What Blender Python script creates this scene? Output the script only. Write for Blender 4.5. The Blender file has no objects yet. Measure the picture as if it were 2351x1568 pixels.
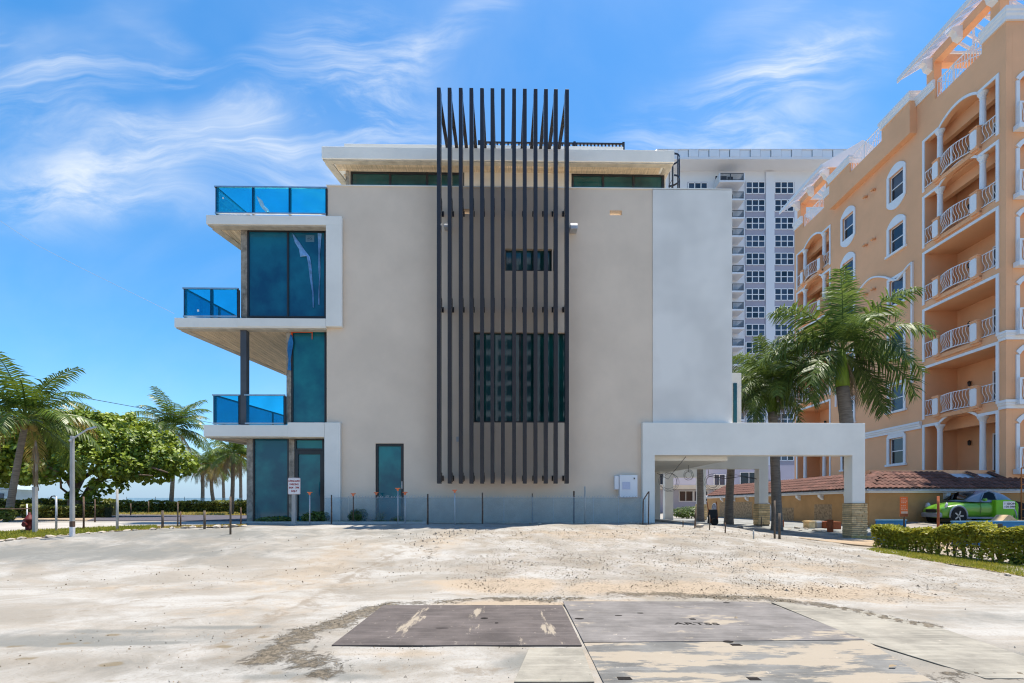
import bpy, math, random
import numpy as np
from mathutils import Vector, Matrix, Euler

# ------------------------------------------------------------------ camera, sky, sun, exposure
SC = bpy.context.scene
COL = SC.collection
R = math.radians
F = 1100.0            # focal length in units of a 2351-wide picture
HC = 1.5              # eye height (m)
cam_d = bpy.data.cameras.new('camera')
cam_d.sensor_width = 36.0
cam_d.lens = 36.0 * F / 2351.0
cam_d.shift_y = (1160.0 - 784.0) / 2351.0
cam_d.clip_start = 0.05
cam_d.clip_end = 9000.0
cam = bpy.data.objects.new('camera', cam_d)
COL.objects.link(cam)
cam.location = (0, 0, HC)
cam.rotation_euler = (R(90), 0, 0)
SC.camera = cam

SUN = Vector((0.17, 0.13, 1.0)).normalized()
SUN_EL = math.asin(SUN.z)
SUN_AZ = math.atan2(SUN.x, SUN.y)
sun_d = bpy.data.lights.new('sun', 'SUN')
sun_d.energy = 3.8
sun_d.angle = R(0.53)
sun_d.color = (1.0, 0.93, 0.82)
sun = bpy.data.objects.new('sun', sun_d)
COL.objects.link(sun)
sun.rotation_euler = SUN.to_track_quat('Z', 'Y').to_euler()
sun.location = (20, 20, 60)

SC.view_settings.view_transform = 'Standard'
SC.view_settings.look = 'None'
SC.view_settings.gamma = 1.0
SC.view_settings.use_curve_mapping = False
SC.view_settings.exposure = 1.08
SC.cycles.use_denoising = True
SC.cycles.filter_width = 1.15
SC.cycles.max_bounces = 8
SC.cycles.transparent_max_bounces = 24
SC.cycles.caustics_refractive = False

W = bpy.data.worlds.new('World')
SC.world = W
W.use_nodes = True
wn, wl = W.node_tree.nodes, W.node_tree.links
wn.clear()


def wnode(t, **kw):
    n = wn.new(t)
    for k, v in kw.items():
        setattr(n, k, v)
    return n


def wmath(op, a, b=None, clamp=False):
    n = wnode('ShaderNodeMath', operation=op, use_clamp=clamp)
    for i, s in enumerate((a, b)):
        if s is None:
            continue
        if isinstance(s, (int, float)):
            n.inputs[i].default_value = s
        else:
            wl.new(s, n.inputs[i])
    return n.outputs[0]


w_out = wnode('ShaderNodeOutputWorld')
w_bg = wnode('ShaderNodeBackground')
w_bg.inputs['Strength'].default_value = 0.107
wl.new(w_bg.outputs[0], w_out.inputs[0])
sky = wnode('ShaderNodeTexSky', sky_type='NISHITA')
sky.sun_disc = False
sky.sun_elevation = SUN_EL
sky.sun_rotation = SUN_AZ
sky.air_density = 1.0
sky.dust_density = 0.5
sky.ozone_density = 4.0
hs = wnode('ShaderNodeHueSaturation')
hs.inputs['Saturation'].default_value = 1.32
hs.inputs['Value'].default_value = 1.0
hs.inputs['Hue'].default_value = 0.494
wl.new(sky.outputs[0], hs.inputs['Color'])
tc = wnode('ShaderNodeTexCoord')
sp = wnode('ShaderNodeSeparateXYZ')
wl.new(tc.outputs['Generated'], sp.inputs[0])
yy = wmath('MAXIMUM', sp.outputs[1], 0.06)
gx = wmath('DIVIDE', sp.outputs[0], yy)
gz = wmath('DIVIDE', sp.outputs[2], yy)
gv = wnode('ShaderNodeCombineXYZ')
wl.new(gx, gv.inputs[0])
wl.new(gz, gv.inputs[1])


def wnoise(vec, scale, detail, rough, dist, sx=1.0, sy=1.0, rot=0.0):
    m = wnode('ShaderNodeMapping')
    m.inputs['Scale'].default_value = (sx, sy, 1)
    m.inputs['Rotation'].default_value = (0, 0, rot)
    wl.new(vec, m.inputs[0])
    n = wnode('ShaderNodeTexNoise')
    n.inputs['Scale'].default_value = scale
    n.inputs['Detail'].default_value = detail
    n.inputs['Roughness'].default_value = rough
    n.inputs['Distortion'].default_value = dist
    wl.new(m.outputs[0], n.inputs['Vector'])
    return n.outputs[0]


def wrange(v, a, b, c=0.0, d=1.0):
    n = wnode('ShaderNodeMapRange', interpolation_type='SMOOTHSTEP')
    for i, s in enumerate((a, b, c, d)):
        n.inputs[i + 1].default_value = s
    wl.new(v, n.inputs[0])
    return n.outputs[0]


warp = wnoise(gv.outputs[0], 2.2, 3, 0.5, 0.0)
warp2 = wnoise(gv.outputs[0], 2.9, 3, 0.5, 0.0, 1, 1, 1.3)
wv = wnode('ShaderNodeCombineXYZ')
wl.new(wmath('ADD', gx, wmath('MULTIPLY', wmath('SUBTRACT', warp, 0.5), 0.20)), wv.inputs[0])
wl.new(wmath('ADD', gz, wmath('MULTIPLY', wmath('SUBTRACT', warp2, 0.5), 0.16)), wv.inputs[1])
wisp = wrange(wnoise(wv.outputs[0], 3.3, 10, 0.62, 0.9, 0.55, 2.3, R(-24)), 0.38, 0.76)
soft = wrange(wnoise(wv.outputs[0], 1.6, 5, 0.5, 0.3, 0.8, 1.5, R(-20)), 0.38, 0.75)
# cirrus streaks: centre and reach in slope units, tilt, strength
BLOBS = [(-0.575, 0.80, 0.28, 0.075, 12, .95), (-0.50, 0.71, 0.20, 0.10, -25, .6), (-0.84, 0.665, 0.24, 0.065, -8, .85), (-0.72, 0.93, 0.30, 0.06, -38, .55), (-0.62, 0.87, 0.22, 0.05, 25, .5), (-0.15, 0.98, 0.22, 0.05, 30, .45), (-1.0, 0.98, 0.22, 0.06, -20, .5),
         (-0.32, 0.90, 0.17, 0.13, -30, .75), (-0.84, 1.02, 0.20, 0.08, 35, .55), (0.46, 0.83, 0.34, 0.10, 22, .75),
         (0.60, 0.93, 0.26, 0.06, 22, .55), (-1.06, 0.66, 0.22, 0.08, -20, .6), (-0.95, 0.86, 0.34, 0.13, -32, .45),
         (-0.30, 0.70, 0.22, 0.16, -10, .5), (0.40, 0.70, 0.35, 0.09, 12, .5), (0.62, 1.08, 0.3, 0.06, 28, .35)]
acc = None
for cx, cz, sx_, sz_, ang, amp in BLOBS:
    m = wnode('ShaderNodeMapping', vector_type='TEXTURE')
    m.inputs['Location'].default_value = (cx, cz, 0)
    m.inputs['Rotation'].default_value = (0, 0, R(ang))
    m.inputs['Scale'].default_value = (sx_, sz_, 1)
    wl.new(wv.outputs[0], m.inputs[0])
    ln = wnode('ShaderNodeVectorMath', operation='LENGTH')
    wl.new(m.outputs[0], ln.inputs[0])
    v = wrange(ln.outputs['Value'], 1.45, 0.0, 0.0, amp)
    acc = v if acc is None else wmath('ADD', acc, v)
base = wnoise(tc.outputs['Generated'], 2.3, 6, 0.55, 0.6, 0.8, 0.8)
base = wmath('MULTIPLY', wrange(base, 0.42, 0.85), 0.16)
mask = wmath('MULTIPLY', acc, wmath('ADD', wmath('MULTIPLY', wisp, 1.0), wmath('MULTIPLY', soft, 0.62)))
mask = wmath('ADD', mask, base, False)
mask = wmath('MINIMUM', mask, 0.82)
mx = wnode('ShaderNodeMix', data_type='RGBA')
wl.new(mask, mx.inputs['Factor'])
hz = wnode('ShaderNodeMix', data_type='RGBA')
wl.new(wrange(sp.outputs[2], 0.16, 0.0, 0.0, 0.9), hz.inputs['Factor'])
wl.new(hs.outputs[0], hz.inputs['A'])
hz.inputs['B'].default_value = (1.75, 2.65, 3.65, 1)      # pale blue sea haze low over the horizon
wl.new(hz.outputs['Result'], mx.inputs['A'])
mx.inputs['B'].default_value = (4.1, 4.4, 4.7, 1)
wl.new(mx.outputs['Result'], w_bg.inputs['Color'])

# ------------------------------------------------------------------ helpers
rnd = random.Random(7)


def link(o, parent=None):
    COL.objects.link(o)
    if parent is not None:
        o.parent = parent
    return o


def tag(o, label=None, cat=None, group=None, kind=None):
    for k, v in (('label', label), ('category', cat), ('group', group), ('kind', kind)):
        if v:
            o[k] = v
    return o


def thing(name, label, cat, loc=(0, 0, 0), rz=0.0, group=None):
    o = bpy.data.objects.new(name, None)
    o.empty_display_size = 0.3
    COL.objects.link(o)
    o.location = loc
    o.rotation_euler = (0, 0, rz)
    return tag(o, label, cat, group)


def dup(o, parent=None):
    c = o.copy()
    COL.objects.link(c)
    c.parent = parent
    for ch in list(o.children):
        dup(ch, c)
    return c


class MB:
    """collects vertices and faces of one mesh"""

    def __init__(s):
        s.v, s.f = [], []

    def add(s, vs, fs):
        n = len(s.v)
        s.v.extend(tuple(p) for p in vs)
        s.f.extend(tuple(i + n for i in f) for f in fs)
        return s

    def box(s, x0, y0, z0, x1, y1, z1, M=None):
        x0, x1 = min(x0, x1), max(x0, x1)
        y0, y1 = min(y0, y1), max(y0, y1)
        z0, z1 = min(z0, z1), max(z0, z1)
        vs = [(x0, y0, z0), (x1, y0, z0), (x1, y1, z0), (x0, y1, z0), (x0, y0, z1), (x1, y0, z1), (x1, y1, z1), (x0, y1, z1)]
        if M is not None:
            vs = [tuple(M @ Vector(p)) for p in vs]
        return s.add(vs, [(0, 3, 2, 1), (4, 5, 6, 7), (0, 1, 5, 4), (1, 2, 6, 5), (2, 3, 7, 6), (3, 0, 4, 7)])

    def bar(s, p, q, w, h=None, up=(0, 0, 1)):
        """square bar from p to q"""
        p, q = Vector(p), Vector(q)
        d = (q - p).normalized()
        u = Vector(up)
        if abs(d.dot(u)) > 0.95:
            u = Vector((0, 1, 0))
        a = d.cross(u).normalized()
        b = a.cross(d).normalized()
        h = h or w
        a, b = a * w / 2, b * h / 2
        vs = [p - a - b, p + a - b, p + a + b, p - a + b, q - a - b, q + a - b, q + a + b, q - a + b]
        return s.add(vs, [(0, 3, 2, 1), (4, 5, 6, 7), (0, 1, 5, 4), (1, 2, 6, 5), (2, 3, 7, 6), (3, 0, 4, 7)])

    def prism(s, pts, axis, a, b):
        """2-d outline pushed along an axis from a to b"""
        n = len(pts)
        mp = {'x': lambda p, c: (c, p[0], p[1]), 'y': lambda p, c: (p[0], c, p[1]), 'z': lambda p, c: (p[0], p[1], c)}[axis]
        vs = [mp(p, a) for p in pts] + [mp(p, b) for p in pts]
        fs = [tuple(range(n))[::-1], tuple(range(n, 2 * n))]
        fs += [(i, (i + 1) % n, n + (i + 1) % n, n + i) for i in range(n)]
        return s.add(vs, fs)

    def tube(s, pts, r, n=6, cap=True):
        pts = [Vector(p) for p in pts]
        rs = r if isinstance(r, (list, tuple)) else [r] * len(pts)
        base = len(s.v)
        prev = None
        for i, p in enumerate(pts):
            d = (pts[min(i + 1, len(pts) - 1)] - pts[max(i - 1, 0)])
            d = d.normalized() if d.length > 1e-9 else Vector((0, 0, 1))
            if prev is None:
                u = Vector((0, 0, 1)) if abs(d.z) < 0.9 else Vector((1, 0, 0))
                a = d.cross(u).normalized()
            else:
                a = (prev - d * prev.dot(d)).normalized()
            prev = a
            b = d.cross(a)
            for k in range(n):
                t = 2 * math.pi * k / n
                s.v.append(tuple(p + (a * math.cos(t) + b * math.sin(t)) * rs[i]))
        for i in range(len(pts) - 1):
            for k in range(n):
                k2 = (k + 1) % n
                s.f.append((base + i * n + k, base + i * n + k2, base + (i + 1) * n + k2, base + (i + 1) * n + k))
        if cap:
            s.f.append(tuple(base + k for k in range(n))[::-1])
            s.f.append(tuple(base + (len(pts) - 1) * n + k for k in range(n)))
        return s

    def lathe(s, prof, c=(0, 0, 0), n=12):
        """profile of (radius, z) turned round the vertical at c"""
        base = len(s.v)
        for r, z in prof:
            for k in range(n):
                t = 2 * math.pi * k / n
                s.v.append((c[0] + r * math.cos(t), c[1] + r * math.sin(t), c[2] + z))
        for i in range(len(prof) - 1):
            for k in range(n):
                k2 = (k + 1) % n
                s.f.append((base + i * n + k, base + i * n + k2, base + (i + 1) * n + k2, base + (i + 1) * n + k))
        s.f.append(tuple(base + k for k in range(n))[::-1])
        s.f.append(tuple(base + (len(prof) - 1) * n + k for k in range(n)))
        return s

    def wall(s, axis, c0, c1, a0, a1, b0, b1, holes):
        """upright slab with rectangular openings; axis 'y' lies in x-z, axis 'x' lies in y-z"""
        A = sorted({a0, a1} | {min(max(h[k], a0), a1) for h in holes for k in (0, 1)})
        B = sorted({b0, b1} | {min(max(h[k], b0), b1) for h in holes for k in (2, 3)})
        mp = (lambda a, b, c: (a, c, b)) if axis == 'y' else (lambda a, b, c: (c, a, b))

        def solid(i, j):
            if i < 0 or j < 0 or i >= len(A) - 1 or j >= len(B) - 1:
                return False
            a, b = (A[i] + A[i + 1]) / 2, (B[j] + B[j + 1]) / 2
            return not any(h[0] < a < h[1] and h[2] < b < h[3] for h in holes)
        idx = {}

        def vi(i, j, k):
            if (i, j, k) not in idx:
                idx[(i, j, k)] = len(s.v)
                s.v.append(mp(A[i], B[j], (c0, c1)[k]))
            return idx[(i, j, k)]
        for i in range(len(A) - 1):
            for j in range(len(B) - 1):
                if not solid(i, j):
                    continue
                q = [(i, j), (i + 1, j), (i + 1, j + 1), (i, j + 1)]
                s.f.append(tuple(vi(*p, 0) for p in q))
                s.f.append(tuple(vi(*p, 1) for p in q[::-1]))
                for di, dj, e in ((0, -1, (0, 1)), (1, 0, (1, 2)), (0, 1, (2, 3)), (-1, 0, (3, 0))):
                    if not solid(i + di, j + dj):
                        p, r_ = q[e[0]], q[e[1]]
                        s.f.append((vi(*p, 1), vi(*r_, 1), vi(*r_, 0), vi(*p, 0)))
        return s

    def mesh(s, name, mats, smooth=False):
        me = bpy.data.meshes.new(name)
        me.from_pydata(s.v, [], s.f)
        for m in (mats if isinstance(mats, (list, tuple)) else [mats]):
            me.materials.append(m)
        if smooth:
            me.polygons.foreach_set('use_smooth', [True] * len(me.polygons))
        me.update()
        return me

    def obj(s, name, mat, parent=None, smooth=False, label=None, bevel=0.0, loc=None, rot=None, kind=None):
        o = bpy.data.objects.new(name, s.mesh(name, mat, smooth))
        link(o, parent)
        if loc is not None:
            o.location = loc
        if rot is not None:
            o.rotation_euler = rot
        if bevel > 0:
            b = o.modifiers.new('bevel', 'BEVEL')
            b.width = bevel
            b.segments = 2
            b.limit_method = 'ANGLE'
            b.angle_limit = R(35)
        return tag(o, label, None, None, kind)


def fixn(o):
    import bmesh
    bm = bmesh.new()
    bm.from_mesh(o.data)
    bmesh.ops.recalc_face_normals(bm, faces=bm.faces)
    bm.to_mesh(o.data)
    bm.free()
    return o


def smoothstep(a, b, x):
    t = min(max((x - a) / (b - a), 0.0), 1.0)
    return t * t * (3 - 2 * t)


def ground_z(x, y):
    S = smoothstep(8, 17, y)
    r = smoothstep(5.5, 12, x)
    hi = 0.85 * S
    lo = 0.25 * S + 0.22 * smoothstep(19, 26, y) + 0.32 * smoothstep(17.5, 21.5, y) * smoothstep(16.5, 19.5, x)
    z = hi * (1 - r) + lo * r
    z -= 5.0 * smoothstep(-46, -60, x)
    return z


def ray(px, py):
    return ((px - 1175.5) / F, 1.0, (1160.0 - py) / F)


def gp(px, py):
    """ground point seen in that direction"""
    dx, _, dz = ray(px, py)
    t0 = 2.0
    t = t0
    while t < 300:
        if HC + dz * t <= ground_z(dx * t, t):
            lo, hi = t - 0.25, t
            for _ in range(30):
                m = (lo + hi) / 2
                if HC + dz * m <= ground_z(dx * m, m):
                    hi = m
                else:
                    lo = m
            return Vector((dx * hi, hi, ground_z(dx * hi, hi)))
        t += 0.25
    return Vector((dx * 300, 300, ground_z(dx * 300, 300)))


def at(px, py, y):
    dx, _, dz = ray(px, py)
    return Vector((dx * y, y, HC + dz * y))


class Frame:
    def __init__(s, ox, oy, ang):
        s.o, s.a = (ox, oy), ang
        s.U = (math.cos(ang), math.sin(ang))
        s.V = (-math.sin(ang), math.cos(ang))

    def on_v(s, px, py, v=0.0):
        dx, _, dz = ray(px, py)
        t = (v + s.o[0] * s.V[0] + s.o[1] * s.V[1]) / (dx * s.V[0] + s.V[1])
        return ((dx * t - s.o[0]) * s.U[0] + (t - s.o[1]) * s.U[1], HC + dz * t)

    def on_u(s, px, py, u=0.0):
        dx, _, dz = ray(px, py)
        t = (u + s.o[0] * s.U[0] + s.o[1] * s.U[1]) / (dx * s.U[0] + s.U[1])
        return ((dx * t - s.o[0]) * s.V[0] + (t - s.o[1]) * s.V[1], HC + dz * t)


def text_mesh(txt, size, mat, name, parent=None, extrude=0.002, align='CENTER', sx=1.0, bold=0.0):
    cu = bpy.data.curves.new(name, 'FONT')
    cu.body = txt
    cu.size = size
    cu.align_x = align
    cu.align_y = 'CENTER'
    cu.extrude = extrude
    cu.offset = bold
    cu.resolution_u = 3
    o = bpy.data.objects.new(name, cu)
    COL.objects.link(o)
    dg = bpy.context.evaluated_depsgraph_get()
    me = bpy.data.meshes.new_from_object(o.evaluated_get(dg))
    bpy.data.objects.remove(o)
    me.materials.clear()
    me.materials.append(mat)
    me.transform(Matrix.Diagonal((sx, 1, 1, 1)))
    o2 = bpy.data.objects.new(name, me)
    link(o2, parent)
    return o2


# ------------------------------------------------------------------ materials
def new_mat(name):
    m = bpy.data.materials.new(name)
    m.use_nodes = True
    nt = m.node_tree
    return m, nt, nt.nodes, nt.links, nt.nodes['Principled BSDF']


def mat(name, col, rough=0.8, var=0.12, scale=1.5, bump=0.0, bscale=60.0, spec=0.3, metal=0.0, detail=5.0, col2=None, lo=0.35, hi=0.65, objvar=0.0, stretch=None, coat=0.0):
    """plain coloured surface with soft uneven tone and fine relief"""
    m, nt, N, L, P = new_mat(name)
    geo = N.new('ShaderNodeNewGeometry')
    pos = geo.outputs['Position']
    if stretch:
        mp = N.new('ShaderNodeMapping')
        mp.inputs['Scale'].default_value = stretch
        L.new(pos, mp.inputs[0])
        pos = mp.outputs[0]
    nz = N.new('ShaderNodeTexNoise')
    nz.inputs['Scale'].default_value = scale
    nz.inputs['Detail'].default_value = detail
    nz.inputs['Roughness'].default_value = 0.6
    L.new(pos, nz.inputs['Vector'])
    cr = N.new('ShaderNodeMapRange')
    cr.inputs[1].default_value, cr.inputs[2].default_value = lo, hi
    L.new(nz.outputs[0], cr.inputs[0])
    mx = N.new('ShaderNodeMix')
    mx.data_type = 'RGBA'
    a = tuple(c * (1 + var) for c in col)
    b = col2 if col2 else tuple(c * (1 - var) for c in col)
    mx.inputs['A'].default_value = (*b, 1)
    mx.inputs['B'].default_value = (*a, 1)
    L.new(cr.outputs[0], mx.inputs['Factor'])
    out = mx.outputs['Result']
    if objvar > 0:
        oi = N.new('ShaderNodeObjectInfo')
        h = N.new('ShaderNodeHueSaturation')
        r2 = N.new('ShaderNodeMapRange')
        r2.inputs[3].default_value, r2.inputs[4].default_value = 1 - objvar, 1 + objvar
        L.new(oi.outputs['Random'], r2.inputs[0])
        L.new(r2.outputs[0], h.inputs['Value'])
        L.new(out, h.inputs['Color'])
        out = h.outputs[0]
    L.new(out, P.inputs['Base Color'])
    P.inputs['Roughness'].default_value = rough
    P.inputs['Specular IOR Level'].default_value = spec
    P.inputs['Metallic'].default_value = metal
    P.inputs['Coat Weight'].default_value = coat
    if bump > 0:
        n2 = N.new('ShaderNodeTexNoise')
        n2.inputs['Scale'].default_value = bscale
        n2.inputs['Detail'].default_value = 4
        L.new(pos, n2.inputs['Vector'])
        bp = N.new('ShaderNodeBump')
        bp.inputs['Strength'].default_value = bump
        bp.inputs['Distance'].default_value = 0.02
        L.new(n2.outputs[0], bp.inputs['Height'])
        L.new(bp.outputs[0], P.inputs['Normal'])
    return m


def glass_film(name, tint, body, through=0.75, gloss=0.10):
    """see-through tinted glass: tinted transparency, a thin body colour and a mirror sheen"""
    m = bpy.data.materials.new(name)
    m.use_nodes = True
    N, L = m.node_tree.nodes, m.node_tree.links
    N.clear()
    out = N.new('ShaderNodeOutputMaterial')
    tr = N.new('ShaderNodeBsdfTransparent')
    tr.inputs[0].default_value = (*tint, 1)
    df = N.new('ShaderNodeBsdfDiffuse')
    df.inputs[0].default_value = (*body, 1)
    tl = N.new('ShaderNodeBsdfTranslucent')
    tl.inputs[0].default_value = (*body, 1)
    gl = N.new('ShaderNodeBsdfGlossy')
    gl.inputs['Roughness'].default_value = 0.03
    mb_ = N.new('ShaderNodeMixShader')
    L.new(df.outputs[0], mb_.inputs[1])
    L.new(tl.outputs[0], mb_.inputs[2])
    m1 = N.new('ShaderNodeMixShader')
    geo = N.new('ShaderNodeNewGeometry')
    nz = N.new('ShaderNodeTexNoise')
    nz.inputs['Scale'].default_value = 2.0
    nz.inputs['Detail'].default_value = 4
    L.new(geo.outputs['Position'], nz.inputs['Vector'])
    mr = N.new('ShaderNodeMapRange')
    mr.inputs[3].default_value, mr.inputs[4].default_value = through - 0.12, through + 0.12
    L.new(nz.outputs[0], mr.inputs[0])
    L.new(mr.outputs[0], m1.inputs[0])
    L.new(mb_.outputs[0], m1.inputs[1])
    L.new(tr.outputs[0], m1.inputs[2])
    fr = N.new('ShaderNodeFresnel')
    fr.inputs[0].default_value = 1.45
    ad = N.new('ShaderNodeMath')
    ad.operation = 'MULTIPLY'
    ad.inputs[1].default_value = gloss * 10
    L.new(fr.outputs[0], ad.inputs[0])
    m2 = N.new('ShaderNodeMixShader')
    L.new(ad.outputs[0], m2.inputs[0])
    L.new(m1.outputs[0], m2.inputs[1])
    L.new(gl.outputs[0], m2.inputs[2])
    L.new(m2.outputs[0], out.inputs[0])
    return m


def window_glass(name, col, col2, rough=0.04, spec=0.5, wave=0.0, scale=0.7):
    """dark glazing that hides an unlit room: deep body colour, clear mirror reflections, faint waviness"""
    m = mat(name, col, rough, 0.0, scale, col2=col2, spec=spec, lo=0.36, hi=0.64, detail=4)  # two-tone mottling painted in where flat panes lack varied reflections
    if wave > 0:
        N, L = m.node_tree.nodes, m.node_tree.links
        P = N['Principled BSDF']
        geo = N.new('ShaderNodeNewGeometry')
        n2 = N.new('ShaderNodeTexNoise')
        n2.inputs['Scale'].default_value = 0.9
        n2.inputs['Detail'].default_value = 1
        L.new(geo.outputs['Position'], n2.inputs['Vector'])
        bp = N.new('ShaderNodeBump')
        bp.inputs['Strength'].default_value = wave
        bp.inputs['Distance'].default_value = 0.05
        L.new(n2.outputs[0], bp.inputs['Height'])
        L.new(bp.outputs[0], P.inputs['Normal'])
    return m


def leaf_mat(name, col, col2, trans=0.35, rough=0.4, scale=1.2, objvar=0.15, spec=0.4):
    m, nt, N, L, P = new_mat(name)
    geo = N.new('ShaderNodeNewGeometry')
    nz = N.new('ShaderNodeTexNoise')
    nz.inputs['Scale'].default_value = scale
    nz.inputs['Detail'].default_value = 3
    L.new(geo.outputs['Position'], nz.inputs['Vector'])
    isl = geo.outputs['Random Per Island']
    ad = N.new('ShaderNodeMath')
    ad.operation = 'MULTIPLY_ADD'
    ad.inputs[1].default_value = 0.7
    L.new(isl, ad.inputs[0])
    mm = N.new('ShaderNodeMath')
    mm.operation = 'MULTIPLY_ADD'
    mm.inputs[1].default_value = 1.2
    mm.inputs[2].default_value = -0.45
    L.new(nz.outputs[0], mm.inputs[0])
    L.new(mm.outputs[0], ad.inputs[2])
    cl = N.new('ShaderNodeClamp')
    L.new(ad.outputs[0], cl.inputs[0])
    mx = N.new('ShaderNodeMix')
    mx.data_type = 'RGBA'
    mx.inputs['A'].default_value = (*col, 1)
    mx.inputs['B'].default_value = (*col2, 1)
    L.new(cl.outputs[0], mx.inputs['Factor'])
    oi = N.new('ShaderNodeObjectInfo')
    h = N.new('ShaderNodeHueSaturation')
    r2 = N.new('ShaderNodeMapRange')
    r2.inputs[3].default_value, r2.inputs[4].default_value = 1 - objvar, 1 + objvar
    L.new(oi.outputs['Random'], r2.inputs[0])
    L.new(r2.outputs[0], h.inputs['Value'])
    L.new(mx.outputs['Result'], h.inputs['Color'])
    L.new(h.outputs[0], P.inputs['Base Color'])
    P.inputs['Roughness'].default_value = rough
    P.inputs['Specular IOR Level'].default_value = spec
    tl = N.new('ShaderNodeBsdfTranslucent')
    g2 = N.new('ShaderNodeHueSaturation')
    g2.inputs['Value'].default_value = 1.5
    g2.inputs['Hue'].default_value = 0.485
    L.new(h.outputs[0], g2.inputs['Color'])
    L.new(g2.outputs[0], tl.inputs[0])
    ms = N.new('ShaderNodeMixShader')
    ms.inputs[0].default_value = trans
    L.new(P.outputs[0], ms.inputs[1])
    L.new(tl.outputs[0], ms.inputs[2])
    L.new(ms.outputs[0], N['Material Output'].inputs[0])
    return m


M = {}
M['beige'] = mat('beige_stucco', (0.74, 0.60, 0.465), 0.92, 0.05, 0.6, 0.25, 90)
M['white'] = mat('white_stucco', (0.81, 0.775, 0.70), 0.85, 0.045, 0.7, 0.12, 60)
M['white_patch'] = mat('patched_white_stucco', (0.77, 0.73, 0.665), 0.85, 0.075, 0.6, 0.15, 60, detail=2)
M['cream'] = mat('cream_stucco', (0.74, 0.64, 0.50), 0.9, 0.05, 1.0, 0.15, 60)
M['raw'] = mat('raw_concrete', (0.30, 0.26, 0.21), 0.95, 0.35, 6.0, 0.8, 40)
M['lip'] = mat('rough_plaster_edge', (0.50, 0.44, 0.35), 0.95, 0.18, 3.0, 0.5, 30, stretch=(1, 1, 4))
M['wood'] = mat('pale_soffit_wood', (0.62, 0.48, 0.32), 0.6, 0.22, 2.0, 0.2, 30, objvar=0.14, stretch=(9, 0.8, 9))
M['dark'] = mat('dark_metal', (0.032, 0.027, 0.028), 0.25, 0.10, 2.0, spec=0.42)
M['frame'] = mat('window_frame_metal', (0.022, 0.021, 0.022), 0.35, 0.1, 2.0, spec=0.45)
M['steel'] = mat('grey_steel', (0.075, 0.08, 0.09), 0.5, 0.15, 2.0)
M['alu'] = mat('aluminium', (0.40, 0.42, 0.45), 0.35, 0.1, 4.0, metal=0.8)
M['galv'] = mat('galvanised_grey', (0.45, 0.46, 0.48), 0.5, 0.1, 8.0, metal=0.3)
M['teal'] = window_glass('teal_film_glass', (0.012, 0.185, 0.195), (0.004, 0.075, 0.115), 0.05, 0.5, 0.05)
M['bluegl'] = window_glass('blue_film_glass', (0.008, 0.135, 0.205), (0.003, 0.055, 0.120), 0.05, 0.5, 0.05)
M['green'] = window_glass('green_dark_glass', (0.008, 0.085, 0.078), (0.004, 0.038, 0.038), 0.03, 0.8, 0.03)
M['black_gl'] = window_glass('black_glass', (0.004, 0.004, 0.005), (0.002, 0.002, 0.003), 0.04, 0.25)
M['sky_gl'] = mat('grey_blue_glass', (0.030, 0.042, 0.066), 0.06, 0.35, 0.5, spec=0.6, objvar=0.85)
M['rail_gl'] = glass_film('blue_film_balustrade', (0.22, 0.84, 0.98), (0.0, 0.33, 0.63), 0.82, 0.05)
M['screen'] = glass_film('blue_mesh_screen', (0.95, 0.98, 1.0), (0.42, 0.54, 0.60), 0.78, 0.0)
M['screen_far'] = glass_film('pale_blue_mesh_screen', (0.88, 0.96, 1.0), (0.34, 0.50, 0.58), 0.78, 0.0)
M['film'] = mat('peeled_blue_film', (0.16, 0.34, 0.62), 0.3, 0.25, 8.0, spec=0.6)
M['bluecloth'] = mat('blue_cloth', (0.02, 0.16, 0.38), 0.8, 0.3, 5.0)
M['orange_tape'] = mat('orange_tape', (0.72, 0.10, 0.02), 0.6, 0.15, 4.0)
M['orange'] = mat('orange_stucco', (0.82, 0.435, 0.235), 0.92, 0.06, 0.35, 0.25, 60)
M['trim'] = mat('white_trim', (0.76, 0.76, 0.77), 0.6, 0.03, 1.5)
M['whitemetal'] = mat('white_metal', (0.78, 0.78, 0.79), 0.4, 0.02, 2.0)
M['tower'] = mat('tower_white', (0.72, 0.72, 0.74), 0.85, 0.03, 0.05)
M['tower_grey'] = mat('tower_lavender_grey', (0.36, 0.34, 0.40), 0.9, 0.06, 0.3)
M['tile'] = mat('shaded_clay_tile', (0.12, 0.052, 0.038), 0.8, 0.25, 3.0, 0.3, 60, objvar=0.28)  # darkened clay: the tall building's shade is put into the tile colour
M['underlay'] = mat('roof_underlay', (0.42, 0.44, 0.48), 0.7, 0.2, 4.0)
M['ochre'] = mat('stained_ochre_plaster', (0.45, 0.25, 0.105), 0.95, 0.10, 1.3, 0.3, 40)
M['dirty'] = mat('peeling_plaster', (0.33, 0.22, 0.125), 0.95, 0.4, 7.0, 0.9, 25, detail=8)
M['ruststone'] = mat('sand_stone_brick', (0.68, 0.49, 0.26), 0.95, 0.2, 5.0, 0.6, 40, objvar=0.22)
M['yellowstone'] = mat('yellow_block', (0.50, 0.33, 0.12), 0.95, 0.2, 4.0, 0.5, 40, objvar=0.2)
M['mortar'] = mat('mortar', (0.30, 0.24, 0.16), 0.95, 0.2, 8.0)
M['greenpaint'] = mat('lime_green_paint', (0.125, 0.33, 0.022), 0.3, 0.10, 1.5, spec=0.5, coat=0.6)
M['greenplastic'] = mat('lime_green_plastic', (0.15, 0.42, 0.012), 0.45, 0.05, 1.5)
M['car_grey'] = mat('grey_blue_paint', (0.17, 0.21, 0.27), 0.3, 0.1, 1.5, spec=0.5, coat=0.5)
M['rubber'] = mat('tyre_rubber', (0.018, 0.018, 0.018), 0.85, 0.2, 12)
M['rim'] = mat('wheel_rim', (0.32, 0.33, 0.35), 0.3, 0.1, 5, metal=0.8)
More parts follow.
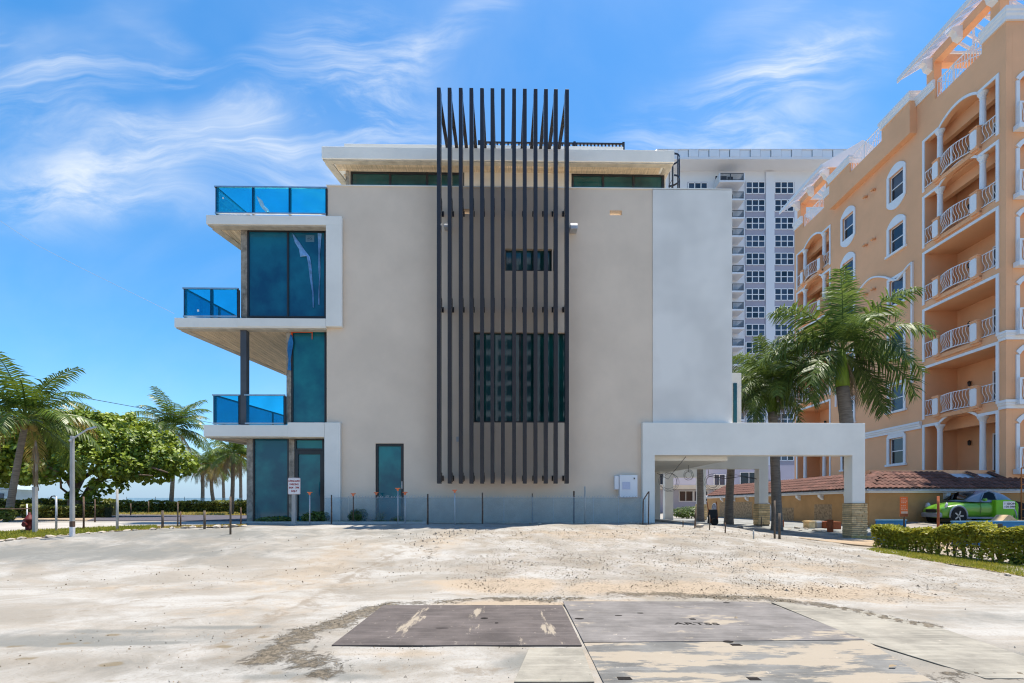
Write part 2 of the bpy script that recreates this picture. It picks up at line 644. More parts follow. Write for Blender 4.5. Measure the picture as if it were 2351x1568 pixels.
M['lens'] = mat('lamp_lens', (0.55, 0.57, 0.6), 0.15, 0.05, 5, spec=0.6)
M['blueboard'] = mat('blue_board', (0.015, 0.15, 0.34), 0.5, 0.12, 3.0)
M['signwhite'] = mat('sign_white', (0.72, 0.70, 0.70), 0.45, 0.03, 10)
M['signred'] = mat('sign_red', (0.32, 0.03, 0.03), 0.5, 0.05, 10)
M['signorange'] = mat('orange_sign_face', (0.72, 0.13, 0.02), 0.5, 0.08, 6)
M['ink'] = mat('dark_print', (0.03, 0.03, 0.035), 0.6, 0.05, 10)
M['cap'] = mat('orange_plastic_cap', (0.78, 0.20, 0.08), 0.5, 0.08, 10)
M['rust'] = mat('rusty_steel', (0.12, 0.075, 0.05), 0.85, 0.35, 14, 0.3, 60)
M['postwood'] = mat('weathered_wood_post', (0.13, 0.10, 0.075), 0.9, 0.35, 10, 0.4, 50, stretch=(3, 3, 0.6))
M['concrete'] = mat('pale_concrete', (0.46, 0.45, 0.42), 0.9, 0.10, 4.0, 0.3, 60)
M['pole'] = mat('concrete_pole', (0.38, 0.375, 0.355), 0.85, 0.14, 2.0, 0.25, 50)
M['bark'] = mat('palm_bark', (0.23, 0.19, 0.15), 0.95, 0.30, 4.0, 0.6, 14, stretch=(1, 1, 9))
M['bark_grey'] = mat('royal_palm_bark', (0.20, 0.17, 0.145), 0.9, 0.25, 3.0, 0.4, 10, stretch=(1, 1, 7))
M['treebark'] = mat('tree_bark', (0.17, 0.125, 0.09), 0.95, 0.3, 6.0, 0.7, 25)
M['shaft'] = mat('green_crownshaft', (0.17, 0.26, 0.025), 0.45, 0.25, 2.5, stretch=(4, 4, 0.6))
M['frond'] = leaf_mat('coconut_frond', (0.030, 0.078, 0.012), (0.14, 0.20, 0.022), 0.25, 0.42)
M['royal'] = leaf_mat('royal_palm_frond', (0.032, 0.074, 0.016), (0.14, 0.20, 0.038), 0.3, 0.48, spec=0.35)
M['yfrond'] = leaf_mat('yellowing_frond', (0.22, 0.19, 0.03), (0.36, 0.26, 0.07), 0.3, 0.5)
M['dead'] = leaf_mat('dead_frond', (0.22, 0.15, 0.08), (0.36, 0.27, 0.16), 0.15, 0.8)
M['grape'] = leaf_mat('round_sea_leaf', (0.055, 0.110, 0.010), (0.27, 0.34, 0.032), 0.22, 0.45, 0.8)
M['hedge'] = leaf_mat('hedge_leaf', (0.12, 0.15, 0.014), (0.54, 0.51, 0.05), 0.40, 0.45, 1.5)
M['hedge_far'] = leaf_mat('far_hedge_leaf', (0.06, 0.09, 0.012), (0.24, 0.25, 0.03), 0.3, 0.5)
M['twig'] = mat('twigs', (0.035, 0.04, 0.012), 0.9, 0.5, 9, 0.6, 20)
M['shrub'] = leaf_mat('shrub_leaf', (0.035, 0.075, 0.015), (0.12, 0.17, 0.03), 0.3, 0.4)
M['grass'] = leaf_mat('grass_blade', (0.13, 0.17, 0.015), (0.36, 0.35, 0.05), 0.35, 0.6, 2.0)
M['drygrass'] = leaf_mat('dry_grass', (0.28, 0.25, 0.06), (0.45, 0.37, 0.12), 0.3, 0.7, 2.0)
M['asphalt'] = mat('asphalt', (0.085, 0.078, 0.092), 0.9, 0.15, 3.0, 0.3, 80)
M['paving'] = mat('sandy_paving', (0.36, 0.33, 0.29), 0.9, 0.12, 1.2, 0.2, 50)
M['soil'] = mat('sandy_soil', (0.32, 0.24, 0.16), 0.95, 0.2, 2.0, 0.5, 30)
M['patio'] = mat('wet_grey_slab', (0.23, 0.235, 0.225), 0.85, 0.3, 1.4, 0.3, 40)
M['water'] = mat('sea_water', (0.02, 0.10, 0.13), 0.08, 0.1, 0.05, 0.6, 1.2)
M['hut'] = mat('pale_blue_boards', (0.50, 0.62, 0.70), 0.8, 0.05, 2)
M['rock'] = mat('pale_rubble', (0.38, 0.33, 0.27), 0.95, 0.25, 5.0, 0.6, 20, objvar=0.25)
M['redblock'] = mat('red_clay_block', (0.30, 0.085, 0.035), 0.9, 0.2, 6, 0.4, 40)
M['hydrant'] = mat('red_paint', (0.10, 0.010, 0.010), 0.6, 0.1, 5)
M['coil'] = mat('grey_wire', (0.10, 0.09, 0.08), 0.6, 0.1, 5)
M['cable'] = mat('black_cable', (0.02, 0.02, 0.022), 0.6, 0.1, 5)
M['plank'] = mat('raw_timber', (0.50, 0.37, 0.22), 0.8, 0.2, 4.0, objvar=0.15)
# ------------------------------------------------------------------ ground, sea, roads
def poly_dist(X, Y, pts):
    d = np.full(X.shape, 1e9)
    for (ax, ay), (bx, by) in zip(pts[:-1], pts[1:]):
        vx, vy = bx - ax, by - ay
        t = np.clip(((X - ax) * vx + (Y - ay) * vy) / (vx * vx + vy * vy + 1e-9), 0, 1)
        d = np.minimum(d, np.hypot(X - ax - t * vx, Y - ay - t * vy))
    return d


def sstep(a, b, x):
    t = np.clip((x - a) / (b - a), 0, 1)
    return t * t * (3 - 2 * t)


def gpl(*pts):
    return [tuple(gp(*p)[:2]) for p in pts]


def build_ground():
    def steps(a, b, d):
        return list(np.arange(a, b, d))
    xs = [-3000, -1200, -500, -250, -140, -95] + steps(-75, -40, 2.0) + steps(-40, -15, 0.7) + steps(-15, 15, 0.075) + steps(15, 42, 0.7) + [46, 52, 60, 75, 100, 140, 220, 400, 900, 3000]
    ys = [-3000, -900, -300, -100, -40, -15, -6, -2, 0.5, 2] + steps(3, 9, 0.05) + steps(9, 18, 0.09) + steps(18, 40, 0.6) + [43, 47, 52, 58, 66, 80, 100, 140, 220, 400, 900, 3000]
    xs, ys = np.array(xs), np.array(ys)
    X, Y = np.meshgrid(xs, ys)
    S = sstep(8, 17, Y)
    r = sstep(5.5, 12, X)
    lo = 0.25 * S + 0.22 * sstep(19, 26, Y) + 0.32 * sstep(17.5, 21.5, Y) * sstep(16.5, 19.5, X)
    Z = 0.85 * S * (1 - r) + lo * r - 5.0 * sstep(-46, -60, X)
    rng = np.random.default_rng(3)
    near = (np.abs(X) < 15) & (Y > 2.5) & (Y < 18)
    bump = np.zeros_like(X)
    for k in range(26):
        a, f = rng.uniform(0, 6.28), rng.uniform(0.7, 7)
        bump += 0.010 / f * np.sin((X * math.cos(a) + Y * math.sin(a)) * f * 2 + rng.uniform(0, 6.28))
    grow = sstep(6.6, 7.6, Y)
    Z = Z + np.where(near, bump * (0.15 + 0.85 * grow), 0)
    A = {}
    dirt = np.zeros_like(X)
    for pts, w, amp in ((gpl((600, 1520), (650, 1490), (700, 1452), (770, 1436), (830, 1408), (895, 1388)), .27, 1.0),
                        (gpl((640, 1500), (700, 1515), (745, 1538)), .30, .8),
                        (gpl((960, 1384), (1060, 1379), (1180, 1376), (1330, 1372)), .2, .8),
                        (gpl((1420, 1366), (1560, 1366), (1700, 1370), (1790, 1378)), .3, .85),
                        (gpl((1740, 1371), (1850, 1388), (1950, 1400), (2050, 1424), (2130, 1438)), .2, 1.0),
                        (gpl((980, 1290), (1000, 1262), (1030, 1240), (1050, 1222)), .30, .45),
                        (gpl((2100, 1568), (2230, 1545), (2351, 1552)), .16, .7)):
        d = poly_dist(X, Y, pts)
        dirt = np.maximum(dirt, amp * np.exp(-(d / w) ** 2))
    A['dirt'] = dirt
    Z = Z + 0.03 * dirt * (np.sin(X * 31) * np.sin(Y * 27) * .5 + .5)
    tan = np.zeros_like(X)
    for (px, py), rx, ry, amp in (((1150, 1345), 1.5, .7, 1.0), ((1500, 1352), 2.4, .7, .9), ((1900, 1360), 2.2, .9, .75), ((1250, 1385), 1.6, .35, .9),
                                  ((1020, 1235), 1.0, 2.4, .5), ((1800, 1300), 3.5, 1.2, .45), ((690, 1340), 2.4, .6, .45), ((330, 1350), 2.2, .4, .4),
                                  ((1450, 1520), 1.0, .5, .6), ((580, 1520), .22, .12, .9), ((900, 1500), .9, .2, .5), ((1400, 1225), 4, 1.5, .5), ((2000, 1250), 2.0, 2.2, .7), ((760, 1290), 1.2, 3.5, .5), ((300, 1530), 2.5, .5, .4), ((560, 1400), 2.0, .8, .35)):
        c = gp(px, py)
        tan = np.maximum(tan, amp * np.exp(-(((X - c.x) / rx) ** 2 + ((Y - c.y) / ry) ** 2)))
    A['tan'] = tan
    grey = np.zeros_like(X)
    for (px, py), rx, ry, amp in (((150, 1268), 6.5, 1.5, .8), ((420, 1225), 6, 1.6, .7), ((900, 1222), 3, 1.6, .5), ((150, 1468), 1.6, .33, .9), ((620, 1530), 2.0, .6, .35),
                                  ((250, 1450), 1.2, .16, .8), ((120, 1478), 1.3, .12, 1.3), ((520, 1440), 1.0, .12, .9), ((700, 1555), .9, .12, .9), ((330, 1476), .8, .07, 1.0), ((420, 1530), 3.2, .55, .55), ((500, 1470), 4.5, .9, .42), ((800, 1300), 3.0, 1.6, .32), ((2200, 1500), 1.2, .7, .6), ((1950, 1420), 1.0, .6, .6), ((1230, 1520), .55, .35, .8), ((2300, 1420), 1.5, .5, .5)):
        c = gp(px, py)
        grey = np.maximum(grey, amp * np.exp(-(((X - c.x) / rx) ** 2 + ((Y - c.y) / ry) ** 2)))
    A['grey'] = grey
    trk = np.zeros_like(X)
    for pts, w, amp in ((gpl((480, 1490), (560, 1458), (640, 1415), (730, 1365), (820, 1312), (930, 1265)), .07, 1.0),
                        (gpl((300, 1440), (450, 1415), (600, 1375), (760, 1322), (900, 1272), (1000, 1235)), .22, .6),
                        (gpl((560, 1568), (640, 1500), (760, 1420), (870, 1330), (960, 1280)), .06, .5),
                        (gpl((480, 1500), (600, 1440), (720, 1380), (860, 1300), (960, 1240)), .45, .62),
                        (gpl((200, 1400), (500, 1345), (800, 1280), (940, 1235)), .30, .5),
                        (gpl((700, 1568), (900, 1530), (1180, 1540)), .20, .55),
                        (gpl((30, 1350), (250, 1352), (500, 1338), (620, 1335)), .16, .5),
                        (gpl((0, 1420), (300, 1400), (520, 1380)), .25, .4)):
        d = poly_dist(X, Y, pts)
        trk = np.maximum(trk, amp * np.exp(-(d / w) ** 2))
    A['track'] = trk
    gpos = np.array([gp(1000, 1400)[0]])
    grav = sstep(-1.2, 0.4, X + 0.16 * (Y - 7)) * sstep(6.9, 7.8, Y) * (1 - sstep(15, 20, Y))
    A['gravel'] = np.maximum(grav, 0.12)
    c = gp(330, 1500)
    A['spots'] = np.exp(-(((X - c.x) / 1.9) ** 2 + ((Y - c.y) / .95) ** 2))
    n, m = X.shape
    V = np.stack([X, Y, Z], -1).reshape(-1, 3)
    i = np.arange(n * m).reshape(n, m)
    Q = np.stack([i[:-1, :-1], i[:-1, 1:], i[1:, 1:], i[1:, :-1]], -1).reshape(-1, 4)
    me = bpy.data.meshes.new('ground')
    me.vertices.add(len(V))
    me.vertices.foreach_set('co', V.ravel().astype(np.float32))
    me.loops.add(Q.size)
    me.loops.foreach_set('vertex_index', Q.ravel().astype(np.int32))
    me.polygons.add(len(Q))
    me.polygons.foreach_set('loop_start', (np.arange(len(Q)) * 4).astype(np.int32))
    me.update(calc_edges=True)
    me.polygons.foreach_set('use_smooth', [True] * len(Q))
    for k, arr in A.items():
        a = me.attributes.new(k, 'FLOAT', 'POINT')
        a.data.foreach_set('value', arr.ravel().astype(np.float32))
    o = bpy.data.objects.new('ground', me)
    link(o)
    tag(o, kind='structure')
    return o


def ground_material():
    m, nt, N, L, P = new_mat('worn_sandy_lot')
    geo = N.new('ShaderNodeNewGeometry')
    pos = geo.outputs['Position']

    def nz(scale, detail=5, rough=0.6, dist=0.0, st=None, rot=0.0):
        n = N.new('ShaderNodeTexNoise')
        n.inputs['Scale'].default_value = scale
        n.inputs['Detail'].default_value = detail
        n.inputs['Roughness'].default_value = rough
        n.inputs['Distortion'].default_value = dist
        mp = N.new('ShaderNodeMapping')
        mp.inputs['Scale'].default_value = st or (1, 1, 1)
        mp.inputs['Rotation'].default_value = (0, 0, rot)
        L.new(pos, mp.inputs[0])
        L.new(mp.outputs[0], n.inputs['Vector'])
        return n.outputs[0]

    def rng(v, a, b, c=0.0, d=1.0):
        n = N.new('ShaderNodeMapRange')
        n.interpolation_type = 'SMOOTHSTEP'
        for i, s in enumerate((a, b, c, d)):
            n.inputs[i + 1].default_value = s
        L.new(v, n.inputs[0])
        return n.outputs[0]

    def ma(op, a, b=None):
        n = N.new('ShaderNodeMath')
        n.operation = op
        n.use_clamp = True
        for i, s in enumerate((a, b)):
            if s is None:
                continue
            if isinstance(s, (int, float)):
                n.inputs[i].default_value = s
            else:
                L.new(s, n.inputs[i])
        return n.outputs[0]

    def at_(k):
        n = N.new('ShaderNodeAttribute')
        n.attribute_name = k
        return n.outputs['Fac']

    def mix(f, a, b):
        n = N.new('ShaderNodeMix')
        n.data_type = 'RGBA'
        L.new(f, n.inputs['Factor'])
        for k, s in (('A', a), ('B', b)):
            if isinstance(s, tuple):
                n.inputs[k].default_value = (*s, 1)
            else:
                L.new(s, n.inputs[k])
        return n.outputs['Result']

    def N_add(ma, a, n):
        q = N.new('ShaderNodeMath')
        q.operation = 'MULTIPLY_ADD'
        q.inputs[1].default_value = 1.9
        q.inputs[2].default_value = -.95
        L.new(n, q.inputs[0])
        r_ = N.new('ShaderNodeMath')
        r_.operation = 'MULTIPLY_ADD'
        r_.inputs[1].default_value = .50
        L.new(a, r_.inputs[0])
        L.new(q.outputs[0], r_.inputs[2])
        t_ = N.new('ShaderNodeMath')          # only where some soil lies at all
        t_.operation = 'MULTIPLY'
        L.new(r_.outputs[0], t_.inputs[0])
        L.new(rng(a, .04, .3), t_.inputs[1])
        return t_.outputs[0]

    pale = mix(rng(nz(0.55, 7, .65, .6, (1, 1.5, 1)), .36, .64), (0.245, 0.222, 0.188), (0.375, 0.358, 0.330))
    streak = rng(nz(0.9, 7, .7, .3, (.28, 1.6, 1), R(-33)), .47, .66)
    col = mix(ma('MULTIPLY', streak, 0.85), pale, (0.295, 0.262, 0.22))
    fine = nz(26, 6, .7)
    col = mix(rng(fine, .52, .66, 0, .6), col, (0.245, 0.215, 0.18))
    # sandy soil, dull grey wash, tyre marks
    rag = nz(1.7, 8, .68, .4)
    rag2 = nz(4.5, 7, .7)
    col = mix(rng(ma('ADD', ma('MULTIPLY', at_('tan'), .75), ma('SUBTRACT', rag, .42)), .22, .60, 0, .9), col, (0.345, 0.275, 0.20))
    col = mix(rng(ma('ADD', ma('MULTIPLY', at_('grey'), .72), ma('SUBTRACT', rag, .40)), .22, .70, 0, .9), col, (0.165, 0.165, 0.152))
    col = mix(rng(N_add(ma, at_('track'), nz(3.1, 9, .75, .5)), .20, .52, 0, .7), col, (0.20, 0.165, 0.125))
    # fine gravel crumbs, coloured dark so they also read as bump shadow
    vo = N.new('ShaderNodeTexVoronoi')
    vo.inputs['Scale'].default_value = 20
    L.new(pos, vo.inputs['Vector'])
    crumb = ma('MULTIPLY', rng(vo.outputs['Distance'], .42, .20), rng(nz(3.2, 6, .75), .42, .56))
    crumb = ma('MULTIPLY', crumb, at_('gravel'))
    col = mix(ma('MULTIPLY', crumb, .85), col, (0.085, 0.066, 0.047))
    rough_ = ma('MULTIPLY', ma('MULTIPLY', rng(nz(2.1, 9, .8, .5), .47, .60), at_('gravel')), .45)
    col = mix(rough_, col, (0.24, 0.195, 0.14))
    # drips of oil
    v2 = N.new('ShaderNodeTexVoronoi')
    v2.inputs['Scale'].default_value = 2.9
    mp = N.new('ShaderNodeMapping')
    mp.inputs['Scale'].default_value = (.7, 1.15, 1)
    L.new(pos, mp.inputs[0])
    wob = N.new('ShaderNodeMix')
    wob.data_type = 'VECTOR'
    wob.inputs['Factor'].default_value = .06
    nn = N.new('ShaderNodeTexNoise')
    nn.inputs['Scale'].default_value = 7
    L.new(pos, nn.inputs['Vector'])
    L.new(mp.outputs[0], wob.inputs['A'])
    L.new(nn.outputs['Color'], wob.inputs['B'])
    L.new(wob.outputs['Result'], v2.inputs['Vector'])
    sp_ = ma('MULTIPLY', rng(v2.outputs['Distance'], .26, .17), rng(nz(1.3, 2), .42, .50))
    sp_ = ma('MULTIPLY', sp_, rng(at_('spots'), .15, .45))
    col = mix(ma('MULTIPLY', sp_, .8), col, (0.17, 0.135, 0.085))
    # dark soil ridges
    dd = rng(N_add(ma, at_('dirt'), nz(4.2, 10, .82, .6)), .26, .44)
    soil = mix(rng(nz(17, 9, .8), .38, .64), (0.055, 0.046, 0.034), (0.20, 0.165, 0.12))
    col = mix(ma('MULTIPLY', dd, .92), col, soil)
    L.new(col, P.inputs['Base Color'])
    P.inputs['Roughness'].default_value = .95
    P.inputs['Specular IOR Level'].default_value = .15
    bp = N.new('ShaderNodeBump')
    bp.inputs['Strength'].default_value = .7
    bp.inputs['Distance'].default_value = .03
    hgt = ma('ADD', ma('MULTIPLY', fine, .45), ma('MULTIPLY', ma('ADD', crumb, dd), .45))
    L.new(hgt, bp.inputs['Height'])
    L.new(bp.outputs[0], P.inputs['Normal'])
    return m


G_ = build_ground()
G_.data.materials.append(ground_material())

sea = MB()
sea.add([(-4000, -4000, -1.6), (-44, -4000, -1.6), (-44, 6000, -1.6), (-4000, 6000, -1.6)], [(0, 1, 2, 3)])
sea.obj('sea', M['water'], kind='structure')


def drape(name, near, far, m, dz=0.01, n=24, k=4, thick=0.0, kind='structure'):
    """a strip laid on the ground between two lines of ground points"""
    def samp(pts, t):
        L_ = [0]
        for a, b in zip(pts[:-1], pts[1:]):
            L_.append(L_[-1] + math.hypot(b[0] - a[0], b[1] - a[1]))
        s = t * L_[-1]
        for i in range(len(pts) - 1):
            if s <= L_[i + 1] or i == len(pts) - 2:
                q = (s - L_[i]) / max(L_[i + 1] - L_[i], 1e-6)
                return (pts[i][0] + (pts[i + 1][0] - pts[i][0]) * q, pts[i][1] + (pts[i + 1][1] - pts[i][1]) * q)
    mb = MB()
    for i in range(n + 1):
        a, b = samp(near, i / n), samp(far, i / n)
        for j in range(k + 1):
            x, y = a[0] + (b[0] - a[0]) * j / k, a[1] + (b[1] - a[1]) * j / k
            mb.v.append((x, y, ground_z(x, y) + dz))
    for i in range(n):
        for j in range(k):
            p = i * (k + 1) + j
            mb.f.append((p, p + k + 1, p + k + 2, p + 1))
    if thick > 0:
        c = len(mb.v)
        for i in range(n + 1):
            x, y, z = mb.v[i * (k + 1)]
            mb.v.append((x, y, z - thick))
        for i in range(n):
            mb.f.append((i * (k + 1), c + i, c + i + 1, (i + 1) * (k + 1)))
    o = mb.obj(name, m, kind=kind)
    fixn(o)
    return o


def off(pts, d):
    """line moved away from the camera"""
    return [(x * (1 + d / max(math.hypot(x, y), .1)), y * (1 + d / max(math.hypot(x, y), .1))) for x, y in pts]


EDGE = gpl((-60, 1248), (0, 1243), (120, 1233), (250, 1222), (360, 1216), (470, 1211), (565, 1209))
# stones of the lot edge, low kerb pieces one by one
kerb = MB()
VERGE = gpl((-60, 1226), (0, 1223), (120, 1218), (250, 1212.5), (360, 1209.5), (470, 1207), (565, 1205.5))
drape('grass_verge', EDGE, VERGE, M['soil'], 0.02, 30, 3)
drape('pavement', off(VERGE, 0.02), off(VERGE, 2.4), M['paving'], 0.036, 30, 4)
drape('sandy_path', [(-34, 19.6), (-22, 20.0), (-13.6, 20.2)], [(-36, 24.5), (-24, 25.0), (-16, 24.6)], M['soil'], 0.012, 12, 3)
drape('road', [(-17.4, 19.6), (-13.5, 19.4), (-9.7, 19.5)], [(-28, 33), (-20, 31), (-14, 28.5)], M['asphalt'], 0.026, 14, 6)
drape('dry_lawn', [(-34, 33.5), (-24, 32.5), (-14.2, 30)], [(-38, 39), (-26, 39), (-18, 38)], M['drygrass'], 0.030, 10, 2)
drape('slab_pavement', [(6.0, 17.6), (11.5, 17.5), (17.15, 17.5)], [(7.5, 36), (12, 36), (17.15, 36)], M['patio'], 0.016, 14, 18, thick=.12)
drape('dirt_apron', [(9.2, 15.4), (11.5, 14.6), (13.0, 14.0)], [(10.5, 17.3), (14, 17.0), (17, 16.6)], M['soil'], 0.012, 10, 8, thick=.12)
# ------------------------------------------------------------------ the grey and white beach house
BX, BY, BA = (750 - 1175.5) / F * 17.74, 17.74, R(0.88)
B = Frame(BX, BY, BA)
Z0 = 0.85


def bu(px, v=0.0):
    return B.on_v(px, 1000, v)[0]


def bw(py, px=900, v=0.0):
    return B.on_v(px, py, v)[1]


house = thing('beach_house', 'unfinished beige and white three-storey house with tall dark fins on its blank wall', 'house', (BX, BY, 0), BA)


def part(mb, name, m, parent=house, **kw):
    return mb.obj(name, M[m] if isinstance(m, str) else m, parent, **kw)


TOP = bw(427, 750)
uE, uW = bu(1498), bu(1680)
SW, BWN, DR = (1160, 1267, 571, 622), (1088, 1300, 763, 970), (862, 927, 1018, 1196)


def hole(px0, px1, py0, py1):
    c = (px0 + px1) / 2
    return (bu(px0), bu(px1), bw(py1, c), bw(py0, c))


holes = [hole(*SW), hole(*BWN), hole(862, 927, 1018, 1215), hole(1064, 1079, 480, 491), hole(1400, 1428, 483, 494)]
mb = MB().wall('y', 0.0, 0.32, 0.0, uE, 0.3, TOP, holes)
part(mb, 'wall', 'beige')
# white wing of the same front, its back part and the body behind
mb = MB().box(uE + .002, -0.035, bw(974, 1590), uW, 0.32, TOP - 0.03)
part(mb, 'white_wall', 'white_patch')
mb = MB().box(uE + .05, 0.32, 3.2, uW - .012, 11, 12.2)
mb.box(uW - .3, 0.33, 12.2, uW - .012, 11, 13.1).box(0.3, 10.7, 12.2, uW - .35, 11, 13.1)
part(mb, 'rear_wall', 'white')
mb = MB().box(0.34, 0.33, 0.3, uE, 11, 12.18)
part(mb, 'core_wall', 'cream')
part(MB().box(0.34, .33, 12.181, uE, 10.6, 12.2), 'roof_deck', 'white')
mb = MB().box(uW + .02, 2.6, bw(972, 1690, 2.6), bu(1702, 2.6), 6, bw(856, 1690, 2.6))
part(mb, 'corner_column', 'white')
mb = MB().box(bu(1684, 2.55), 2.55, bw(972, 1690, 2.6) + .01, bu(1692, 2.55), 2.6, bw(880, 1690, 2.6))
part(mb, 'corner_glass', 'green')
# coping: thin pale edge along the parapet
mb = MB().box(-.01, -.03, TOP, uW, .36, TOP + .035)
part(mb, 'coping', 'white')

SK = 0.176          # the seaward ends run back at ten degrees


def slab(name, pxl, pxr, py0, py1, v0=-.15, v1=9.0, m='white', lip=True):
    uL, uR, wT, wB = bu(pxl, v0), bu(pxr, v0), bw(py0, pxl, v0), bw(py1, pxl, v0)
    pts = [(uL, v0), (uR, v0), (uR, v1), (uL + SK * (v1 - v0), v1)]
    o = part(MB().prism(pts, 'z', wB, wT), name, m, bevel=.012)
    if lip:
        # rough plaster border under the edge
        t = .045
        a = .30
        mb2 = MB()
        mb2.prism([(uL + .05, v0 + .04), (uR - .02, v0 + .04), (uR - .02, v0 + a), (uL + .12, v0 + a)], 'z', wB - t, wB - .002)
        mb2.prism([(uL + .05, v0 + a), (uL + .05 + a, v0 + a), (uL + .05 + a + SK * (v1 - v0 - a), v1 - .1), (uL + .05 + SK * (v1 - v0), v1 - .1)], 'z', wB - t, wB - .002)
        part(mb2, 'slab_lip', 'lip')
    return uL, uR, wT, wB


def boards(uL, uR, wB, v0, v1, wid=.165, edge=.42):
    """soffit boards run back from the street; each its own board"""
    n = int((uR - uL) / wid)
    for i in range(n):
        a = uL + i * wid
        e = min(v1, v0 + (a + wid - uL - edge) / SK + .6)
        if e < v0 + .3:
            continue
        part(MB().box(a + .006, v0 + .35, wB - .030, a + wid - .006, e, wB - .004), 'soffit_board', 'wood')


# top slab and its frame, middle slab, first slab
u3, _, w3t, w3b = slab('balcony_slab', 473, 784.5, 493, 514)
u2, _, w2t, w2b = slab('balcony_slab', 400, 748, 729, 751)
u1, _, w1t, w1b = slab('balcony_slab', 467, 744, 975, 1002)
boards(u3, bu(566), w3b, -.15, 7.5)
boards(u2, bu(668), w2b, -.15, 8.5)
boards(u1, bu(580), w1b, -.15, 7.5)
# drop strips: the frame's lower band and the thicker right part of the middle slab
part(MB().box(bu(748, -.16), -.16, bw(753, 770), bu(784.5, -.16), -.01, w3b - .003), 'frame_band', 'white', bevel=.01)
part(MB().box(bu(545, -.16), -.165, bw(753.5, 660), bu(747.6, -.16), .3, w2t - .004), 'frame_band', 'white', bevel=.01)
part(MB().box(bu(744.5, -.16), -.16, .5, bu(781, -.16), -.01, bw(971.5, 760)), 'frame_band', 'white', bevel=.01)
part(MB().box(bu(660, -.16), -.166, w1b - .01, bu(744, -.16), .25, bw(971.5, 700)), 'frame_band', 'white', bevel=.01)

# rough concrete columns and the slim steel post
VG = .21


def col(px0, px1, py0, py1, v0, v1, m, name='column'):
    return part(MB().box(bu(px0, v0), v0, bw(py1, px0, v0), bu(px1, v0), v1, bw(py0, px0, v0)), name, m, bevel=.008)


col(553, 567, 518, 729, VG - .02, VG + .3, 'raw')
col(657.5, 668, 754, 973, VG - .02, VG + .3, 'raw')
col(566, 580, 1003, 1206, VG - .02, VG + .3, 'raw')
col(663, 675.5, 1003, 1206, VG - .03, VG + .3, 'raw')
col(551.5, 565.5, 752, 975, -.02, .2, 'steel', 'steel_post')


def window(px0, px1, py0, py1, v, m, mull=(), fw=3.2, parent=house, name='window', th=.09, rows=()):
    """framed glazing: frame mesh with its panes as children; mull and rows in picture units"""
    u0, u1 = bu(px0, v), bu(px1, v)
    c = (px0 + px1) / 2
    wt, wb_ = bw(py0, c, v), bw(py1, c, v)
    f = (bu(px0 + fw, v) - u0)
    us = [u0 + f / 2] + [bu(x, v) for x in mull] + [u1 - f / 2]
    ws = [wb_ + f / 2] + [bw(y, c, v) for y in rows] + [wt - f / 2]
    fr = MB()
    for u in us:
        fr.box(u - f / 2, v, wb_, u + f / 2, v + th, wt)
    for w in ws:
        for a, b in zip(us[:-1], us[1:]):
            fr.box(a + f / 2, v + .004, w - f / 2, b - f / 2, v + th, w + f / 2)
    fo = part(fr, name, 'frame', parent, bevel=.006)
    for a, b in zip(us[:-1], us[1:]):
        for c0, c1 in zip(ws[:-1], ws[1:]):
            part(MB().box(a + f / 2 - .01, v + .045, c0 + f / 2 - .01, b - f / 2 + .01, v + .06, c1 - f / 2 + .01), 'pane', m, fo)
    return fo, us, ws


wu, us, ws = window(567, 748, 528, 729, VG, 'bluegl', mull=(660.5,), fw=4.2)
wm, _, _ = window(669, 748, 756, 972, VG, 'teal', fw=3.4)
wg, _, _ = window(580, 663.5, 1004, 1206, VG, 'teal', fw=4.0)
wt_, _, _ = window(675.5, 744, 1006, 1034, VG, 'teal', fw=4.5)
wd, _, _ = window(675.5, 744, 1034, 1206, VG, 'teal', fw=9, name='glass_door')
part(MB().box(bu(684, VG), VG - .03, bw(1128, 690), bu(685.5, VG), VG, bw(1110, 690)), 'door_handle', 'alu', wd)
# glazed return walls going back from the corner columns
for (px, wa, wb2) in ((560, w2t, w3b - .05), (662, w1t, w2b - .05), (573, Z0, w1b - .05)):
    u = bu(px, VG)
    mbp = MB()
    fr = MB()
    for i in range(4):
        a, b = VG + .32 + i * 2, VG + .28 + (i + 1) * 2
        mbp.prism([(u + SK * (a - VG), a), (u + SK * (b - VG), b), (u + SK * (b - VG) + .03, b), (u + SK * (a - VG) + .03, a)], 'z', wa, wb2)
        fr.box(u + SK * (b - VG) - .03, b - .04, wa, u + SK * (b - VG) + .08, b + .06, wb2)
    part(mbp, 'return_glass', 'teal')
    part(fr, 'return_frame', 'frame')
# windows in the blank front
window(*SW, .10, 'green', mull=(1184, 1224), fw=2.5)
window(*BWN, .10, 'green', mull=(1194,), fw=3.0)
wdr, _, _ = window(862, 927, 1018, 1204, .06, 'teal', fw=6.5, name='glass_door')
part(MB().box(bu(921.5), .02, bw(1122, 920), bu(923.5), .06, bw(1105, 920)), 'door_handle', 'alu', wdr)

# company mark stuck inside the upper pane, torn film, tape, cloth
lg = part(MB().box(bu(701, VG), VG + .034, bw(554, 710, VG), bu(720.5, VG), VG + .042, bw(539, 710, VG)), 'logo_sheet',
          mat('faded_logo_sheet', (0.10, 0.19, 0.25), .4, .05, 5))
inkm = mat('faded_logo_ink', (0.030, 0.075, 0.11), .5, .05, 5)
t = text_mesh('S', .185, inkm, 'logo', lg)
t.rotation_euler = (R(90), 0, 0)
t.location = (bu(713.8, VG), VG + .030, bw(546.6, 710, VG))
mbl = MB()
for k in (-1, 0, 1):
    mbl.box(bu(705, VG) + (.03 if k == 1 else 0), VG + .028, bw(546.6, 710, VG) + k * .055 - .01, bu(710.2, VG), VG + .033, bw(546.6, 710, VG) + k * .055 + .01)
part(mbl, 'logo', inkm, lg)


